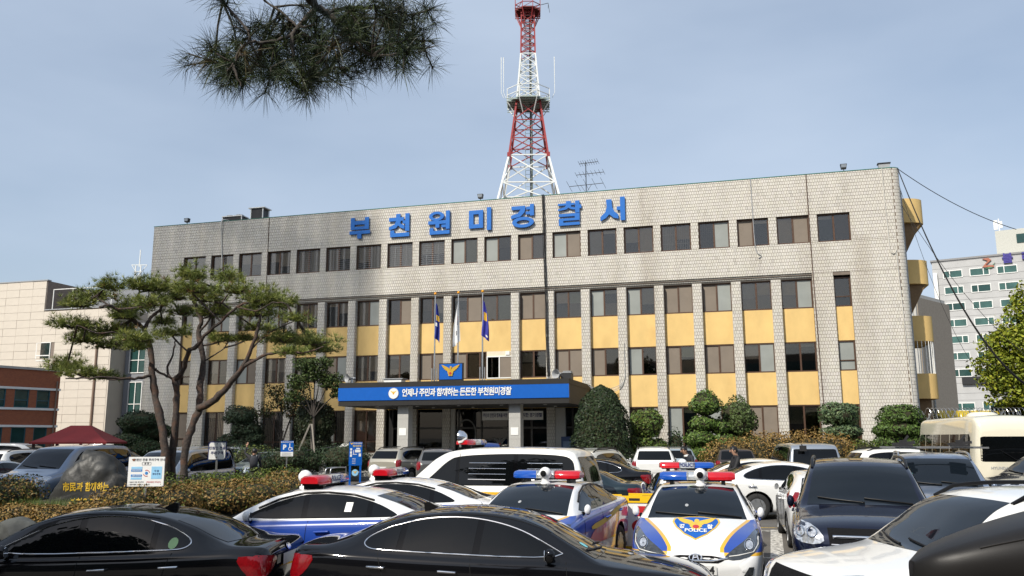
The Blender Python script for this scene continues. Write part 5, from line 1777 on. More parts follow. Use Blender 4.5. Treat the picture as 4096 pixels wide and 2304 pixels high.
# black roof box on the nearest car
rb = thing('roof_box', 'big matte black roof cargo box at the lower right corner', 'roof box', (3.40, 4.95, NEAR - .05 + 1.52), R(180))
rows = []
for k in range(25):
    u = k / 24
    x = 1.15 - 2.3 * u
    tp = math.sin(math.pi * min(1, u * 1.2) * .5) ** .75 if u < .8 else 1 - ((u - .8) / .2) ** 3 * .35
    w_, h_ = .45 * (.10 + .90 * min(1, (u * 1.9) ** .55)) * (1 if u < .93 else 1 - (u - .93) * 3), .08 + .38 * tp
    sec = []
    for j in range(13):
        a = math.pi * j / 12
        cx, cz = math.cos(a), math.sin(a)
        sec.append((x, w_ * math.copysign(abs(cx) ** .45, cx), .06 + h_ * abs(cz) ** .55))
    sec += [(x, -w_ * .9, .03), (x, w_ * .9, .03)]
    rows.append(sec)
mb = MB().grid(rows, True)
n = len(rows[0])
mb.f += [list(range(n)), [len(mb.v) - n + i for i in range(n)]]
mb.c += [None, None]
obj('shell', mb, M('roof_box_black', (.012, .011, .0105), .42, var=.2, vs=3, bump=.06, bs=220, spec=.3), rb, 50)
for j_ in (3, 9):
    obj('lid_ridge', MB().tube([rows[k][j_] for k in range(3, 25)], .008, 6), MATS['roof_box_black'], rb, 60)
lp = MB()
for yy in (-.435, .435):
    lp.bar((.35, yy * .98, .10), (-1.05, yy, .10), .02)
obj('seam', lp, m_black, rb)
fm = MB()
for dx in (-.5, .45):
    fm.bar((dx, -.5, -.01), (dx, .5, -.01), .05, .03)
obj('rack_bar', fm, m_steel, rb)

# ================================================================== ground and planting beds
m_asph = M('asphalt', (.125, .115, .10), .9, var=.18, vs=1.3, bump=.35, bs=120, col2=(.085, .08, .075), c2=(.45, .65))
gx = [-1500, -300, -60, -30, -14, -6, 0, 6, 14, 30, 60, 300, 1500]
gy = [-1500, -300, -60, -20, 0, 6, 11.4, 12.0, 12.6, 13.2, 20, 40, 80, 200, 600, 2500]
def gz(y):
    return NEAR if y < 11.5 else NEAR * (13.2 - y) / 1.7 if y < 13.2 else 0.
structure(obj('ground', MB().grid([[(x, y, gz(y)) for x in gx] for y in gy]), m_asph))
m_line = M('worn_road_paint', (.62, .60, .55), .8, var=.15, vs=34, col2=(.15, .14, .125), c2=(.46, .60))
m_liney = M('worn_yellow_paint', (.55, .36, .05), .8, var=.15, vs=34, col2=(.15, .13, .11), c2=(.44, .6))
def marking(p, w, mat, z=.004, name='road_marking'):
    p = [Vector((*q, 0)) for q in p]
    mb = MB()
    for a, b in zip(p, p[1:]):
        d = (b - a).normalized()
        n = Vector((-d.y, d.x, 0)) * (w / 2)
        mb.add([(*(a - n).xy, z), (*(a + n).xy, z), (*(b + n).xy, z), (*(b - n).xy, z)], [(0, 1, 2, 3)])
    return structure(obj(name, mb, mat))
marking([(4.0, 13.25), (6.1, 20.2)], .24, m_line)
marking([(3.5, 15.9), (9.0, 14.3)], .13, m_line, .008)
marking([(3.9, 20.4), (10.5, 18.8)], .14, m_line, .008)
marking([(3.9, 21.2), (10.5, 19.7)], .12, m_liney)
marking([(-1.0, 13.25), (.9, 19.5)], .15, m_line)
marking([(-14.5, 17.2), (-5.4, 17.9)], .14, m_line)
for k in range(6):
    marking([(-3.5 + 3.0 * k, 33), (-3.2 + 3.0 * k, 38.0)], .12, m_line)
# island with the pine, the boulder and the hedge
m_soil = M('leaf_litter_soil', (.060, .055, .030), .95, var=.35, vs=5, bump=.6, bs=25)
ISL = [(-14.2, 18.6), (-12.0, 18.2), (-8.5, 19.0), (-6.4, 21.6), (-5.6, 25.0), (-6.6, 27.4), (-9.5, 27.8), (-13.0, 25.6), (-14.6, 22.0)]
icx, icy = -10.0, 23.2
rows = []
for f, z in ((1, 0), (1, .22), (.90, .34), (.7, .50), (.4, .60), (.0, .62)):
    rows.append([(icx + (x - icx) * f, icy + (y - icy) * f, z) for x, y in chaikin(ISL, 2, True)])
structure(obj('planting_bed', MB().grid(rows, True), m_soil, None, 60))
# raised bed along the facade
structure(obj('planting_bed', MB().prism([W(s, y)[:2] for s, y in ((-38, -5.6), (-24.5, -6.6), (-22.2, -5.0), (-22.0, .0), (-38, .0))], 0, .80, 'Z'), m_soil))
structure(obj('planting_bed', MB().prism([W(s, y)[:2] for s, y in ((-8.3, -4.6), (9, -4.6), (9, .0), (-8.3, .0))], 0, .55, 'Z'), m_soil))
# granite retaining wall with coping slabs, ramp rail
rw = thing('retaining_wall', 'low grey granite retaining wall of upright slabs below the left flower bed', 'wall', (0, 0, 0))
def slab_wall(pts, h0, h1, root):
    for (a, b) in zip(pts, pts[1:]):
        a, b = Vector((*a, 0)), Vector((*b, 0))
        n = max(1, int((b - a).length / .75))
        for k in range(n):
            p, q = a.lerp(b, k / n), a.lerp(b, (k + 1) / n)
            d = (q - p).normalized()
            nn = Vector((-d.y, d.x, 0)) * .12
            g = d * .012
            mb = MB()
            v = [p + g - nn, q - g - nn, q - g + nn, p + g + nn]
            mb.add([(c.x, c.y, 0) for c in v] + [(c.x, c.y, h0 + rnd.random() * .008) for c in v], [(0, 1, 2, 3), (4, 5, 6, 7), (0, 1, 5, 4), (1, 2, 6, 5), (2, 3, 7, 6), (3, 0, 4, 7)])
            obj('slab', mb, m_granite, root)
        nn = Vector((-(b - a).normalized().y, (b - a).normalized().x, 0)) * .17
        v = [a - nn, b - nn, b + nn, a + nn]
        obj('coping', MB().add([(c.x, c.y, h0 + .01) for c in v] + [(c.x, c.y, h1) for c in v], [(0, 1, 2, 3), (4, 5, 6, 7), (0, 1, 5, 4), (1, 2, 6, 5), (2, 3, 7, 6), (3, 0, 4, 7)]), m_granite, root)
slab_wall([W(-34, -6.2)[:2], W(-25.2, -7.2)[:2], W(-22.3, -5.2)[:2], W(-21.9, -2.0)[:2]], .82, .92, rw)
rl = thing('ramp_railing', 'thin dark railing along the ramp beside the entrance', 'railing', (0, 0, 0))
pp = [W(-26.0 + .45 * k, -8.0 + .25 * k, .35 + .07 * k) for k in range(12)]
for p in pp:
    obj('post', MB().bar((p[0], p[1], 0), (p[0], p[1], p[2] + .62), .03), m_black, rl)
obj('handrail', MB().tube([(p[0], p[1], p[2] + .62) for p in pp], .03, 6), m_black, rl)
sw = thing('stair_wall', 'sloping pale granite side wall of the entrance steps', 'wall', W(-20.3, -7.6), PHI + R(90))
obj('slab', MB().prism([(-1.4, 0), (1.6, 0), (1.6, 1.75), (1.2, 1.75), (-1.0, .95), (-1.4, .95)], -.16, .16), m_granite, sw)
obj('coping', MB().prism([(-1.42, .96), (-1.0, .96), (1.2, 1.76), (1.62, 1.76), (1.62, 1.84), (1.15, 1.84), (-1.05, 1.04), (-1.42, 1.04)], -.21, .21), M('pale_granite', (.55, .54, .50), .6, var=.15, vs=40), sw)

# ================================================================== vegetation
m_leaf = M('leaf_green', (.90, .92, .85), .55, var=.15, vs=2, attr='tint', spec=.3)
m_needle = M('pine_needle', (.9, .9, .85), .5, var=.12, vs=3, attr='tint', spec=.35)
m_bark = M('pine_bark', (.058, .045, .038), .9, var=.5, vs=14, bump=1.0, bs=22, col2=(.10, .056, .038), c2=(.48, .68))
m_bark2 = M('grey_bark', (.06, .05, .042), .9, var=.3, vs=9, bump=.6, bs=30)
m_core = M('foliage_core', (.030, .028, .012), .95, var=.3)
def unit(rr):
    z = rr.uniform(-1, 1)
    t = rr.uniform(0, 2 * math.pi)
    q = math.sqrt(1 - z * z)
    return Vector((q * math.cos(t), q * math.sin(t), z))
def pick(pal, rr):
    c = pal[rr.randrange(len(pal))]
    k = .75 + .5 * rr.random()
    return (c[0] * k, c[1] * k, c[2] * k)
def leaf(mb, p, n, s, c, rr, asp=.55):
    u = n.orthogonal().normalized()
    v = n.cross(u)
    t = rr.uniform(0, 6.28)
    a = u * math.cos(t) + v * math.sin(t)
    b = n.cross(a)
    mb.add([tuple(p - a * s), tuple(p + b * s * asp), tuple(p + a * s), tuple(p - b * s * asp)], [(0, 1, 2, 3)], c)
def clump(mb, c, r, n, s, pal, rr, shell=.16, core=None, tilt=.7, lump=.12):
    c = Vector(c)
    ph = [rr.uniform(0, 6.28) for _ in range(6)]
    for _ in range(n):
        d = unit(rr)
        if d.z < -.75:
            continue
        f = 1 + lump * (math.sin(d.x * 5 + ph[0]) + math.sin(d.y * 6 + ph[1]) + math.sin(d.z * 5 + ph[2])) * .6
        k = f * (1 - shell * rr.random() ** 1.6 + (.14 * rr.random() if rr.random() < .06 else 0))
        p = c + Vector((d.x * r[0] * k, d.y * r[1] * k, d.z * r[2] * k))
        nn = (Vector((d.x / r[0], d.y / r[1], d.z / r[2])).normalized() + unit(rr) * tilt).normalized()
        leaf(mb, p, nn, s * rr.uniform(.6, 1.3), pick(pal, rr), rr)
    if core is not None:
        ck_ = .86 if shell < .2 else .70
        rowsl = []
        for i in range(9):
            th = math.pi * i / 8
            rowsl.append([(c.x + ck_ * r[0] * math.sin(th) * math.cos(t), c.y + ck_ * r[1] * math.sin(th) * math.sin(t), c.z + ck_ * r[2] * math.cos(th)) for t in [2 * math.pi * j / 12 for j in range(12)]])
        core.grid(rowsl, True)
G_TOP = [(.075, .13, .026), (.095, .155, .03), (.06, .108, .024), (.115, .16, .036)]
G_YEW = [(.018, .032, .012), (.026, .044, .016), (.034, .05, .018), (.014, .024, .01)]
G_GREY = [(.08, .125, .06), (.10, .145, .072), (.065, .105, .054), (.12, .16, .075)]
G_DARK = [(.022, .04, .016), (.03, .052, .02), (.018, .034, .014)]
G_BRONZE = [(.24, .14, .045), (.27, .16, .05), (.21, .12, .038), (.20, .13, .038), (.29, .18, .06), (.17, .12, .034)]
G_OLIVE = [(.08, .10, .02), (.11, .13, .025), (.06, .08, .02)]
def topiary(label, x, y, clumps, pal, name='topiary_shrub', s=.085, dens=1.0, z0=.4, cat='shrub', group='clipped shrubs along the facade', seed=1, stem=True, shell=.14, lump=.12):
    rr = random.Random(seed)
    t = thing(name, label, cat, (x, y, 0), 0, group)
    mb, co = MB(), MB()
    for cx, cy, cz, a, b in clumps:
        area = 4 * math.pi * ((a * a + 2 * a * b) / 3)
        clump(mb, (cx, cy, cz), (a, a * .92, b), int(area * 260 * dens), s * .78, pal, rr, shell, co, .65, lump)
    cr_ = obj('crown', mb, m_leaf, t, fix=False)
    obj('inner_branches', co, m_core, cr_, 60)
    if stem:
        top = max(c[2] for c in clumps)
        obj('trunk', MB().tube([(0, 0, 0), (.04, 0, top * .5), (clumps[0][0], 0, top)], [.11, .09, .05], 8), m_bark2, t, 60)
    return t
# tall conical yew
rr = random.Random(11)
t = thing('conical_yew', 'tall dark conical yew beside the right end of the canopy', 'shrub', (4.1, 39.2, 0), 0)
mb, co = MB(), MB()
prof = pchip([.3, 1.0, 2.0, 3.0, 3.8, 4.25, 4.5], [1.15, 1.40, 1.38, 1.20, .88, .52, .02])
for _ in range(11000):
    z = .3 + 4.2 * (1 - rr.random() ** .85) if rr.random() < .4 else rr.uniform(.3, 4.48)
    a = rr.uniform(0, 6.283)
    r_ = prof(z) * (1 + .05 * math.sin(a * 5 + z * 3) + .04 * math.sin(a * 3 - z * 7)) * (1 - .13 * rr.random() ** 1.5)
    n = (Vector((math.cos(a), math.sin(a), .35)) + unit(rr) * .7).normalized()
    leaf(mb, Vector((r_ * math.cos(a), r_ * math.sin(a), z)), n, .066 * rr.uniform(.6, 1.3), pick(G_YEW, rr), rr)
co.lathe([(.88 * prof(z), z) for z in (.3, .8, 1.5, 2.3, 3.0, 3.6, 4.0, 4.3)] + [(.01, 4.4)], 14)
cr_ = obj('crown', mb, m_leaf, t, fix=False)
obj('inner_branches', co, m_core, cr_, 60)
obj('trunk', MB().tube([(0, 0, 0), (0, 0, 3)], [.12, .06], 8), m_bark2, t)
topiary('round clipped shrub with a loose lower tier beside the yew', 6.35, 40.2, [(0, 0, 2.75, .80, .78), (-.3, 0, 1.75, .62, .5), (.45, .1, 1.6, .6, .5), (0, -.2, .95, .95, .5)], [*G_TOP, *G_OLIVE], seed=2)
topiary('bright green cloud clipped shrub of stacked balls, tallest of the row', 9.0, 39.6, [(0, 0, 3.62, .76, .62), (-.15, 0, 2.72, .66, .42), (.62, .1, 2.55, .5, .40), (-.35, -.1, 2.05, .70, .45), (.70, -.1, 1.85, .66, .45), (-.30, -.2, 1.35, .72, .42), (.5, -.3, 1.0, .85, .40)], G_TOP, seed=3)
topiary('dull green dome shaped clipped shrub right of the stacked balls', 10.7, 40.4, [(0, 0, 2.92, .88, 1.0), (.15, 0, 1.75, .95, .55), (-.5, 0, 1.1, .8, .5)], [(.068, .10, .03), (.085, .12, .036), (.055, .08, .024)], seed=4)
topiary('grey green mushroom shaped clipped shrub of two tiers', 14.9, 39.0, [(0, 0, 3.12, .88, .58), (.12, 0, 2.32, .84, .40), (.62, .1, 2.36, .45, .36), (-.5, .2, 1.75, .5, .3), (.75, -.1, 1.55, .55, .4)], G_GREY, seed=5)
topiary('dark green layered clipped shrub near the right corner of the building', 16.95, 37.2, [(0, 0, 2.98, .92, .52), (-.15, 0, 2.42, 1.02, .45), (.55, .1, 2.25, .7, .45), (-.65, 0, 1.85, .62, .42), (.30, -.2, 1.80, .75, .42), (-.25, -.3, 1.25, .72, .42), (.75, -.1, 1.2, .6, .45)], [(.06, .105, .022), (.08, .13, .026), (.048, .08, .018)], seed=6)
topiary('small dark bushy plant between the two round shrubs', 7.7, 40.6, [(0, 0, 1.6, .5, .9), (-.3, 0, 1.0, .6, .6), (.4, 0, .9, .5, .5)], G_DARK, 'evergreen_bush', seed=7, s=.07, shell=.5, dens=.8)
topiary('thin sprawling green bush under the first floor windows', 12.3, 41.3, [(0, 0, 1.55, .9, .5), (.9, 0, 1.35, .7, .4)], [*G_DARK, *G_OLIVE], 'evergreen_bush', seed=8, s=.06, shell=.6, dens=.5, stem=False)
# left of the entrance
topiary('dark green cloud clipped shrub behind the red gazebo', -21.2, 48.5, [(0, 0, 3.0, 1.2, .72), (.8, .3, 2.5, .9, .6), (-.3, 0, 2.0, 1.1, .6), (.6, -.2, 1.5, 1.2, .6), (-.7, -.2, 1.2, .9, .5)], G_DARK, seed=9, group='clipped shrubs left of the entrance')
topiary('blue grey cloud clipped shrub right of the pine trunks', -15.2, 47.6, [(0, 0, 3.35, .95, .55), (.35, .2, 2.6, .9, .5), (-.6, 0, 1.9, .7, .45), (.3, -.2, 1.6, 1.0, .5), (.8, 0, 2.1, .6, .4)], [(.04, .06, .034), (.05, .075, .04), (.032, .05, .028)], seed=10, group='clipped shrubs left of the entrance')
topiary('big round dark shrub left of the entrance canopy', -10.9, 47.0, [(0, 0, 3.0, 1.15, 1.15), (0, 0, 1.8, 1.1, .9)], [(.014, .02, .01), (.02, .03, .013), (.026, .034, .014)], seed=12, group='clipped shrubs left of the entrance', s=.1)
for k, (x, y, a, b, pal, lab) in enumerate((( -13.4, 44.2, 1.3, .75, [*G_DARK, *G_OLIVE], 'olive ground shrub below the blue parking sign'), (-10.9, 42.3, 1.5, .65, G_DARK, 'dark ground shrub behind the granite wall'), (-8.6, 43.0, 1.4, .85, G_DARK, 'dark juniper bush beside the blue guide board'), (-17.6, 46.2, 1.2, .7, G_GREY, 'greyish ground shrub behind the pale silver sedan'))):
    topiary(lab, x, y, [(0, 0, 1.1, a, b), (a * .6, .1, .95, a * .6, b * .8), (-a * .6, -.1, .9, a * .6, b * .8)], pal, 'ground_shrub', seed=20 + k, s=.07, shell=.45, dens=.7, stem=False, group='ground shrubs left of the entrance')
# bronze azalea mass under the right windows
t = thing('azalea_hedge', 'bronze brown azalea hedge in front of the right hand windows', 'hedge', (12.3, 37.6, 0))
mb, co = MB(), MB()
rr = random.Random(31)
for k in range(9):
    u = k / 8
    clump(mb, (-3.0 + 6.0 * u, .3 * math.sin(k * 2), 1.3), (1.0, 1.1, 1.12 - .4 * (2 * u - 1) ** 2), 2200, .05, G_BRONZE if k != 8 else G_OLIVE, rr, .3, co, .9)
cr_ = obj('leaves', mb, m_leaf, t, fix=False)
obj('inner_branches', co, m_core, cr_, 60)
# island planting
def hedge_row(name, label, pts, r, h, pal, n, s, seed, zb=.35):
    rr = random.Random(seed)
    t = thing(name, label, 'hedge', (pts[0][0], pts[0][1], 0))
    mb, co = MB(), MB()
    for k, (x, y) in enumerate(pts):
        clump(mb, (x - pts[0][0], y - pts[0][1], zb + h * .35), (r * rr.uniform(.85, 1.15), r * rr.uniform(.85, 1.1), h * rr.uniform(.5, .75)), n, s, pal, rr, .35, co, .9, .14)
    cr_ = obj('leaves', mb, m_leaf, t, fix=False)
    obj('inner_branches', co, m_core, cr_, 60)
hedge_row('azalea_hedge', 'bronze brown azalea hedge behind the black sedan, from the notice board to the police car', [(-8.9, 20.2), (-8.0, 20.5), (-7.2, 21.4), (-6.7, 22.4), (-6.2, 23.6), (-7.4, 22.8), (-7.9, 21.7), (-6.6, 24.6), (-5.9, 24.2), (-8.6, 21.2)], .85, .80, [*G_BRONZE, *G_BRONZE, *G_OLIVE], 2600, .036, 41)
hedge_row('azalea_hedge', 'bronze brown azalea hedge below the engraved boulder', [(-11.9, 19.6), (-11.1, 19.4), (-10.3, 19.5), (-9.6, 19.8), (-10.0, 20.3)], .6, .50, G_BRONZE, 2300, .034, 42, .22)
hedge_row('juniper_hedge', 'low yellow green juniper strip behind the bronze hedge', [(-8.2, 24.6), (-7.5, 25.4), (-7.0, 26.2), (-9.0, 25.4), (-9.6, 23.6), (-8.0, 26.4)], .9, .95, [(.09, .125, .018), (.07, .10, .015), (.12, .145, .02)], 2200, .036, 43)
hedge_row('evergreen_hedge', 'dark mixed shrubs left of the engraved boulder', [(-13.2, 20.2), (-12.7, 21.2), (-12.4, 19.6), (-13.6, 21.6), (-12.9, 22.4)], .8, .9, [*G_DARK, *G_BRONZE, *G_OLIVE], 2200, .036, 44)
# grass tufts by the boulder
rr = random.Random(5)
mb = MB()
for _ in range(2600):
    x, y = -11.3 + rr.gauss(0, .55), 20.5 + rr.gauss(0, .35)
    a = rr.uniform(0, 6.28)
    h = rr.uniform(.15, .42)
    b = Vector((math.cos(a), math.sin(a), 0))
    mb.add([(x - b.y * .008, y + b.x * .008, .35), (x + b.y * .008, y - b.x * .008, .35), (x + b.x * h * .5, y + b.y * h * .5, .35 + h)], [(0, 1, 2)], pick([(.10, .15, .02), (.13, .17, .03), (.07, .11, .02)], rr))
g_ = obj('grass', mb, m_leaf, fix=False)
tag(g_, 'tuft of fresh green grass at the foot of the engraved boulder', 'grass', None, 'stuff')
# boulders edging the island
m_rock = M('grey_rock', (.085, .09, .085), .9, var=.3, vs=3, bump=.9, bs=9, col2=(.05, .053, .052), c2=(.45, .6))
def rock(name, label, loc, r, seed, group=None, cat='boulder', mat=None, flatten=None):
    rr = random.Random(seed)
    bm = bmesh.new()
    bmesh.ops.create_icosphere(bm, subdivisions=4, radius=1)
    ax = [(unit(rr), rr.uniform(.55, .92)) for _ in range(13)]
    for v in bm.verts:
        p = v.co.copy()
        for n, d in ax:
            e = p.dot(n) - d
            if e > 0:
                p -= n * e * .92
        p += p.normalized() * (.02 * math.sin(p.x * 9 + seed) + .02 * math.sin(p.y * 11) * math.cos(p.z * 8))
        v.co = Vector((p.x * r[0], p.y * r[1], p.z * r[2]))
    me = bpy.data.meshes.new(name)
    bm.to_mesh(me)
    bm.free()
    me.polygons.foreach_set('use_smooth', [True] * len(me.polygons))
    me.set_sharp_from_angle(angle=R(28))
    me.materials.append(mat or m_rock)
    o_ = obj(name, me, None, None, loc=loc)
    return tag(o_, label, cat, group)
for k, (x, y, a, b, h, lab) in enumerate(((-13.05, 18.25, .55, .4, .62, 'grey angular rock at the left end of the island kerb'), (-12.2, 18.0, .62, .4, .48, 'wide flat grey rock, second from the left on the island kerb'), (-11.3, 18.05, .5, .35, .36, 'low grey rock, third from the left on the island kerb'), (-13.9, 18.9, .5, .5, .5, 'grey rock at the left frame edge under dark shrubs'), (-10.4, 18.35, .5, .35, .33, 'low rock on the island kerb below the bronze hedge'))):
    rock('boulder', lab, (x, y, .18), (a, b, h), 60 + k, 'rocks edging the island')
# engraved boulder
st_ = thing('engraved_boulder', 'large dark grey boulder engraved with yellow letters in the island', 'monument', (-10.62, 21.9, .36))
sil = [(-1.12, -.05), (-1.02, .28), (-.85, .62), (-.62, 1.02), (-.42, 1.30), (-.30, 1.52), (-.05, 1.50), (.22, 1.36), (.45, 1.22), (.66, 1.08), (.84, .86), (.97, .60), (1.0, .30), (.92, .02)]
sil = chaikin(sil, 2)
rows = []
for k in range(33):
    v = k / 32
    yv = -.46 + .92 * v
    e = (1 - abs(2 * v - 1) ** 2.6) ** .5 if 0 < k < 32 else 0
    row = []
    for i, (x, z) in enumerate(sil):
        cx, cz = -.02, .55
        q = .62 + .38 * e if e else .55
        wob = 1.0
        zz = max(-.1, cz + (z - cz) * q * wob)
        row.append((cx + (x - cx) * q * wob, yv + .10 * (z - .6) * (1 if yv > 0 else .55), zz))
    rows.append(row)
mb = MB().grid(rows)
n = len(sil)
for i, v in enumerate(mb.v):
    p = Vector(v)
    o_ = (p - Vector((0, 0, .55))).normalized()
    d = .10 * noise.noise(p * 1.5 + Vector((3, 1, 7))) + .09 * noise.noise(p * 3.4) + .035 * noise.noise(p * 8) - .06 * abs(noise.noise(p * 2.2 + Vector((9, 2, 4))))
    q = p + o_ * d
    mb.v[i] = (q.x, q.y, max(q.z, -.1))
for r_, rev in ((0, False), (32, True)):
    c_ = len(mb.v)
    cen = [sum(rows[r_][i][q] for i in range(n)) / n for q in range(3)]
    mb.v.append(tuple(cen[:2] + [.5]))
    for i in range(n - 1):
        mb.f.append([r_ * n + i, r_ * n + i + 1, c_]); mb.c.append(None)
    mb.f.append([r_ * n + n - 1, r_ * n, c_]); mb.c.append(None)
stone = obj('stone', mb, M('dark_boulder', (.030, .030, .028), .5, var=.35, vs=3, bump=1.0, bs=5, col2=(.12, .105, .085), c2=(.55, .75)), st_, 55)
bv = BVHTree.FromPolygons([Vector(v) for v in mb.v], mb.f)
m_yel = M('yellow_engraving', (.62, .40, .03), .6, var=.1)
for txt, cz, cx, w in (('市民과 함께하는', .58, .04, 1.12), ('부천원미경찰', .20, .15, 1.0)):
    q = text_mb(txt, .23, 0, .006)
    xs = [v[0] for v in q.v]
    q.xf(Matrix.Diagonal((w / (max(xs) - min(xs)), 1, 1, 1)))
    vv = []
    for x, y, z in q.v:
        h = bv.ray_cast(Vector((x + cx, -3, z + cz)), Vector((0, 1, 0)))
        vv.append((x + cx, (h[0].y if h[0] else -.4) - .008, z + cz))
    q.v = vv
    obj('engraving', q, m_yel, stone)

# ---- big garden pine
PB= [[0.17,0.1,[[-0.31,0,0.81],[-0.38,0,1.8],[-0.68,0.1,2.87],[-0.89,0.2,3.49],[-0.98,0.2,4.02],[-1.16,0.3,4.77],[-1.42,0.4,5.42]]],[0.09,0.04,[[-1.42,0.4,5.42],[-1.57,0.2,5.56],[-1.74,-0.1,5.73],[-1.86,-0.4,5.85],[-2.02,-0.6,5.98],[-2.24,-0.8,5.87]]],[0.08,0.03,[[-1.42,0.4,5.42],[-1.39,0.7,5.8],[-1.23,0.9,6.04],[-1.16,1.1,6.29],[-0.99,1.3,6.5]]],[0.06,0.02,[[-0.98,0.2,4.0],[-1.23,-0.2,3.87],[-1.58,-0.5,3.85],[-1.92,-0.8,3.87],[-2.29,-1.0,3.82],[-2.81,-1.2,3.79]]],[0.15,0.11,[[-0.23,0.3,0.8],[-0.28,0.3,1.79],[-0.24,0.3,2.8],[-0.3,0.4,3.41],[-0.39,0.4,3.87]]],[0.1,0.03,[[-0.39,0.4,3.87],[-0.1,0.2,4.1],[0.2,-0.2,4.64],[0.49,-0.4,4.78],[0.9,-0.7,5.15],[1.38,-1.0,5.43],[1.9,-1.2,5.84],[2.24,-1.3,5.94]]],[0.06,0.02,[[-0.39,0.4,3.87],[-0.8,0.8,4.15],[-0.8,1.2,4.82],[-0.85,1.4,5.15]]],[0.05,0.03,[[-0.93,0.2,4.18],[-0.67,0.3,4.0],[-0.4,0.4,3.89]]],[0.16,0.06,[[0.23,0,0.81],[0.2,0,1.8],[0.36,0.1,2.55],[0.46,0.2,2.99],[0.39,0.4,3.62],[0.37,0.6,4.46],[0.09,0.8,5.33],[0.16,0.8,5.68],[-0.03,0.9,6.04],[-0.18,0.9,6.43],[-0.32,1.0,6.97]]],[0.13,0.05,[[0.5,0.1,2.99],[1.07,-0.2,3.26],[1.59,-0.4,3.77],[1.96,-0.6,4.15],[2.2,-0.7,4.66],[2.37,-0.8,5.13],[2.46,-0.8,5.61]]],[0.07,0.02,[[1.96,-0.6,4.15],[2.59,-0.9,4.44],[3.23,-1.1,4.54],[3.87,-1.3,4.52],[4.47,-1.4,4.66]]],[0.04,0.02,[[0.09,0.8,5.33],[0.71,0.4,5.92],[1.16,0.1,6.38],[1.48,0,6.53]]],[0.04,0.02,[[-0.18,0.9,6.43],[0.09,1.3,6.72],[0.61,1.5,7.15]]],[0.04,0.02,[[-1.16,0.3,4.77],[-1.57,0,4.99],[-1.85,-0.4,5.19],[-2.31,-0.7,5.16],[-2.79,-0.9,5.35]]],[0.035,0.015,[[1.9,-1.2,5.84],[2.45,-1.3,5.7],[2.98,-1.4,5.92],[3.4,-1.5,5.86]]],[0.035,0.015,[[-1.74,-0.1,5.73],[-1.68,0.4,6.31],[-1.75,0.6,6.73]]],[0.035,0.015,[[-2.02,-0.6,5.98],[-2.45,-0.6,6.23],[-2.11,-0.6,6.54]]],[0.035,0.015,[[2.2,-0.7,4.66],[2.61,-0.4,5.18],[3.36,-0.2,5.59]]],[0.03,0.015,[[0.37,0.6,4.46],[0.86,0.2,4.59],[1.24,0,4.86],[1.34,-0.1,5.05]]]]
PP= [[-2.07,-0.69,6.56,0.44,0.2],[-2.87,0.23,6.41,0.62,0.19],[-3.08,-0.29,6.07,0.53,0.15],[-1.71,0.41,6.74,0.5,0.2],[-1.19,0.48,6.75,0.63,0.25],[0.54,-1.2,6.76,0.51,0.24],[0.63,-1.36,6.33,0.62,0.21],[0.78,1.11,7.12,0.47,0.22],[1.68,-0.62,6.42,0.6,0.22],[2.45,-0.7,6.16,0.76,0.24],[2.47,1.59,6.4,0.44,0.27],[-3.26,0.01,5.5,0.78,0.18],[-3.21,1.11,5.38,0.64,0.19],[-3.07,0.03,5.04,0.53,0.12],[-2.29,0.52,5.43,0.5,0.19],[-0.99,-0.95,4.96,0.59,0.18],[-2.46,0.5,4.92,0.54,0.15],[-4.11,1.2,4.36,0.64,0.24],[-3.01,0.17,4.06,0.62,0.15],[-2.7,0.82,3.99,0.47,0.11],[-1.97,0.61,6.09,0.63,0.22],[-0.55,-1.21,5.96,0.47,0.18],[-0.82,0.87,6.51,0.59,0.23],[0.44,0.37,6.36,0.62,0.22],[2.2,-0.5,5.78,0.68,0.21],[3.64,-1.31,5.46,0.35,0.12],[1.79,1.2,5.55,0.47,0.14],[2.91,0.02,5.06,0.78,0.21],[3.56,0.76,5.06,0.72,0.22],[3.8,1.24,4.86,0.47,0.15],[0.54,0.74,5.97,0.63,0.19],[-0.64,1.36,6.06,0.52,0.17],[-0.34,-0.22,5.21,0.45,0.13],[0.8,1.0,5.18,0.47,0.14],[-1.84,-0.07,5.73,0.45,0.14],[-1.29,1.41,5.76,0.39,0.11],[1.41,1.24,5.21,0.34,0.11],[3.51,-1.11,4.54,0.47,0.1],[-0.95,-0.99,4.72,0.31,0.1]]
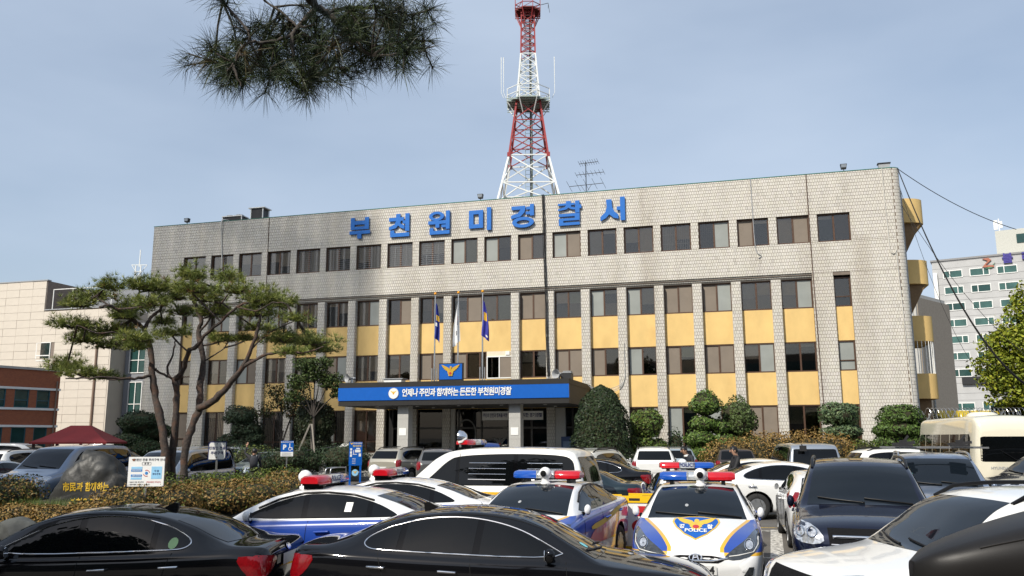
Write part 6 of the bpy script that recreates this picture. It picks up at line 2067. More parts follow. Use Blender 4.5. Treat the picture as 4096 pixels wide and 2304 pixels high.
OB= [[0.045,0.03,[[-1.206,4.4,4.768],[-1.271,4.8,4.863],[-1.263,4.9,4.843],[-1.213,4.9,4.791],[-1.161,4.92,4.767],[-1.102,4.95,4.714],[-1.047,5.0,4.688],[-0.981,5.0,4.619]]],[0.026,0.014,[[-1.229,4.9,4.783],[-1.3,4.8,4.612],[-1.322,4.75,4.529],[-1.295,4.7,4.366],[-1.254,4.7,4.278],[-1.206,4.65,4.145]]],[0.012,0.01,[[-1.742,5.2,5.12],[-1.612,5.1,4.954],[-1.454,5.0,4.802],[-1.337,4.85,4.646],[-1.298,4.8,4.57]]],[0.018,0.008,[[-1.322,4.75,4.529],[-1.405,4.7,4.471],[-1.479,4.65,4.431],[-1.537,4.6,4.414],[-1.592,4.6,4.335],[-1.626,4.6,4.281],[-1.706,4.55,4.32]]],[0.014,0.007,[[-1.626,4.6,4.281],[-1.575,4.55,4.18],[-1.549,4.55,4.111]]],[0.014,0.007,[[-1.479,4.65,4.431],[-1.521,4.75,4.391],[-1.579,4.8,4.325]]],[0.008,0.006,[[-1.537,4.6,4.414],[-1.539,4.6,4.478]]],[0.016,0.008,[[-0.981,5.0,4.619],[-0.931,5.0,4.55],[-0.873,4.95,4.492]]],[0.02,0.008,[[-1.102,4.95,4.714],[-0.996,5.1,4.819],[-0.806,5.2,4.871],[-0.662,5.25,4.933],[-0.549,5.3,4.992]]],[0.016,0.008,[[-0.981,5.0,4.619],[-0.778,5.05,4.591],[-0.557,5.1,4.606]]],[0.016,0.008,[[-0.806,5.2,4.871],[-0.707,5.1,4.73],[-0.625,5.1,4.738]]],[0.016,0.008,[[-1.254,4.7,4.278],[-1.195,4.8,4.291],[-1.127,4.9,4.369]]],[0.03,0.02,[[-1.949,5.3,5.206],[-1.933,5.2,5.065],[-1.888,5.1,4.946]]],[0.02,0.008,[[-1.161,4.92,4.767],[-1.073,5.1,4.899],[-0.934,5.2,4.953],[-0.85,5.2,4.971]]],[0.012,0.006,[[-1.295,4.7,4.366],[-1.398,4.7,4.31],[-1.486,4.75,4.286]]]]
OT= [[-1.741,4.702,4.726],[-1.96,5.226,4.645],[-1.624,4.855,4.608],[-1.574,4.989,4.667],[-1.66,4.761,4.356],[-1.663,4.905,4.265],[-1.739,4.82,4.334],[-1.865,4.796,4.397],[-1.446,4.96,4.686],[-1.366,4.959,4.668],[-1.351,5.183,4.963],[-1.186,5.027,4.816],[-1.14,5.2,4.818],[-1.048,5.149,4.845],[-1.028,5.244,4.741],[-0.941,5.02,4.82],[-0.8,4.664,4.662],[-0.839,5.152,4.801],[-0.93,5.225,4.641],[-0.88,5.183,4.577],[-0.764,4.948,4.61],[-0.701,5.05,4.791],[-0.585,4.698,4.638],[-0.531,5.132,4.899],[-0.606,4.951,4.662],[-0.519,4.749,4.436],[-0.597,4.594,4.353],[-0.751,5.148,4.586],[-1.355,5.243,4.393],[-1.148,4.612,4.206],[-1.318,5.11,4.561],[-1.151,4.837,4.556],[-1.275,4.656,4.345],[-1.417,4.756,4.393],[-1.599,5.088,4.595],[-1.659,5.161,4.542],[-1.396,4.581,4.193],[-1.44,4.98,4.406],[-1.27,4.581,4.162],[-1.14,5.053,4.508],[-1.001,4.782,4.331],[-1.044,5.167,4.605],[-1.814,5.236,4.667],[-1.805,4.904,4.44],[-1.727,5.249,4.53],[-1.199,4.767,4.603],[-1.021,4.604,4.414],[-0.912,4.97,4.655],[-0.647,4.572,4.397],[-0.728,4.688,4.658],[-1.112,4.836,4.339],[-1.212,4.977,4.506],[-1.664,4.659,4.213],[-1.541,4.58,4.318],[-1.473,5.157,4.655],[-0.997,4.77,4.521],[-0.986,5.221,4.568],[-0.83,5.178,4.618],[-0.62,4.814,4.542],[-0.978,4.872,4.775],[-1.27,4.914,4.342],[-1.35,5.001,4.612],[-1.516,4.967,4.596]]

rr = random.Random(21)
G_PINE = [(.20, .24, .055), (.24, .28, .065), (.165, .20, .048), (.28, .29, .08), (.13, .16, .042)]
pine = thing('garden_pine', 'broad many stemmed garden pine with flat needle clouds on the island', 'tree', (-9.75, 25.0, .35))
def smooth_path(pts, k=4):
    p = [Vector(q) for q in pts]
    out = []
    for i in range(len(p) - 1):
        p0, p1, p2, p3 = p[max(i - 1, 0)], p[i], p[i + 1], p[min(i + 2, len(p) - 1)]
        for j in range(k):
            t = j / k
            out.append(.5 * ((2 * p1) + (p2 - p0) * t + (2 * p0 - 5 * p1 + 4 * p2 - p3) * t * t + (3 * p1 - p0 - 3 * p2 + p3) * t ** 3))
    out.append(p[-1])
    return out
def limb(pts, r0, r1, root, name='trunk', mat=None, wob=.02, n=8):
    sp_ = smooth_path(pts)
    k = len(sp_)
    out = [p + unit(rr) * wob for p in sp_]
    rs = [(r0 + (r1 - r0) * i / (k - 1)) * .78 * rr.uniform(.84, 1.18) for i in range(k)]
    return obj(name, MB().tube(out, rs, n), mat or m_bark, root, 70)
ends = []
for i, (a, b, p) in enumerate(PB):
    q = [(x, y, z - .35) for x, y, z in p]
    limb(q, a, b, pine, 'trunk' if a >= .13 else 'branch')
    ends += [Vector(v) for v in smooth_path(q)[6:]]
mb = MB()
tw_ = MB()
for x, y, z, rx, rz in PP:
    c = Vector((x, y, z - .35))
    e = min(ends, key=lambda v: (v - c).length)
    if (e - c).length > .1:
        tw_.tube(smooth_path([e, e.lerp(c, .5) + Vector((0, 0, -.06)), c - Vector((0, 0, rz * .5))], 3), .028, 5)
    for _ in range(12):
        d = unit(rr)
        tip = c + Vector((d.x * rx * .85, d.y * rx * .7, -rz * .3 + abs(d.z) * rz * .5))
        tw_.tube([c - Vector((0, 0, rz * .5)), c.lerp(tip, .5) - Vector((0, 0, rz * .35)), tip], [.024, .017, .009], 4)
    ry = rx * .8
    nt_ = int(265 * max(.35, rx * 1.25) * (.5 + rz * 2.2))
    for _ in range(nt_):
        d = unit(rr)
        k = 1.12 * rr.random() ** .45
        ff = 1 + .22 * math.sin(d.x * 4 + x * 3) + .18 * math.sin(d.y * 5 + z * 4)
        p = c + Vector((d.x * rx * k * ff, d.y * ry * k * ff, rr.uniform(-.06, .03) + (d.z if d.z > 0 else d.z * .55) * rz * 1.2 * k * ff))
        ax_ = (Vector((d.x, d.y, .55 + .5 * rr.random())) + unit(rr) * .5).normalized()
        col = pick(G_PINE, rr)
        if rr.random() < .03:
            col = (.20, .11, .04)
        for _k in range(13):
            v = (ax_ + unit(rr) * .95).normalized() * rr.uniform(.12, .24)
            s_ = v.cross(unit(rr)).normalized() * .0075
            mb.add([tuple(p - s_), tuple(p + s_), tuple(p + v)], [(0, 1, 2)], col)
obj('twigs', tw_, m_bark, pine, 70)['kind'] = 'stuff'
obj('crown', mb, m_needle, pine, fix=False)

# ---- the pine bough hanging into the top of the view; its trunk stands behind the camera
op_ = thing('overhanging_pine', 'dark pine bough with long needles hanging in from the top', 'tree', (-3.2, -2.6, NEAR))
O3 = Vector((-3.2, -2.6, NEAR))
limb([(0, 0, -.1), (.1, .1, 2.0), (-.1, .2, 4.2), (.1, .3, 6.2), (.0, .2, 8.5)], .24, .12, op_)
b0 = Vector(OB[0][2][0]) - O3
limb([(0, .2, 5.4), (.7, 2.2, 5.9), (b0.x - .25, b0.y - 1.2, b0.z + .35), tuple(b0)], .10, .05, op_, 'branch')
limb([(0, .25, 6.0), (.3, 3, 6.6), tuple(Vector(OB[2][2][0]) - O3)], .06, .014, op_, 'branch')
limb([(0, .25, 6.2), (-.2, 3, 6.8), tuple(Vector(OB[12][2][0]) - O3)], .06, .03, op_, 'branch')
bp_ = []
for a, b, p in OB:
    q = [tuple(Vector(v) - O3) for v in p]
    limb(q, a * .8, b * .8, op_, 'branch', m_bark2, .006)
    bp_ += smooth_path(q)
mb = MB()
tw_ = MB()
G_NEAR = [(.028, .045, .016), (.035, .055, .018), (.022, .036, .014), (.05, .07, .02), (.024, .034, .016)]
rr = random.Random(77)
def tuft(p, ax_, col, n=70, L0=.085, L1=.155, spread=1.0):
    n = int(n * .85)
    for _k in range(n):
        q = p - ax_ * rr.uniform(0, .07)
        v = (ax_ * .55 + unit(rr) * spread).normalized()
        v = (v + Vector((0, 0, -.12))).normalized() * rr.uniform(L0, L1) * 1.26
        s_ = v.cross(unit(rr)).normalized() * .0013
        m_ = q + v * .55 + Vector((0, 0, .004))
        e = q + v + Vector((0, 0, -.008))
        k_ = .7 + .6 * rr.random()
        mb.add([tuple(q - s_), tuple(q + s_), tuple(m_ + s_), tuple(m_ - s_), tuple(e)], [(0, 1, 2, 3), (3, 2, 4)], (col[0] * k_, col[1] * k_, col[2] * k_))
for x, y, z in OT:
    p = Vector((x, y, z)) - O3
    e = min(bp_, key=lambda v: (v - p).length)
    d = (p - e)
    ax_ = (d.normalized() if d.length > .03 else Vector((rr.uniform(-1, 1), rr.uniform(-.5, .5), -.3)).normalized())
    if d.length > .02:
        tw_.tube([e, e.lerp(p, .5) + unit(rr) * .02, p], [.009, .007, .006], 5)
    col = pick(G_NEAR, rr)
    if rr.random() < .10:
        col = (.10, .075, .03)
    tuft(p, ax_, col, 95)
    for _ in range(3):
        p2 = p + unit(rr) * rr.uniform(.06, .15)
        tw_.tube([p - ax_ * .05, p2], [.005, .004], 4)
        tuft(p2, (p2 - p).normalized() * .7 + ax_ * .3, pick(G_NEAR, rr), 60)
obj('twigs', tw_, m_bark2, op_, 70)['kind'] = 'stuff'
obj('crown', mb, m_needle, op_, fix=False)
cn = MB()
for x, y in ((728, 700), (1640, 330)):
    pass

# ---- deciduous trees
def leafy(name, label, loc, h, blobs, pal, seed, n=1.0, s=.10, group=None, forks=4, mat=m_bark2, tr=.10, low=.25, shell=.75):
    rr2 = random.Random(seed)
    t = thing(name, label, 'tree', loc, rr2.uniform(0, .5), group)
    tb = MB()
    tb.tube(smooth_path([(0, 0, 0), (.08 * rr2.uniform(-1, 1), .05, h * .25), (.1 * rr2.uniform(-1, 1), 0, h * low + h * .15)], 3), [tr * (1 - .5 * i / 6) for i in range(7)], 8)
    for x, y, z, a, b in blobs:
        st0 = Vector((0, 0, h * low))
        c = Vector((x, y, z))
        tb.tube(smooth_path([st0, st0.lerp(c, .5) + Vector((0, 0, .12)), c], 3), [tr * .5 * (1 - .13 * i) for i in range(7)], 6)
        for _ in range(5):
            e = c + Vector((rr2.uniform(-a, a) * .8, rr2.uniform(-a, a) * .8, rr2.uniform(-.3, .9) * b))
            tb.tube([c.lerp(st0, .25), c.lerp(e, .5), e], [tr * .2, tr * .13, tr * .06], 4)
    obj('trunk', tb, mat, t, 70)
    mb = MB()
    for x, y, z, a, b in blobs:
        for _ in range(int(n * 420 * a * b * 2)):
            d = unit(rr2)
            k = rr2.random() ** (1 / 3 / shell * .6)
            f = 1 + .25 * math.sin(d.x * 5 + x * 3) * math.sin(d.y * 4 + 1) + .2 * math.sin(d.z * 6 + z)
            p = Vector((x + d.x * a * k * f, y + d.y * a * k * f, z + d.z * b * k * f))
            leaf(mb, p, (Vector((0, 0, .6)) + d * .4 + unit(rr2)).normalized(), s * rr2.uniform(.6, 1.3), pick(pal, rr2), rr2, .7)
    obj('crown', mb, m_leaf, t, fix=False)
    return t
G_GINK = [(.18, .22, .022), (.23, .26, .026), (.14, .18, .02), (.28, .28, .03)]
leafy('ginkgo_tree', 'yellow green ginkgo tree at the right edge behind the cables', (27.5, 45, 0), 9.5, [(0, 0, 6.6, 1.9, 1.7), (-1.5, .2, 5.6, 1.3, 1.2), (1.2, 0, 7.7, 1.6, 1.6), (.4, .2, 8.9, .9, 1.2), (-.6, 0, 4.6, 1.6, 1.1), (-1.2, 0, 7.1, .8, 1.2), (1.6, .2, 5.4, 1.6, 1.4), (.6, 0, 3.9, 1.5, .9)], G_GINK, 51, 1.7, .095, tr=.16)
G_MAP = [(.03, .045, .014), (.04, .055, .018), (.055, .06, .02), (.08, .045, .02)]
leafy('maple_tree', 'thin leaning maple with sparse dark leaves before the ochre panels', (-12.7, 47.2, .7), 4.6, [(-1.0, 0, 2.9, .6, .5), (-.1, .1, 3.4, .8, .55), (.55, 0, 2.9, .7, .6), (-.5, 0, 4.0, .7, .4), (.9, .1, 3.7, .7, .5)], G_MAP, 52, 1.6, .06, tr=.08, shell=.5)
leafy('young_pine', 'upright young pine with bare forked limbs left of the canopy', (-10.75, 46.0, .7), 5.6, [(-.9, 0, 4.4, .65, .5), (0, .1, 4.9, .75, .5), (.85, 0, 4.5, .7, .5), (1.3, 0, 3.9, .5, .4), (-.5, .1, 5.4, .7, .4), (.4, -.1, 5.5, .6, .35), (-1.1, 0, 3.6, .5, .35)], [(.045, .075, .022), (.06, .09, .026), (.08, .10, .03)], 53, 4.0, .06, tr=.10, low=.45, shell=.6)
obj_ = thing('tree_prop', 'wooden tripod prop round the young pine trunk', 'prop', (-10.6, 44.6, .8))
for a, b in (((-.75, -.2), (0, .1)), ((.45, -.3), (.1, .1)), ((.0, .8), (.05, .1))):
    obj('pole', MB().bar((*a, 0), (*b, 2.05), .07), M('weathered_pole', (.28, .25, .21), .9), obj_)
leafy('pine_bush', 'loose young pine in front of the grey tower block', (23.4, 48, 0), 4.4, [(0, 0, 2.6, .9, .9), (-.3, 0, 3.7, .5, .8), (.7, 0, 2.0, .9, .7), (-.9, 0, 1.8, .9, .6), (1.7, .2, 1.7, .9, .6)], [(.05, .07, .025), (.07, .085, .03), (.04, .055, .02)], 54, 1.0, .09, tr=.07)
leafy('evergreen_tree', 'dense dark evergreen under the ginkgo tree', (27.6, 46.5, 0), 4.8, [(0, 0, 2.6, 1.5, 1.5), (1.2, 0, 2.2, 1.4, 1.4), (-.8, 0, 1.6, 1.2, 1.1), (.4, 0, 3.8, 1.0, .9)], [(.012, .02, .008), (.018, .028, .01), (.024, .034, .012)], 55, 1.5, .11, tr=.12)
leafy('roadside_tree', 'green tree top between the flank balconies and the tower block', (36.5, 95, 0), 14, [(0, 0, 12.0, 1.6, 1.3), (1.2, 0, 11.4, 1.4, 1.2), (-1.2, 0, 11.0, 1.4, 1.2)], G_DARK, 56, .8, .2, tr=.2)
G_ST = [(.05, .07, .02), (.07, .09, .025), (.04, .055, .016)]
for k, (x, y, h, sc) in enumerate(((-23.5, 19.5, 12.5, 3.4), (-22.5, 12.0, 12.0, 3.0), (-12.0, 2.6, 11.0, 2.6))):
    leafy('street_tree', ('broad street tree beyond the left edge shading the silver vans', 'street tree beyond the left edge shading the boulder', 'street tree behind the camera shading the left black sedan')[k], (x, y, 0), h, [(0, 0, h * .82, sc, sc * .8), (sc * .7, .5, h * .7, sc * .8, sc * .6), (-sc * .7, -.5, h * .7, sc * .8, sc * .6), (.3, sc * .7, h * .72, sc * .8, sc * .6), (0, -sc * .7, h * .68, sc * .8, sc * .6)], G_ST, 90 + k, .55, .22, 'street trees beside the lot', tr=.22)
# ================================================================== neighbouring buildings
m_beige = M('beige_stone_panel', (.60, .54, .46), .7, var=.06, vs=1.2)
m_beigeback = M('beige_joint', (.22, .18, .15), .9)
m_greycl = M('grey_siding', (.22, .23, .25), .6, var=.08, stretch=(1, 1, 8))
m_tealglass = M('teal_glass', (.02, .06, .055), .08, var=.15, vs=2, spec=.6)
bb_ = thing('panel_clad_building', 'beige stone clad building at the left behind the brick house', 'building', W(-42.9, 2.0), PHI)
obj('wall', MB().box(-16, 0, .03, 12, 0, 11.3).box(-16, -5.9, .035, 12, 11.3, 13.5), m_beigeback, bb_)
ph_, pw_ = .57, 1.19
pm_ = {}
for r_ in range(1, 24):
    for c_ in range(13):
        x1 = -pw_ * c_
        x0 = x1 - pw_
        z0, z1 = 13.5 - ph_ * (r_), 13.5 - ph_ * (r_ - 1)
        if z0 < .6 or x0 < -15.6:
            continue
        if x1 > -5.9 and z1 > 11.35:
            continue
        if -6.35 < (x0 + x1) / 2 + .0 < -5.1 and 7.6 < (z0 + z1) / 2 < 9.0:
            continue
        k = (r_ + c_ * 3) % 4
        if k not in pm_:
            pm_[k] = mesh_of('panel', MB().box(.008, pw_ - .008, -.012 - .004 * k, .03, .008, ph_ - .008), m_beige)
        obj('panel', pm_[k], None, bb_, loc=(x0, 0, z0))
obj('return_wall', MB().box(.0, .10, .0, 6, 0, 11.3), m_beige, bb_)
w = obj('window', MB().box(-6.35, -6.29, -.02, .1, 7.62, 8.98).box(-5.16, -5.10, -.02, .1, 7.62, 8.98).box(-6.29, -5.16, -.02, .1, 8.92, 8.98).box(-6.29, -5.16, -.04, .1, 7.62, 7.68).box(-6.29, -5.16, -.03, .1, 7.98, 8.05), m_white, bb_)
obj('pane', MB().box(-6.29, -5.16, .03, .05, 7.68, 8.92), m_tealglass, w)
obj('coping', MB().box(-16, -5.85, -.06, .3, 13.5, 13.58).box(-5.9, .1, -.06, .3, 11.3, 11.37), m_grey, bb_)
obj('terrace_rail', MB().box(-5.6, -5.55, .3, .34, 11.37, 12.9).box(-3.9, -3.85, .3, .34, 11.37, 12.9).box(-2.2, -2.15, .3, .34, 11.37, 12.9).box(-.5, -.45, .3, .34, 11.37, 12.9).box(-5.6, -.45, .31, .33, 12.85, 12.9), m_white, bb_)
obj('terrace_wall', MB().box(-5.85, 0, 3.5, 3.7, 11.3, 13.3), m_greycl, bb_)
obj('downpipe', MB().tube([(-1.0, -.08, .3), (-1.05, -.08, 9.8)], .08, 8), M('brown_pipe', (.22, .15, .11), .6), bb_, 60)
gb_ = thing('grey_link_block', 'shaded grey link block with tall white framed windows beside the tiled building', 'building', W(-42.75, 3.4), PHI)
obj('wall', MB().box(0, 4.4, .05, 5, 0, 10.3), m_greycl, gb_)
for x0, x1, z0, z1, n in ((.4, 3.4, 6.7, 9.5, 4), (.5, 1.6, 3.6, 6.1, 2)):
    f_ = MB()
    for k in range(n + 1):
        x = x0 + (x1 - x0) * k / n
        f_.box(x - .03, x + .03, -.02, .06, z0, z1)
    f_.box(x0, x1, -.015, .055, z1 - .06, z1).box(x0, x1, -.015, .055, z0, z0 + .06).box(x0, x1, -.015, .055, z0 + .9, z0 + .95)
    w = obj('window', f_, m_white, gb_)
    obj('pane', MB().box(x0, x1, .03, .049, z0, z1), m_tealglass, w)

def brick_mat():
    m = bpy.data.materials.new('red_brick')
    MATS['red_brick'] = m
    m.use_nodes = True
    nt = m.node_tree
    b = nt.nodes['Principled BSDF']
    t = nt.nodes.new('ShaderNodeTexCoord')
    mp_ = nt.nodes.new('ShaderNodeMapping')
    mp_.inputs['Rotation'].default_value = (R(90), 0, 0)
    br = nt.nodes.new('ShaderNodeTexBrick')
    br.inputs['Scale'].default_value = 4.2
    br.inputs['Color1'].default_value = (.36, .115, .052, 1)
    br.inputs['Color2'].default_value = (.29, .09, .045, 1)
    br.inputs['Mortar'].default_value = (.15, .09, .065, 1)
    br.inputs['Mortar Size'].default_value = .012
    nt.links.new(t.outputs['Object'], mp_.inputs['Vector'])
    nt.links.new(mp_.outputs['Vector'], br.inputs['Vector'])
    nt.links.new(br.outputs['Color'], b.inputs['Base Color'])
    b.inputs['Roughness'].default_value = .85
    return m
m_brick = brick_mat()
bh = thing('brick_house', 'red brick house with white bands and teal windows at the left edge', 'building', (-27.8, 52, 0), math.atan2(.853, .522))
wl = MB()
wl.box(-8, 0, .0, 6, 5.08, 6.2).box(-8, 0, .0, 6, 2.85, 3.86).box(-8, 0, .12, 6, 3.86, 5.08).box(-8, 0, .12, 6, 0, 2.85)
wq = [(-1.35, -.54), (-2.66, -1.81), (-4.0, -3.15), (-5.3, -4.5)]
px0 = 0
for a, b in wq:
    for z0, z1 in ((3.86, 5.08), (0, 2.85)):
        wl.box(b, px0, .001, .12, z0, z1)
    px0 = a
obj('wall', wl, m_brick, bh)
obj('parapet', MB().box(-8.1, .1, -.08, 6.1, 6.2, 6.34), M('pale_coping', (.45, .43, .40), .8), bh)
for z in (5.02, 3.82, 2.81):
    obj('band', MB().box(-8.05, .05, -.07, .05, z, z + .13), m_white, bh)
for a, b in wq:
    for z0, z1 in ((3.95, 5.02), (1.3, 2.81)):
        zm = z0 + (z1 - z0) * .38
        w = obj('window', MB().box(a, a + .06, .03, .11, z0, z1).box(b - .06, b, .03, .11, z0, z1).box(a + .06, b - .06, .03, .11, z1 - .06, z1).box(a + .06, b - .06, .03, .11, z0, z0 + .06).box(a + .06, b - .06, .03, .11, zm, zm + .06), M('teal_frame', (.03, .10, .12), .5), bh)
        obj('pane', MB().box(a + .06, b - .06, .08, .1, z0, z1), m_tealglass, w)
obj('downpipe', MB().tube([(-.22, -.07, .2), (-.2, -.07, 5.6)], .05, 8), MATS['brown_pipe'], bh, 60)
# gazebo
gz_ = thing('gazebo', 'dark red canvas gazebo in front of the beige building', 'gazebo', (-20.2, 40, 0), R(8))
m_canvas = M('maroon_canvas', (.16, .012, .014), .8, var=.12, vs=2)
ea, ap = [(-1.65, -1.5), (1.65, -1.5), (1.65, 1.5), (-1.65, 1.5)], [(-.42, -.12), (.42, -.12), (.42, .12), (-.42, .12)]
mb = MB()
rows = []
for f, z in ((0, 1.90), (0, 1.98), (.3, 2.22), (.65, 2.50), (1, 2.74)):
    rows.append([(e[0] + (a[0] - e[0]) * f, e[1] + (a[1] - e[1]) * f, z - .05 * math.sin(f * 3.14)) for e, a in zip(ea, ap)])
mb.grid(rows, True)
mb.f.append([len(mb.v) - 4 + i for i in range(4)]); mb.c.append(None)
obj('roof', mb, m_canvas, gz_)
for x, y in ((-1.5, -1.35), (1.5, -1.35), (1.5, 1.35), (-1.5, 1.35), (-.5, -1.35), (.5, -1.35)):
    obj('post', MB().bar((x, y, 0), (x, y, 1.97), .10), M('dark_wood', (.03, .015, .012), .7), gz_)
# far mast
fm_ = thing('lattice_mast', 'small pale lattice mast far behind the pine', 'mast', (-36.1, 80, 0))
mb = MB()
q = [(-.35, -.3), (.35, -.3), (0, .4)]
for k in range(3):
    a, b = q[k], q[(k + 1) % 3]
    mb.bar((*a, 0), (a[0] * .7, a[1] * .7, 18.6), .09)
    for z in range(0, 18):
        mb.bar((a[0], a[1], z), (b[0], b[1], z + 1), .05)
        mb.bar((a[0], a[1], z + 1), (b[0], b[1], z + 1), .05)
mb.bar((0, 0, 18.5), (0, 0, 20.2), .08)
for a, b in ((-.7, .7),):
    mb.bar((-.75, 0, 18.7), (.75, 0, 18.7), .07).bar((-.75, 0, 18.7), (0, 0, 17.6), .05).bar((.75, 0, 18.7), (0, 0, 17.6), .05)
obj('frame', mb, m_twhite, fm_)

# grey block at the right
m_apt = M('grey_apartment_panel', (.44, .44, .435), .8, var=.10, vs=.5)
m_aptj = M('apartment_joint', (.26, .26, .26), .9)
ap_ = thing('apartment_block', 'grey office block with white framed windows and blue sign letters far right', 'building', (71.4, 140, 0), R(-31))
obj('wall', MB().box(-.2, 34, .0, 14, 0, 31.2), m_apt, ap_)
jj = MB()
for k in range(11):
    jj.box(-.2, 34, -.02, .0, 31.0 - 2.75 * k, 31.05 - 2.75 * k).box(-.2, 34, -.02, .0, 29.9 - 2.75 * k, 29.94 - 2.75 * k)
obj('panel_joint', jj, m_aptj, ap_)
obj('parapet', MB().box(-.4, 34, -.15, 14, 31.2, 31.5), m_aptj, ap_)
m_gg = M('green_glass', (.05, .115, .105), .1, var=.35, vs=.7, spec=.5)
rr = random.Random(3)
for r_ in range(9):
    z1 = 29.5 - 2.75 * r_
    z0 = z1 - 1.32
    if z0 < 9.5 and z0 > 8:
        continue
    for c_ in range(6):
        x0 = 1.35 + 3.95 * c_
        f_ = MB().box(x0, x0 + 2.9, -.10, -.02, z0, z0 + .12).box(x0, x0 + 2.9, -.10, -.02, z1 - .12, z1)
        md = x0 + (.95 if (c_ + r_) % 3 != 1 else 1.95)
        for x in (x0, md, x0 + 2.78):
            f_.box(x, x + .12, -.10, -.02, z0 + .12, z1 - .12)
        w = obj('window', f_, m_white, ap_)
        obj('pane', MB().box(x0 + .12, x0 + 2.78, -.06, -.03, z0 + .12, z1 - .12), m_gg if rr.random() < .8 else m_tealglass, w)
sg_ = obj('sign_band', MB().box(2.7, 13.5, -.5, -.05, 10.45, 11.65), m_black, ap_)
obj('lettering', shift(text_mb('VIVID SALON', 1.05, .06, .02), 8.6, -.55, 11.05), m_white, sg_)
for k, ch in enumerate('블래스'):
    obj('letter', shift(text_mb(ch, 1.75, .25, .05), 10.9 + 2.75 * k, -.2, 30.55), M('far_sign_violet', (.05, .04, .25), .5), ap_)
lg = MB()
lg.prism([(7.3, 30.9), (8.2, 31.0), (8.6, 30.6), (7.7, 29.8), (8.9, 29.7), (8.9, 29.4), (7.2, 29.5), (8.1, 30.5)], -.25, -.1)
obj('logo', lg, M('logo_orange', (.36, .12, .07), .5), ap_)
obj('logo', MB().prism([(7.6, 29.2), (8.6, 29.3), (9.1, 30.2), (8.6, 29.6)], -.24, -.1), M('logo_green', (.08, .25, .12), .5), ap_)
obj('sign_strip', MB().box(-.1, .5, -.6, -.1, 21.5, 29.2), m_white, ap_)
ph = obj('penthouse', MB().box(9.5, 30, 3, 12, 31.5, 36.0), M('pale_penthouse', (.50, .50, .45), .8), ap_)
for x in (12.5, 17.5):
    obj('window', MB().box(x, x + 2.2, 2.9, 3.0, 33.6, 35.1), m_tealglass, ph)
obj('dish_mast', MB().bar((10.2, 5, 36), (10.2, 5, 38.5), .15).box(9.4, 10.0, 4.6, 4.9, 36.6, 38.2).box(10.3, 10.7, 4.4, 4.7, 36.8, 37.9), m_white, ap_)
nb = thing('narrow_building', 'narrow white tiled building with a red and white sign seen past the balconies', 'building', (43.6, 90, 0), R(-48))
obj('wall', MB().box(-1.2, 0, .0, 8, 0, 17.4), M('pale_tile_far', (.45, .44, .41), .7), nb)
obj('flank', MB().box(.0, .1, .3, 9, 0, 17.0), M('tan_flank', (.30, .26, .21), .9), nb)
s_ = obj('sign', MB().box(-1.5, -.25, -.4, -.05, 14.3, 16.4), m_white, nb)
rg = MB()
for p in ring(-.85, 15.35, .45, .6, .34, .48):
    rg.prism(p, -.43, -.405)
obj('frame', rg, m_red, s_)
obj('poster', MB().box(-1.5, -.25, -.3, -.05, 12.4, 13.8), m_red, nb)
# fence with razor wire
rf = thing('razor_fence', 'wire fence topped with razor wire coils beyond the building corner', 'fence', (20.2, 41.5, 0), R(-6))
fb = MB()
for k in range(5):
    fb.bar((k * 1.1, 0, 0), (k * 1.1, 0, 2.9), .06).bar((k * 1.1, 0, 2.9), (k * 1.1 - .25, 0, 3.35), .05).bar((k * 1.1, 0, 2.9), (k * 1.1 + .25, 0, 3.35), .05)
fb.bar((0, 0, 2.9), (4.4, 0, 2.9), .06)
obj('post', fb, m_steel, rf)
obj('coil', MB().tube([(t_ * .0125, .26 * math.cos(t_ * .42), 3.22 + .26 * math.sin(t_ * .42)) for t_ in range(352)], .012, 4), m_steel, rf)
ms = MB()
for k in range(30):
    ms.bar((k * .3 - 2.2, .0, .2), (k * .3 + .5 - 2.2 + 0, .0, 2.9), .012).bar((k * .3 + .5 - 2.2, .004, .2), (k * .3 - 2.2, .004, 2.9), .012)
obj('mesh', ms, m_galv, rf)
ys = thing('yellow_hoarding', 'strip of bright yellow hoarding behind the dark evergreen', 'hoarding', (32.5, 60, 0))
obj('board', MB().box(-4, 8, 0, .1, 2.9, 3.9), M('hoarding_yellow', (.75, .55, .02), .6), ys)
obj('post', MB().box(-4, -3.8, .1, .3, 0, 3.9).box(7.8, 8, .1, .3, 0, 3.9), m_grey, ys)
# street lamp pole before the block
sp_ = thing('lamp_post', 'thin pale lamp post in front of the grey office block', 'lamp post', (25.1, 50.5, 0))
obj('pole', MB().tube([(0, 0, 0), (0, 0, 7.6)], [.10, .06], 8), M('pale_pole', (.5, .52, .52), .5), sp_)
obj('arm', MB().tube([(0, 0, 7.5), (-.3, -.4, 7.8), (-.6, -.9, 7.85)], .035, 6), MATS['pale_pole'], sp_)
# added unseen slatted screen, spaced to cast partial shade across the left of the facade
F0 = Vector(W(-22.0, 0, 0))
hh = Vector((sdx, sdy, 0)).normalized()
corner = F0 + hh * 85
tb_ = thing('added_shade_screen', 'tall open slatted tower out of view at left whose shade crosses the facade', 'building', tuple(corner), math.atan2(hh.y, hh.x))
for k in range(16):
    y1 = -1.1 * k
    obj('shade_slat', MB().box(0, .3, y1 - .78, y1, 0, 91 + min(17, 2.8 * (k + .5))), M('shade_screen_grey', (.45, .44, .42), .8), tb_)
for k in range(10):
    obj('cross_beam', MB().box(.31, .6, -17.4, 0, 8 + 9 * k, 8.4 + 9 * k), MATS['shade_screen_grey'], tb_)

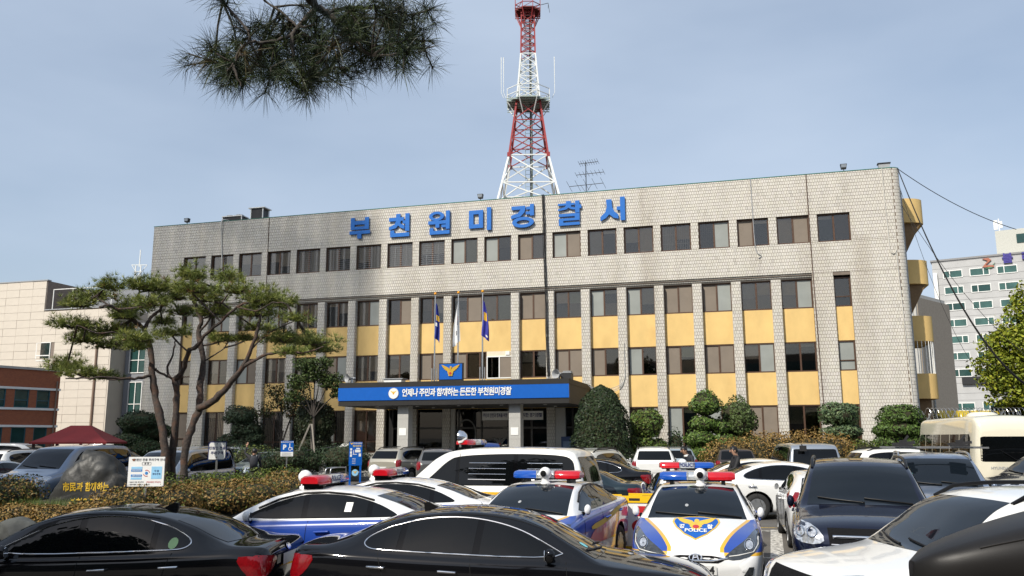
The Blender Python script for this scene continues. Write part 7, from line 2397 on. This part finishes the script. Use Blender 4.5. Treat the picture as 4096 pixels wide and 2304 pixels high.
# buildings and trees on the near side of the lot, behind the camera (the cars mirror them)
ob_ = thing('office_building', 'brown office building on the near side of the lot, out of view', 'building', (2, -24, 0), math.pi)
obj('wall', MB().box(-44, 44, 0, 10, 0, 13), M('brown_facade', (.20, .165, .13), .85), ob_)
for r_ in range(4):
    obj('window_strip', MB().box(-42, 42, -.06, -.01, 1.2 + 3.1 * r_, 2.7 + 3.1 * r_), m_tealglass, ob_)
for k, (x, y, h, sc) in enumerate(((10, -9, 9.5, 2.6), (17, -6, 9, 2.4), (24, 2, 9, 2.3))):
    leafy('street_tree', ('street tree behind the camera', 'street tree behind the camera towards the right', 'street tree beyond the right edge')[k], (x, y, 0), h, [(0, 0, h * .8, sc, sc * .8), (sc * .7, .5, h * .68, sc * .8, sc * .6), (-sc * .7, -.5, h * .66, sc * .8, sc * .6)], G_ST, 190 + k, .55, .22, 'street trees beside the lot', tr=.2)

# ================================================================== signs
nbz = thing('notice_board', 'white parking notice board on a post in the island hedge', 'sign', (-8.5, 20.0, .42), R(3))
bd = obj('board', MB().box(-.41, .41, -.02, .0, .62, 1.29), M('notice_white', (.80, .80, .78), .45, var=.03), nbz)
obj('post', MB().bar((0, .03, -.3), (0, .03, .9), .05), m_steel, nbz)
m_lblue2 = M('pale_blue_print', (.28, .55, .78), .5)
m_mblue = M('mid_blue_print', (.04, .22, .55), .5)
m_ink = M('ink', (.03, .03, .04), .6)
obj('lettering', shift(text_mb('민원인 전용 주차구역 안내', .066, 0, .001), .06, -.024, 1.22), m_ink, bd)
obj('lettering', shift(text_mb('본 관', .05, 0, .001), 0, -.024, 1.135), m_ink, bd)
bx_ = MB()
for a, b, z0, z1 in ((-.10, .10, 1.103, 1.107), (-.10, .10, 1.163, 1.167), (-.102, -.098, 1.105, 1.165), (.098, .102, 1.105, 1.165)):
    bx_.box(a, b, -.025, -.0205, z0, z1)
obj('box_outline', bx_, m_ink, bd)
obj('blue_field', MB().box(.12, .36, -.024, -.0205, .79, 1.07), m_lblue2, bd)
obj('lettering', shift(text_mb('직 원', .05, 0, .001), .24, -.027, .965), m_navy, bd)
obj('lettering', shift(text_mb('주차구역', .05, 0, .001), .24, -.027, .895), m_navy, bd)
for z, m__ in ((1.04, m_lblue2), (.98, m_mblue), (.865, m_mblue), (.80, m_lblue2)):
    obj('blue_field', MB().box(-.34, -.09, -.024, -.0205, z - .024, z + .026), m__, bd)
for z in (.98, .865):
    obj('lettering', shift(text_mb('민원인 주차구역', .03, 0, .0005), -.215, -.027, z), m_white, bd)
obj('globe', MB().prism(ngon(14, .035, .01, .92), -.025, -.0205), m_mblue, bd)
ar = MB()
for a0 in (20, 200):
    for p in ring(.01, .92, .075, .075, .062, .062)[int(a0 / 13):int(a0 / 13) + 8]:
        ar.prism(p, -.026, -.0205)
obj('arrow', ar, m_red, bd)
for z, t_ in ((.715, '• 민원인 전용 주차구역'), (.66, '• 위반차량은 주차할 수 없습니다')):
    obj('lettering', shift(text_mb(t_, .036, 0, .0006, 'LEFT'), -.38, -.024, z), m_ink, bd)
obj('lettering', shift(text_mb('(직원차량은 주차금지)', .036, 0, .0006, 'LEFT'), .02, -.0245, .715), m_red, bd)
obj('crest', MB().prism(scaled([SHIELD], .12, -.30, 1.22)[0], -.025, -.0205), M('crest_brown', (.22, .10, .06), .5), bd)

ws = thing('parking_sign', 'white visitor parking sign with a navy edge beside the pine', 'sign', (-9.3, 27.0, .2), R(6))
b_ = obj('board', MB().prism([(-.24, 1.28), (.22, 1.28), (.26, 1.34), (.26, 1.80), (-.20, 1.80), (-.24, 1.74)], -.02, 0), m_white, ws)
obj('edge', MB().prism([(-.27, 1.26), (.25, 1.26), (.29, 1.33), (.29, 1.83), (-.22, 1.83), (-.27, 1.76)], .001, .02), m_navy, ws)
obj('lettering', shift(text_mb('민원인 전용', .105, 0, .003), .01, -.024, 1.62), m_navy, b_)
obj('lettering', shift(text_mb('주차구역', .105, 0, .003), .01, -.024, 1.47), m_navy, b_)
obj('arrow', MB().prism([(-.03, 1.36), (.03, 1.36), (.0, 1.31)], -.025, -.0205).prism([(-.03, 1.75), (.03, 1.75), (.0, 1.78)], -.025, -.0205), m_black, b_)
obj('post', MB().bar((0, .03, -.2), (0, .03, 1.7), .05), m_steel, ws)

ps = thing('disabled_parking_sign', 'blue disabled parking sign with a large P in front of the flower bed', 'sign', (-9.2, 35.0, 0), R(8))
b_ = obj('board', MB().box(-.25, .25, -.02, 0, 1.58, 2.02), m_signblue, ps)
obj('white_panel', MB().box(-.25, .25, -.021, .0, 1.40, 1.58), m_white, ps)
obj('lettering', shift(text_mb('P', .26, 0, .012), -.10, -.024, 1.76), m_white, b_)
wc = MB()
for p in ring(.12, 1.70, .07, .07, .048, .048)[8:]:
    wc.prism(p, -.026, -.0205)
wc.prism([(.09, 1.86), (.12, 1.86), (.125, 1.76), (.20, 1.76), (.23, 1.66), (.205, 1.655), (.18, 1.735), (.09, 1.735)], -.0255, -.0205)
wc.prism(ngon(10, .024, .105, 1.89), -.0255, -.0205)
obj('wheelchair', wc, m_white, b_)
obj('lettering', shift(text_mb('장애인전용 주차구역', .06, 0, .001), 0, -.024, 1.965), m_white, b_)
ln = MB()
for k in range(4):
    ln.box(-.2, .2 - .05 * (k % 2), -.025, -.0215, 1.425 + .035 * k, 1.437 + .035 * k)
obj('small_print', ln, m_grey, ps)
obj('post', MB().bar((0, .03, 0), (0, .03, 1.7), .05), m_steel, ps)

gs_ = thing('guide_board', 'blue two legged site map board near the entrance', 'sign', (-5.85, 32.0, 0), R(8))
b_ = obj('board', MB().box(-.24, .24, -.03, .02, 1.12, 1.98), m_signblue, gs_)
for x in (-.19, .19):
    obj('leg', MB().box(x - .035, x + .035, -.02, .03, 0, 1.12), m_signblue, gs_)
eagle(gs_, -.032, -.15, 1.92, .07, th=.004)
obj('lettering', shift(text_mb('부천원미경찰서', .055, 0, .001), .06, -.034, 1.93), m_white, b_)
obj('lettering', shift(text_mb('청사안내', .085, 0, .003), .05, -.034, 1.83), M('amber_print', (.65, .5, .15), .5), b_)
mp2 = MB()
for a, b, z0, z1 in ((-.2, -.13, 1.55, 1.64), (-.2, -.13, 1.44, 1.53), (-.2, -.13, 1.67, 1.75), (-.02, .18, 1.60, 1.70), (.12, .2, 1.45, 1.56), (-.1, .05, 1.52, 1.54), (.02, .16, 1.72, 1.76), (-.08, -.06, 1.54, 1.68)):
    mp2.box(a, b, -.036, -.0305, z0, z1)
obj('site_plan', mp2, m_white, b_)
for k in range(3):
    obj('lettering', shift(text_mb(('민원실', '수사과', '경무과')[k], .045, 0, .001, 'LEFT'), -.12, -.034, 1.36 - .08 * k), m_white, b_)
rd = obj('roundel', MB().prism(ngon(20, .12, 0, .86), -.03, .0), m_lblue2, gs_)
eagle(rd, -.031, 0, .88, .08, th=.004)
hr = thing('stair_handrail', 'small steel handrail hoop at the ramp foot', 'railing', (-6.9, 33.6, 0), R(60))
obj('hoop', MB().tube(smooth_path([(-.3, 0, 0), (-.3, 0, .85), (-.1, 0, .98), (.5, 0, .98), (.6, 0, .9), (.6, 0, 0)], 4), .022, 8).tube(smooth_path([(-.3, .25, 0), (-.3, .25, .85), (-.1, .25, .98), (.5, .25, .98)], 4), .022, 8), m_steel, hr, 60)
# yellow stand boards between the two police cars
m_ystand = M('yellow_plastic', (.82, .48, .01), .4, var=.06)
def stand(label, x, y, rz, kind):
    t = thing('stand_board', label, 'sign', (x, y, 0), R(rz), 'yellow stand boards')
    f_ = MB()
    f_.box(-.36, .36, -.03, .03, .94, 1.06).box(-.36, -.28, -.03, .03, .06, .94).box(.28, .36, -.03, .03, .06, .94).box(-.28, .28, -.03, .03, .06, .16).box(-.28, .28, .0, .03, .16, .94)
    f_.box(-.40, -.26, -.25, .25, 0, .06).box(.26, .40, -.25, .25, 0, .06)
    obj('frame', f_, m_ystand, t)
    obj('handle_slot', MB().box(-.10, .10, -.033, .0, .975, 1.02), m_black, t)
    p_ = obj('poster', MB().box(-.275, .275, -.012, -.002, .165, .935), m_white, t)
    if kind:
        for k, ch in enumerate('부천원미경찰서'):
            obj('lettering', shift(text_mb(ch, .085, 0, .002), -.19, -.016, .70 - .08 * k), m_ink, p_)
        d_ = obj('roundel', MB().prism(ngon(16, .045, -.19, .80), -.016, -.012), m_navy, p_)
        rgm = MB()
        for q_ in ring(.09, .52, .15, .12, .09, .065):
            rgm.prism(q_, -.017, -.012)
        rgm.box(.0, .2, -.017, -.012, .70, .88)
        obj('red_print', rgm, m_red, p_)
    else:
        for k, s__ in enumerate(('문', '!', '유지선', '하거', '따라')):
            obj('lettering', shift(text_mb(s__, .075, 0, .002), .13, -.016, .84 - .11 * k), m_ink, p_)
    return t
stand('yellow stand board lettered in rows, partly behind the police car with the picture panel', 1.72, 16.5, -12, 0)
stand('yellow stand board with red print and a vertical line of letters', 2.25, 16.0, -14, 1)
stand('yellow stand board at the back, only its top edge showing', 2.6, 16.7, -10, 0)

# ================================================================== people
m_skin = M('skin', (.42, .24, .16), .55, var=.05)
m_hair = M('black_hair', (.008, .007, .007), .45, var=.2)
def person(label, loc, rz, top, legs, pose, collar=None, bag=False, nod=0):
    t = thing('person', label, 'person', loc, R(rz))
    J = dict(pel=(0, 0, .95), waist=(0, .01, 1.10), chest=(0, .0, 1.32), neck=(0, 0, 1.47), head0=(.02, 0, 1.55), head1=(.035, 0, 1.64), head2=(.03, 0, 1.715))
    for s, n in ((1, 'l'), (-1, 'r')):
        J['sh' + n] = (-.01, .185 * s, 1.41); J['el' + n] = (-.02, .24 * s, 1.13); J['wr' + n] = (.06, .25 * s, .90)
        J['hip' + n] = (0, .095 * s, .90); J['kn' + n] = (.02, .11 * s, .50); J['an' + n] = (-.02, .12 * s, .09); J['toe' + n] = (.16, .13 * s, .035)
    J.update(pose)
    rad = dict(pel=.145, waist=.135, chest=.155, neck=.058, head0=.075, head1=.092, head2=.062, sh=.072, el=.05, wr=.036, hip=.095, kn=.066, an=.048, toe=.038)
    names = list(J)
    E = [('pel', 'waist'), ('waist', 'chest'), ('chest', 'neck'), ('neck', 'head0'), ('head0', 'head1'), ('head1', 'head2')]
    for n in 'lr':
        E += [('chest', 'sh' + n), ('sh' + n, 'el' + n), ('el' + n, 'wr' + n), ('pel', 'hip' + n), ('hip' + n, 'kn' + n), ('kn' + n, 'an' + n), ('an' + n, 'toe' + n)]
    me = bpy.data.meshes.new('body')
    me.from_pydata([J[n] for n in names], [(names.index(a), names.index(b)) for a, b in E], [])
    o_ = bpy.data.objects.new('body', me)
    o_.modifiers.new('skin', 'SKIN')
    for i, n in enumerate(names):
        r_ = rad[n] if n in rad else rad[n[:-1]]
        me.skin_vertices[0].data[i].radius = (r_, r_)
    me.skin_vertices[0].data[0].use_root = True
    sb = o_.modifiers.new('sub', 'SUBSURF')
    sb.levels = sb.render_levels = 2
    m2 = evaluated(o_)
    bpy.data.objects.remove(o_)
    for m__ in (m_skin, top, legs, m_black):
        m2.materials.append(m__)
    hz = Vector(J['neck']).z
    for p in m2.polygons:
        c_ = p.center
        wr_d = min((c_ - Vector(J['wr' + n])).length for n in 'lr')
        p.material_index = 0 if c_.z > hz + .015 and (c_ - Vector(J['head1'])).length < .2 else 0 if wr_d < .05 else 3 if c_.z < .10 else 2 if c_.z < .97 and wr_d > .2 else 1
        p.use_smooth = True
    b_ = obj('body', m2, None, t)
    hd = Vector(J['head1'])
    hm = MB()
    rows = []
    for i in range(9):
        th = R(8 + 92 * i / 8)
        row = []
        for j in range(20):
            a = 2 * math.pi * j / 20
            fr = math.cos(a)
            th2 = th * (.66 if fr > .55 else 1.0 + .12 * (fr < -.3))
            rr_ = .118 + .006 * math.sin(a * 7 + i)
            row.append((hd.x - .008 + rr_ * .98 * math.sin(th2) * math.cos(a), hd.y + rr_ * .86 * math.sin(th2) * math.sin(a), hd.z - .015 + rr_ * 1.06 * math.cos(th2)))
        rows.append(row)
    obj('hair', hm.grid(rows, True), m_hair, t, 180)
    fc = MB()
    fc.lathe([(.0, -.03), (.012, -.025), (.018, 0.01), (.010, .03), (0, .034)], 8, 'Z', (hd.x + .092, hd.y, hd.z - .035))
    for s in (1, -1):
        fc.lathe([(0, -.03), (.014, -.02), (.018, .01), (.010, .03), (0, .034)], 8, 'Z', (hd.x - .01, hd.y + s * .092, hd.z - .03))
    obj('nose_and_ears', fc, m_skin, t, 180)
    ey = MB()
    for s in (1, -1):
        ey.lathe([(0, -.007), (.009, 0), (0, .007)], 8, 'Z', (hd.x + .084, hd.y + s * .034, hd.z - .008))
        ey.box(hd.x + .078, hd.x + .09, hd.y + s * .034 - .02, hd.y + s * .034 + .02, hd.z + .012, hd.z + .018)
    ey.box(hd.x + .070, hd.x + .084, hd.y - .022, hd.y + .022, hd.z - .088, hd.z - .080)
    obj('eyes_and_mouth', ey, m_hair, t)
    for n in 'lr':
        w_ = Vector(J['wr' + n])
        d = (w_ - Vector(J['el' + n])).normalized()
        sd = d.cross(Vector((1, 0, 0))).normalized()
        hn = MB().tube([w_, w_ + d * .05, w_ + d * .09], [.03, .036, .034], 8)
        for k in range(4):
            b0_ = w_ + d * .085 + sd * (.024 - .016 * k)
            L_ = (.07, .08, .075, .055)[k]
            cu = Vector((.02, 0, 0))
            hn.tube([b0_, b0_ + d * L_ * .55 + cu * .3, b0_ + d * L_ + cu], [.009, .0085, .007], 6)
        hn.tube([w_ + d * .03 + sd * .03, w_ + d * .06 + sd * .052, w_ + d * .09 + sd * .058], [.011, .010, .008], 6)
        obj('hand', hn, m_skin, t, 180)
    if collar:
        nk = Vector(J['neck'])
        obj('collar', MB().lathe([(.085, -.05), (.078, .0), (.066, .025)], 14, 'Z', tuple(nk - Vector((0, 0, .0)))), collar, t, 180)
    if bag:
        ch = Vector(J['chest'])
        bg_ = MB()
        bg_.lathe([(0, -.24), (.13, -.22), (.16, -.05), (.15, .12), (.09, .2), (0, .21)], 14, 'Z')
        bg_.xf(Matrix.Translation((ch.x - .22, ch.y, ch.z - .08)) @ Matrix.Diagonal((.62, 1, 1, 1)))
        obj('backpack', bg_, M('dark_grey_fabric', (.03, .032, .04), .8), t, 180)
        stp = MB()
        for s in (1, -1):
            stp.tube(smooth_path([(ch.x - .15, s * .07, ch.z + .08), (ch.x - .02, s * .10, ch.z + .16), (ch.x + .15, s * .10, ch.z + .0)], 4), .014, 6)
        obj('strap', stp, m_grey, t)
    return t
m_jacket = M('black_jacket', (.012, .012, .014), .7, var=.2, vs=8, bump=.3, bs=20)
m_suit = M('dark_suit', (.016, .018, .026), .7, var=.15)
m_jeans = M('dark_trousers', (.02, .022, .03), .8)
mb_ = person('man in a black zipped jacket walking left between the parked cars', (6.5, 25.0, 0), 184, m_jacket, m_jeans, {'ell': (.12, .22, 1.14), 'wrl': (.34, .16, 1.10), 'elr': (.10, -.24, 1.14), 'wrr': (.32, -.18, 1.08), 'knl': (.16, .11, .52), 'anl': (.10, .12, .09), 'toel': (.28, .13, .035), 'anr': (-.2, -.12, .11), 'toer': (-.04, -.13, .035), 'head1': (.06, 0, 1.635), 'head2': (.05, 0, 1.71)}, collar=m_jacket)
mb_.scale = (1.07, 1.07, 1.07)
ms_ = person('man in a dark suit and white collar looking down, behind the police light bars', (5.7, 27.6, 0), 205, m_suit, m_jeans, {'chest': (.06, 0, 1.30), 'neck': (.12, 0, 1.44), 'head0': (.17, 0, 1.51), 'head1': (.22, 0, 1.585), 'head2': (.22, 0, 1.66), 'shl': (.05, .185, 1.38), 'shr': (.05, -.185, 1.38), 'wrl': (.3, .1, 1.12), 'wrr': (.3, -.1, 1.12), 'ell': (.08, .24, 1.12), 'elr': (.08, -.24, 1.12)}, collar=m_white)
ms_.scale = (1.08, 1.08, 1.08)
person('person in black with a grey backpack reaching up beside the pale silver sedan', (-10.1, 33.6, 0), 105, m_jacket, m_jeans, {'ell': (.1, .36, 1.55), 'wrl': (.16, .30, 1.82), 'shl': (0, .2, 1.42)}, bag=True)
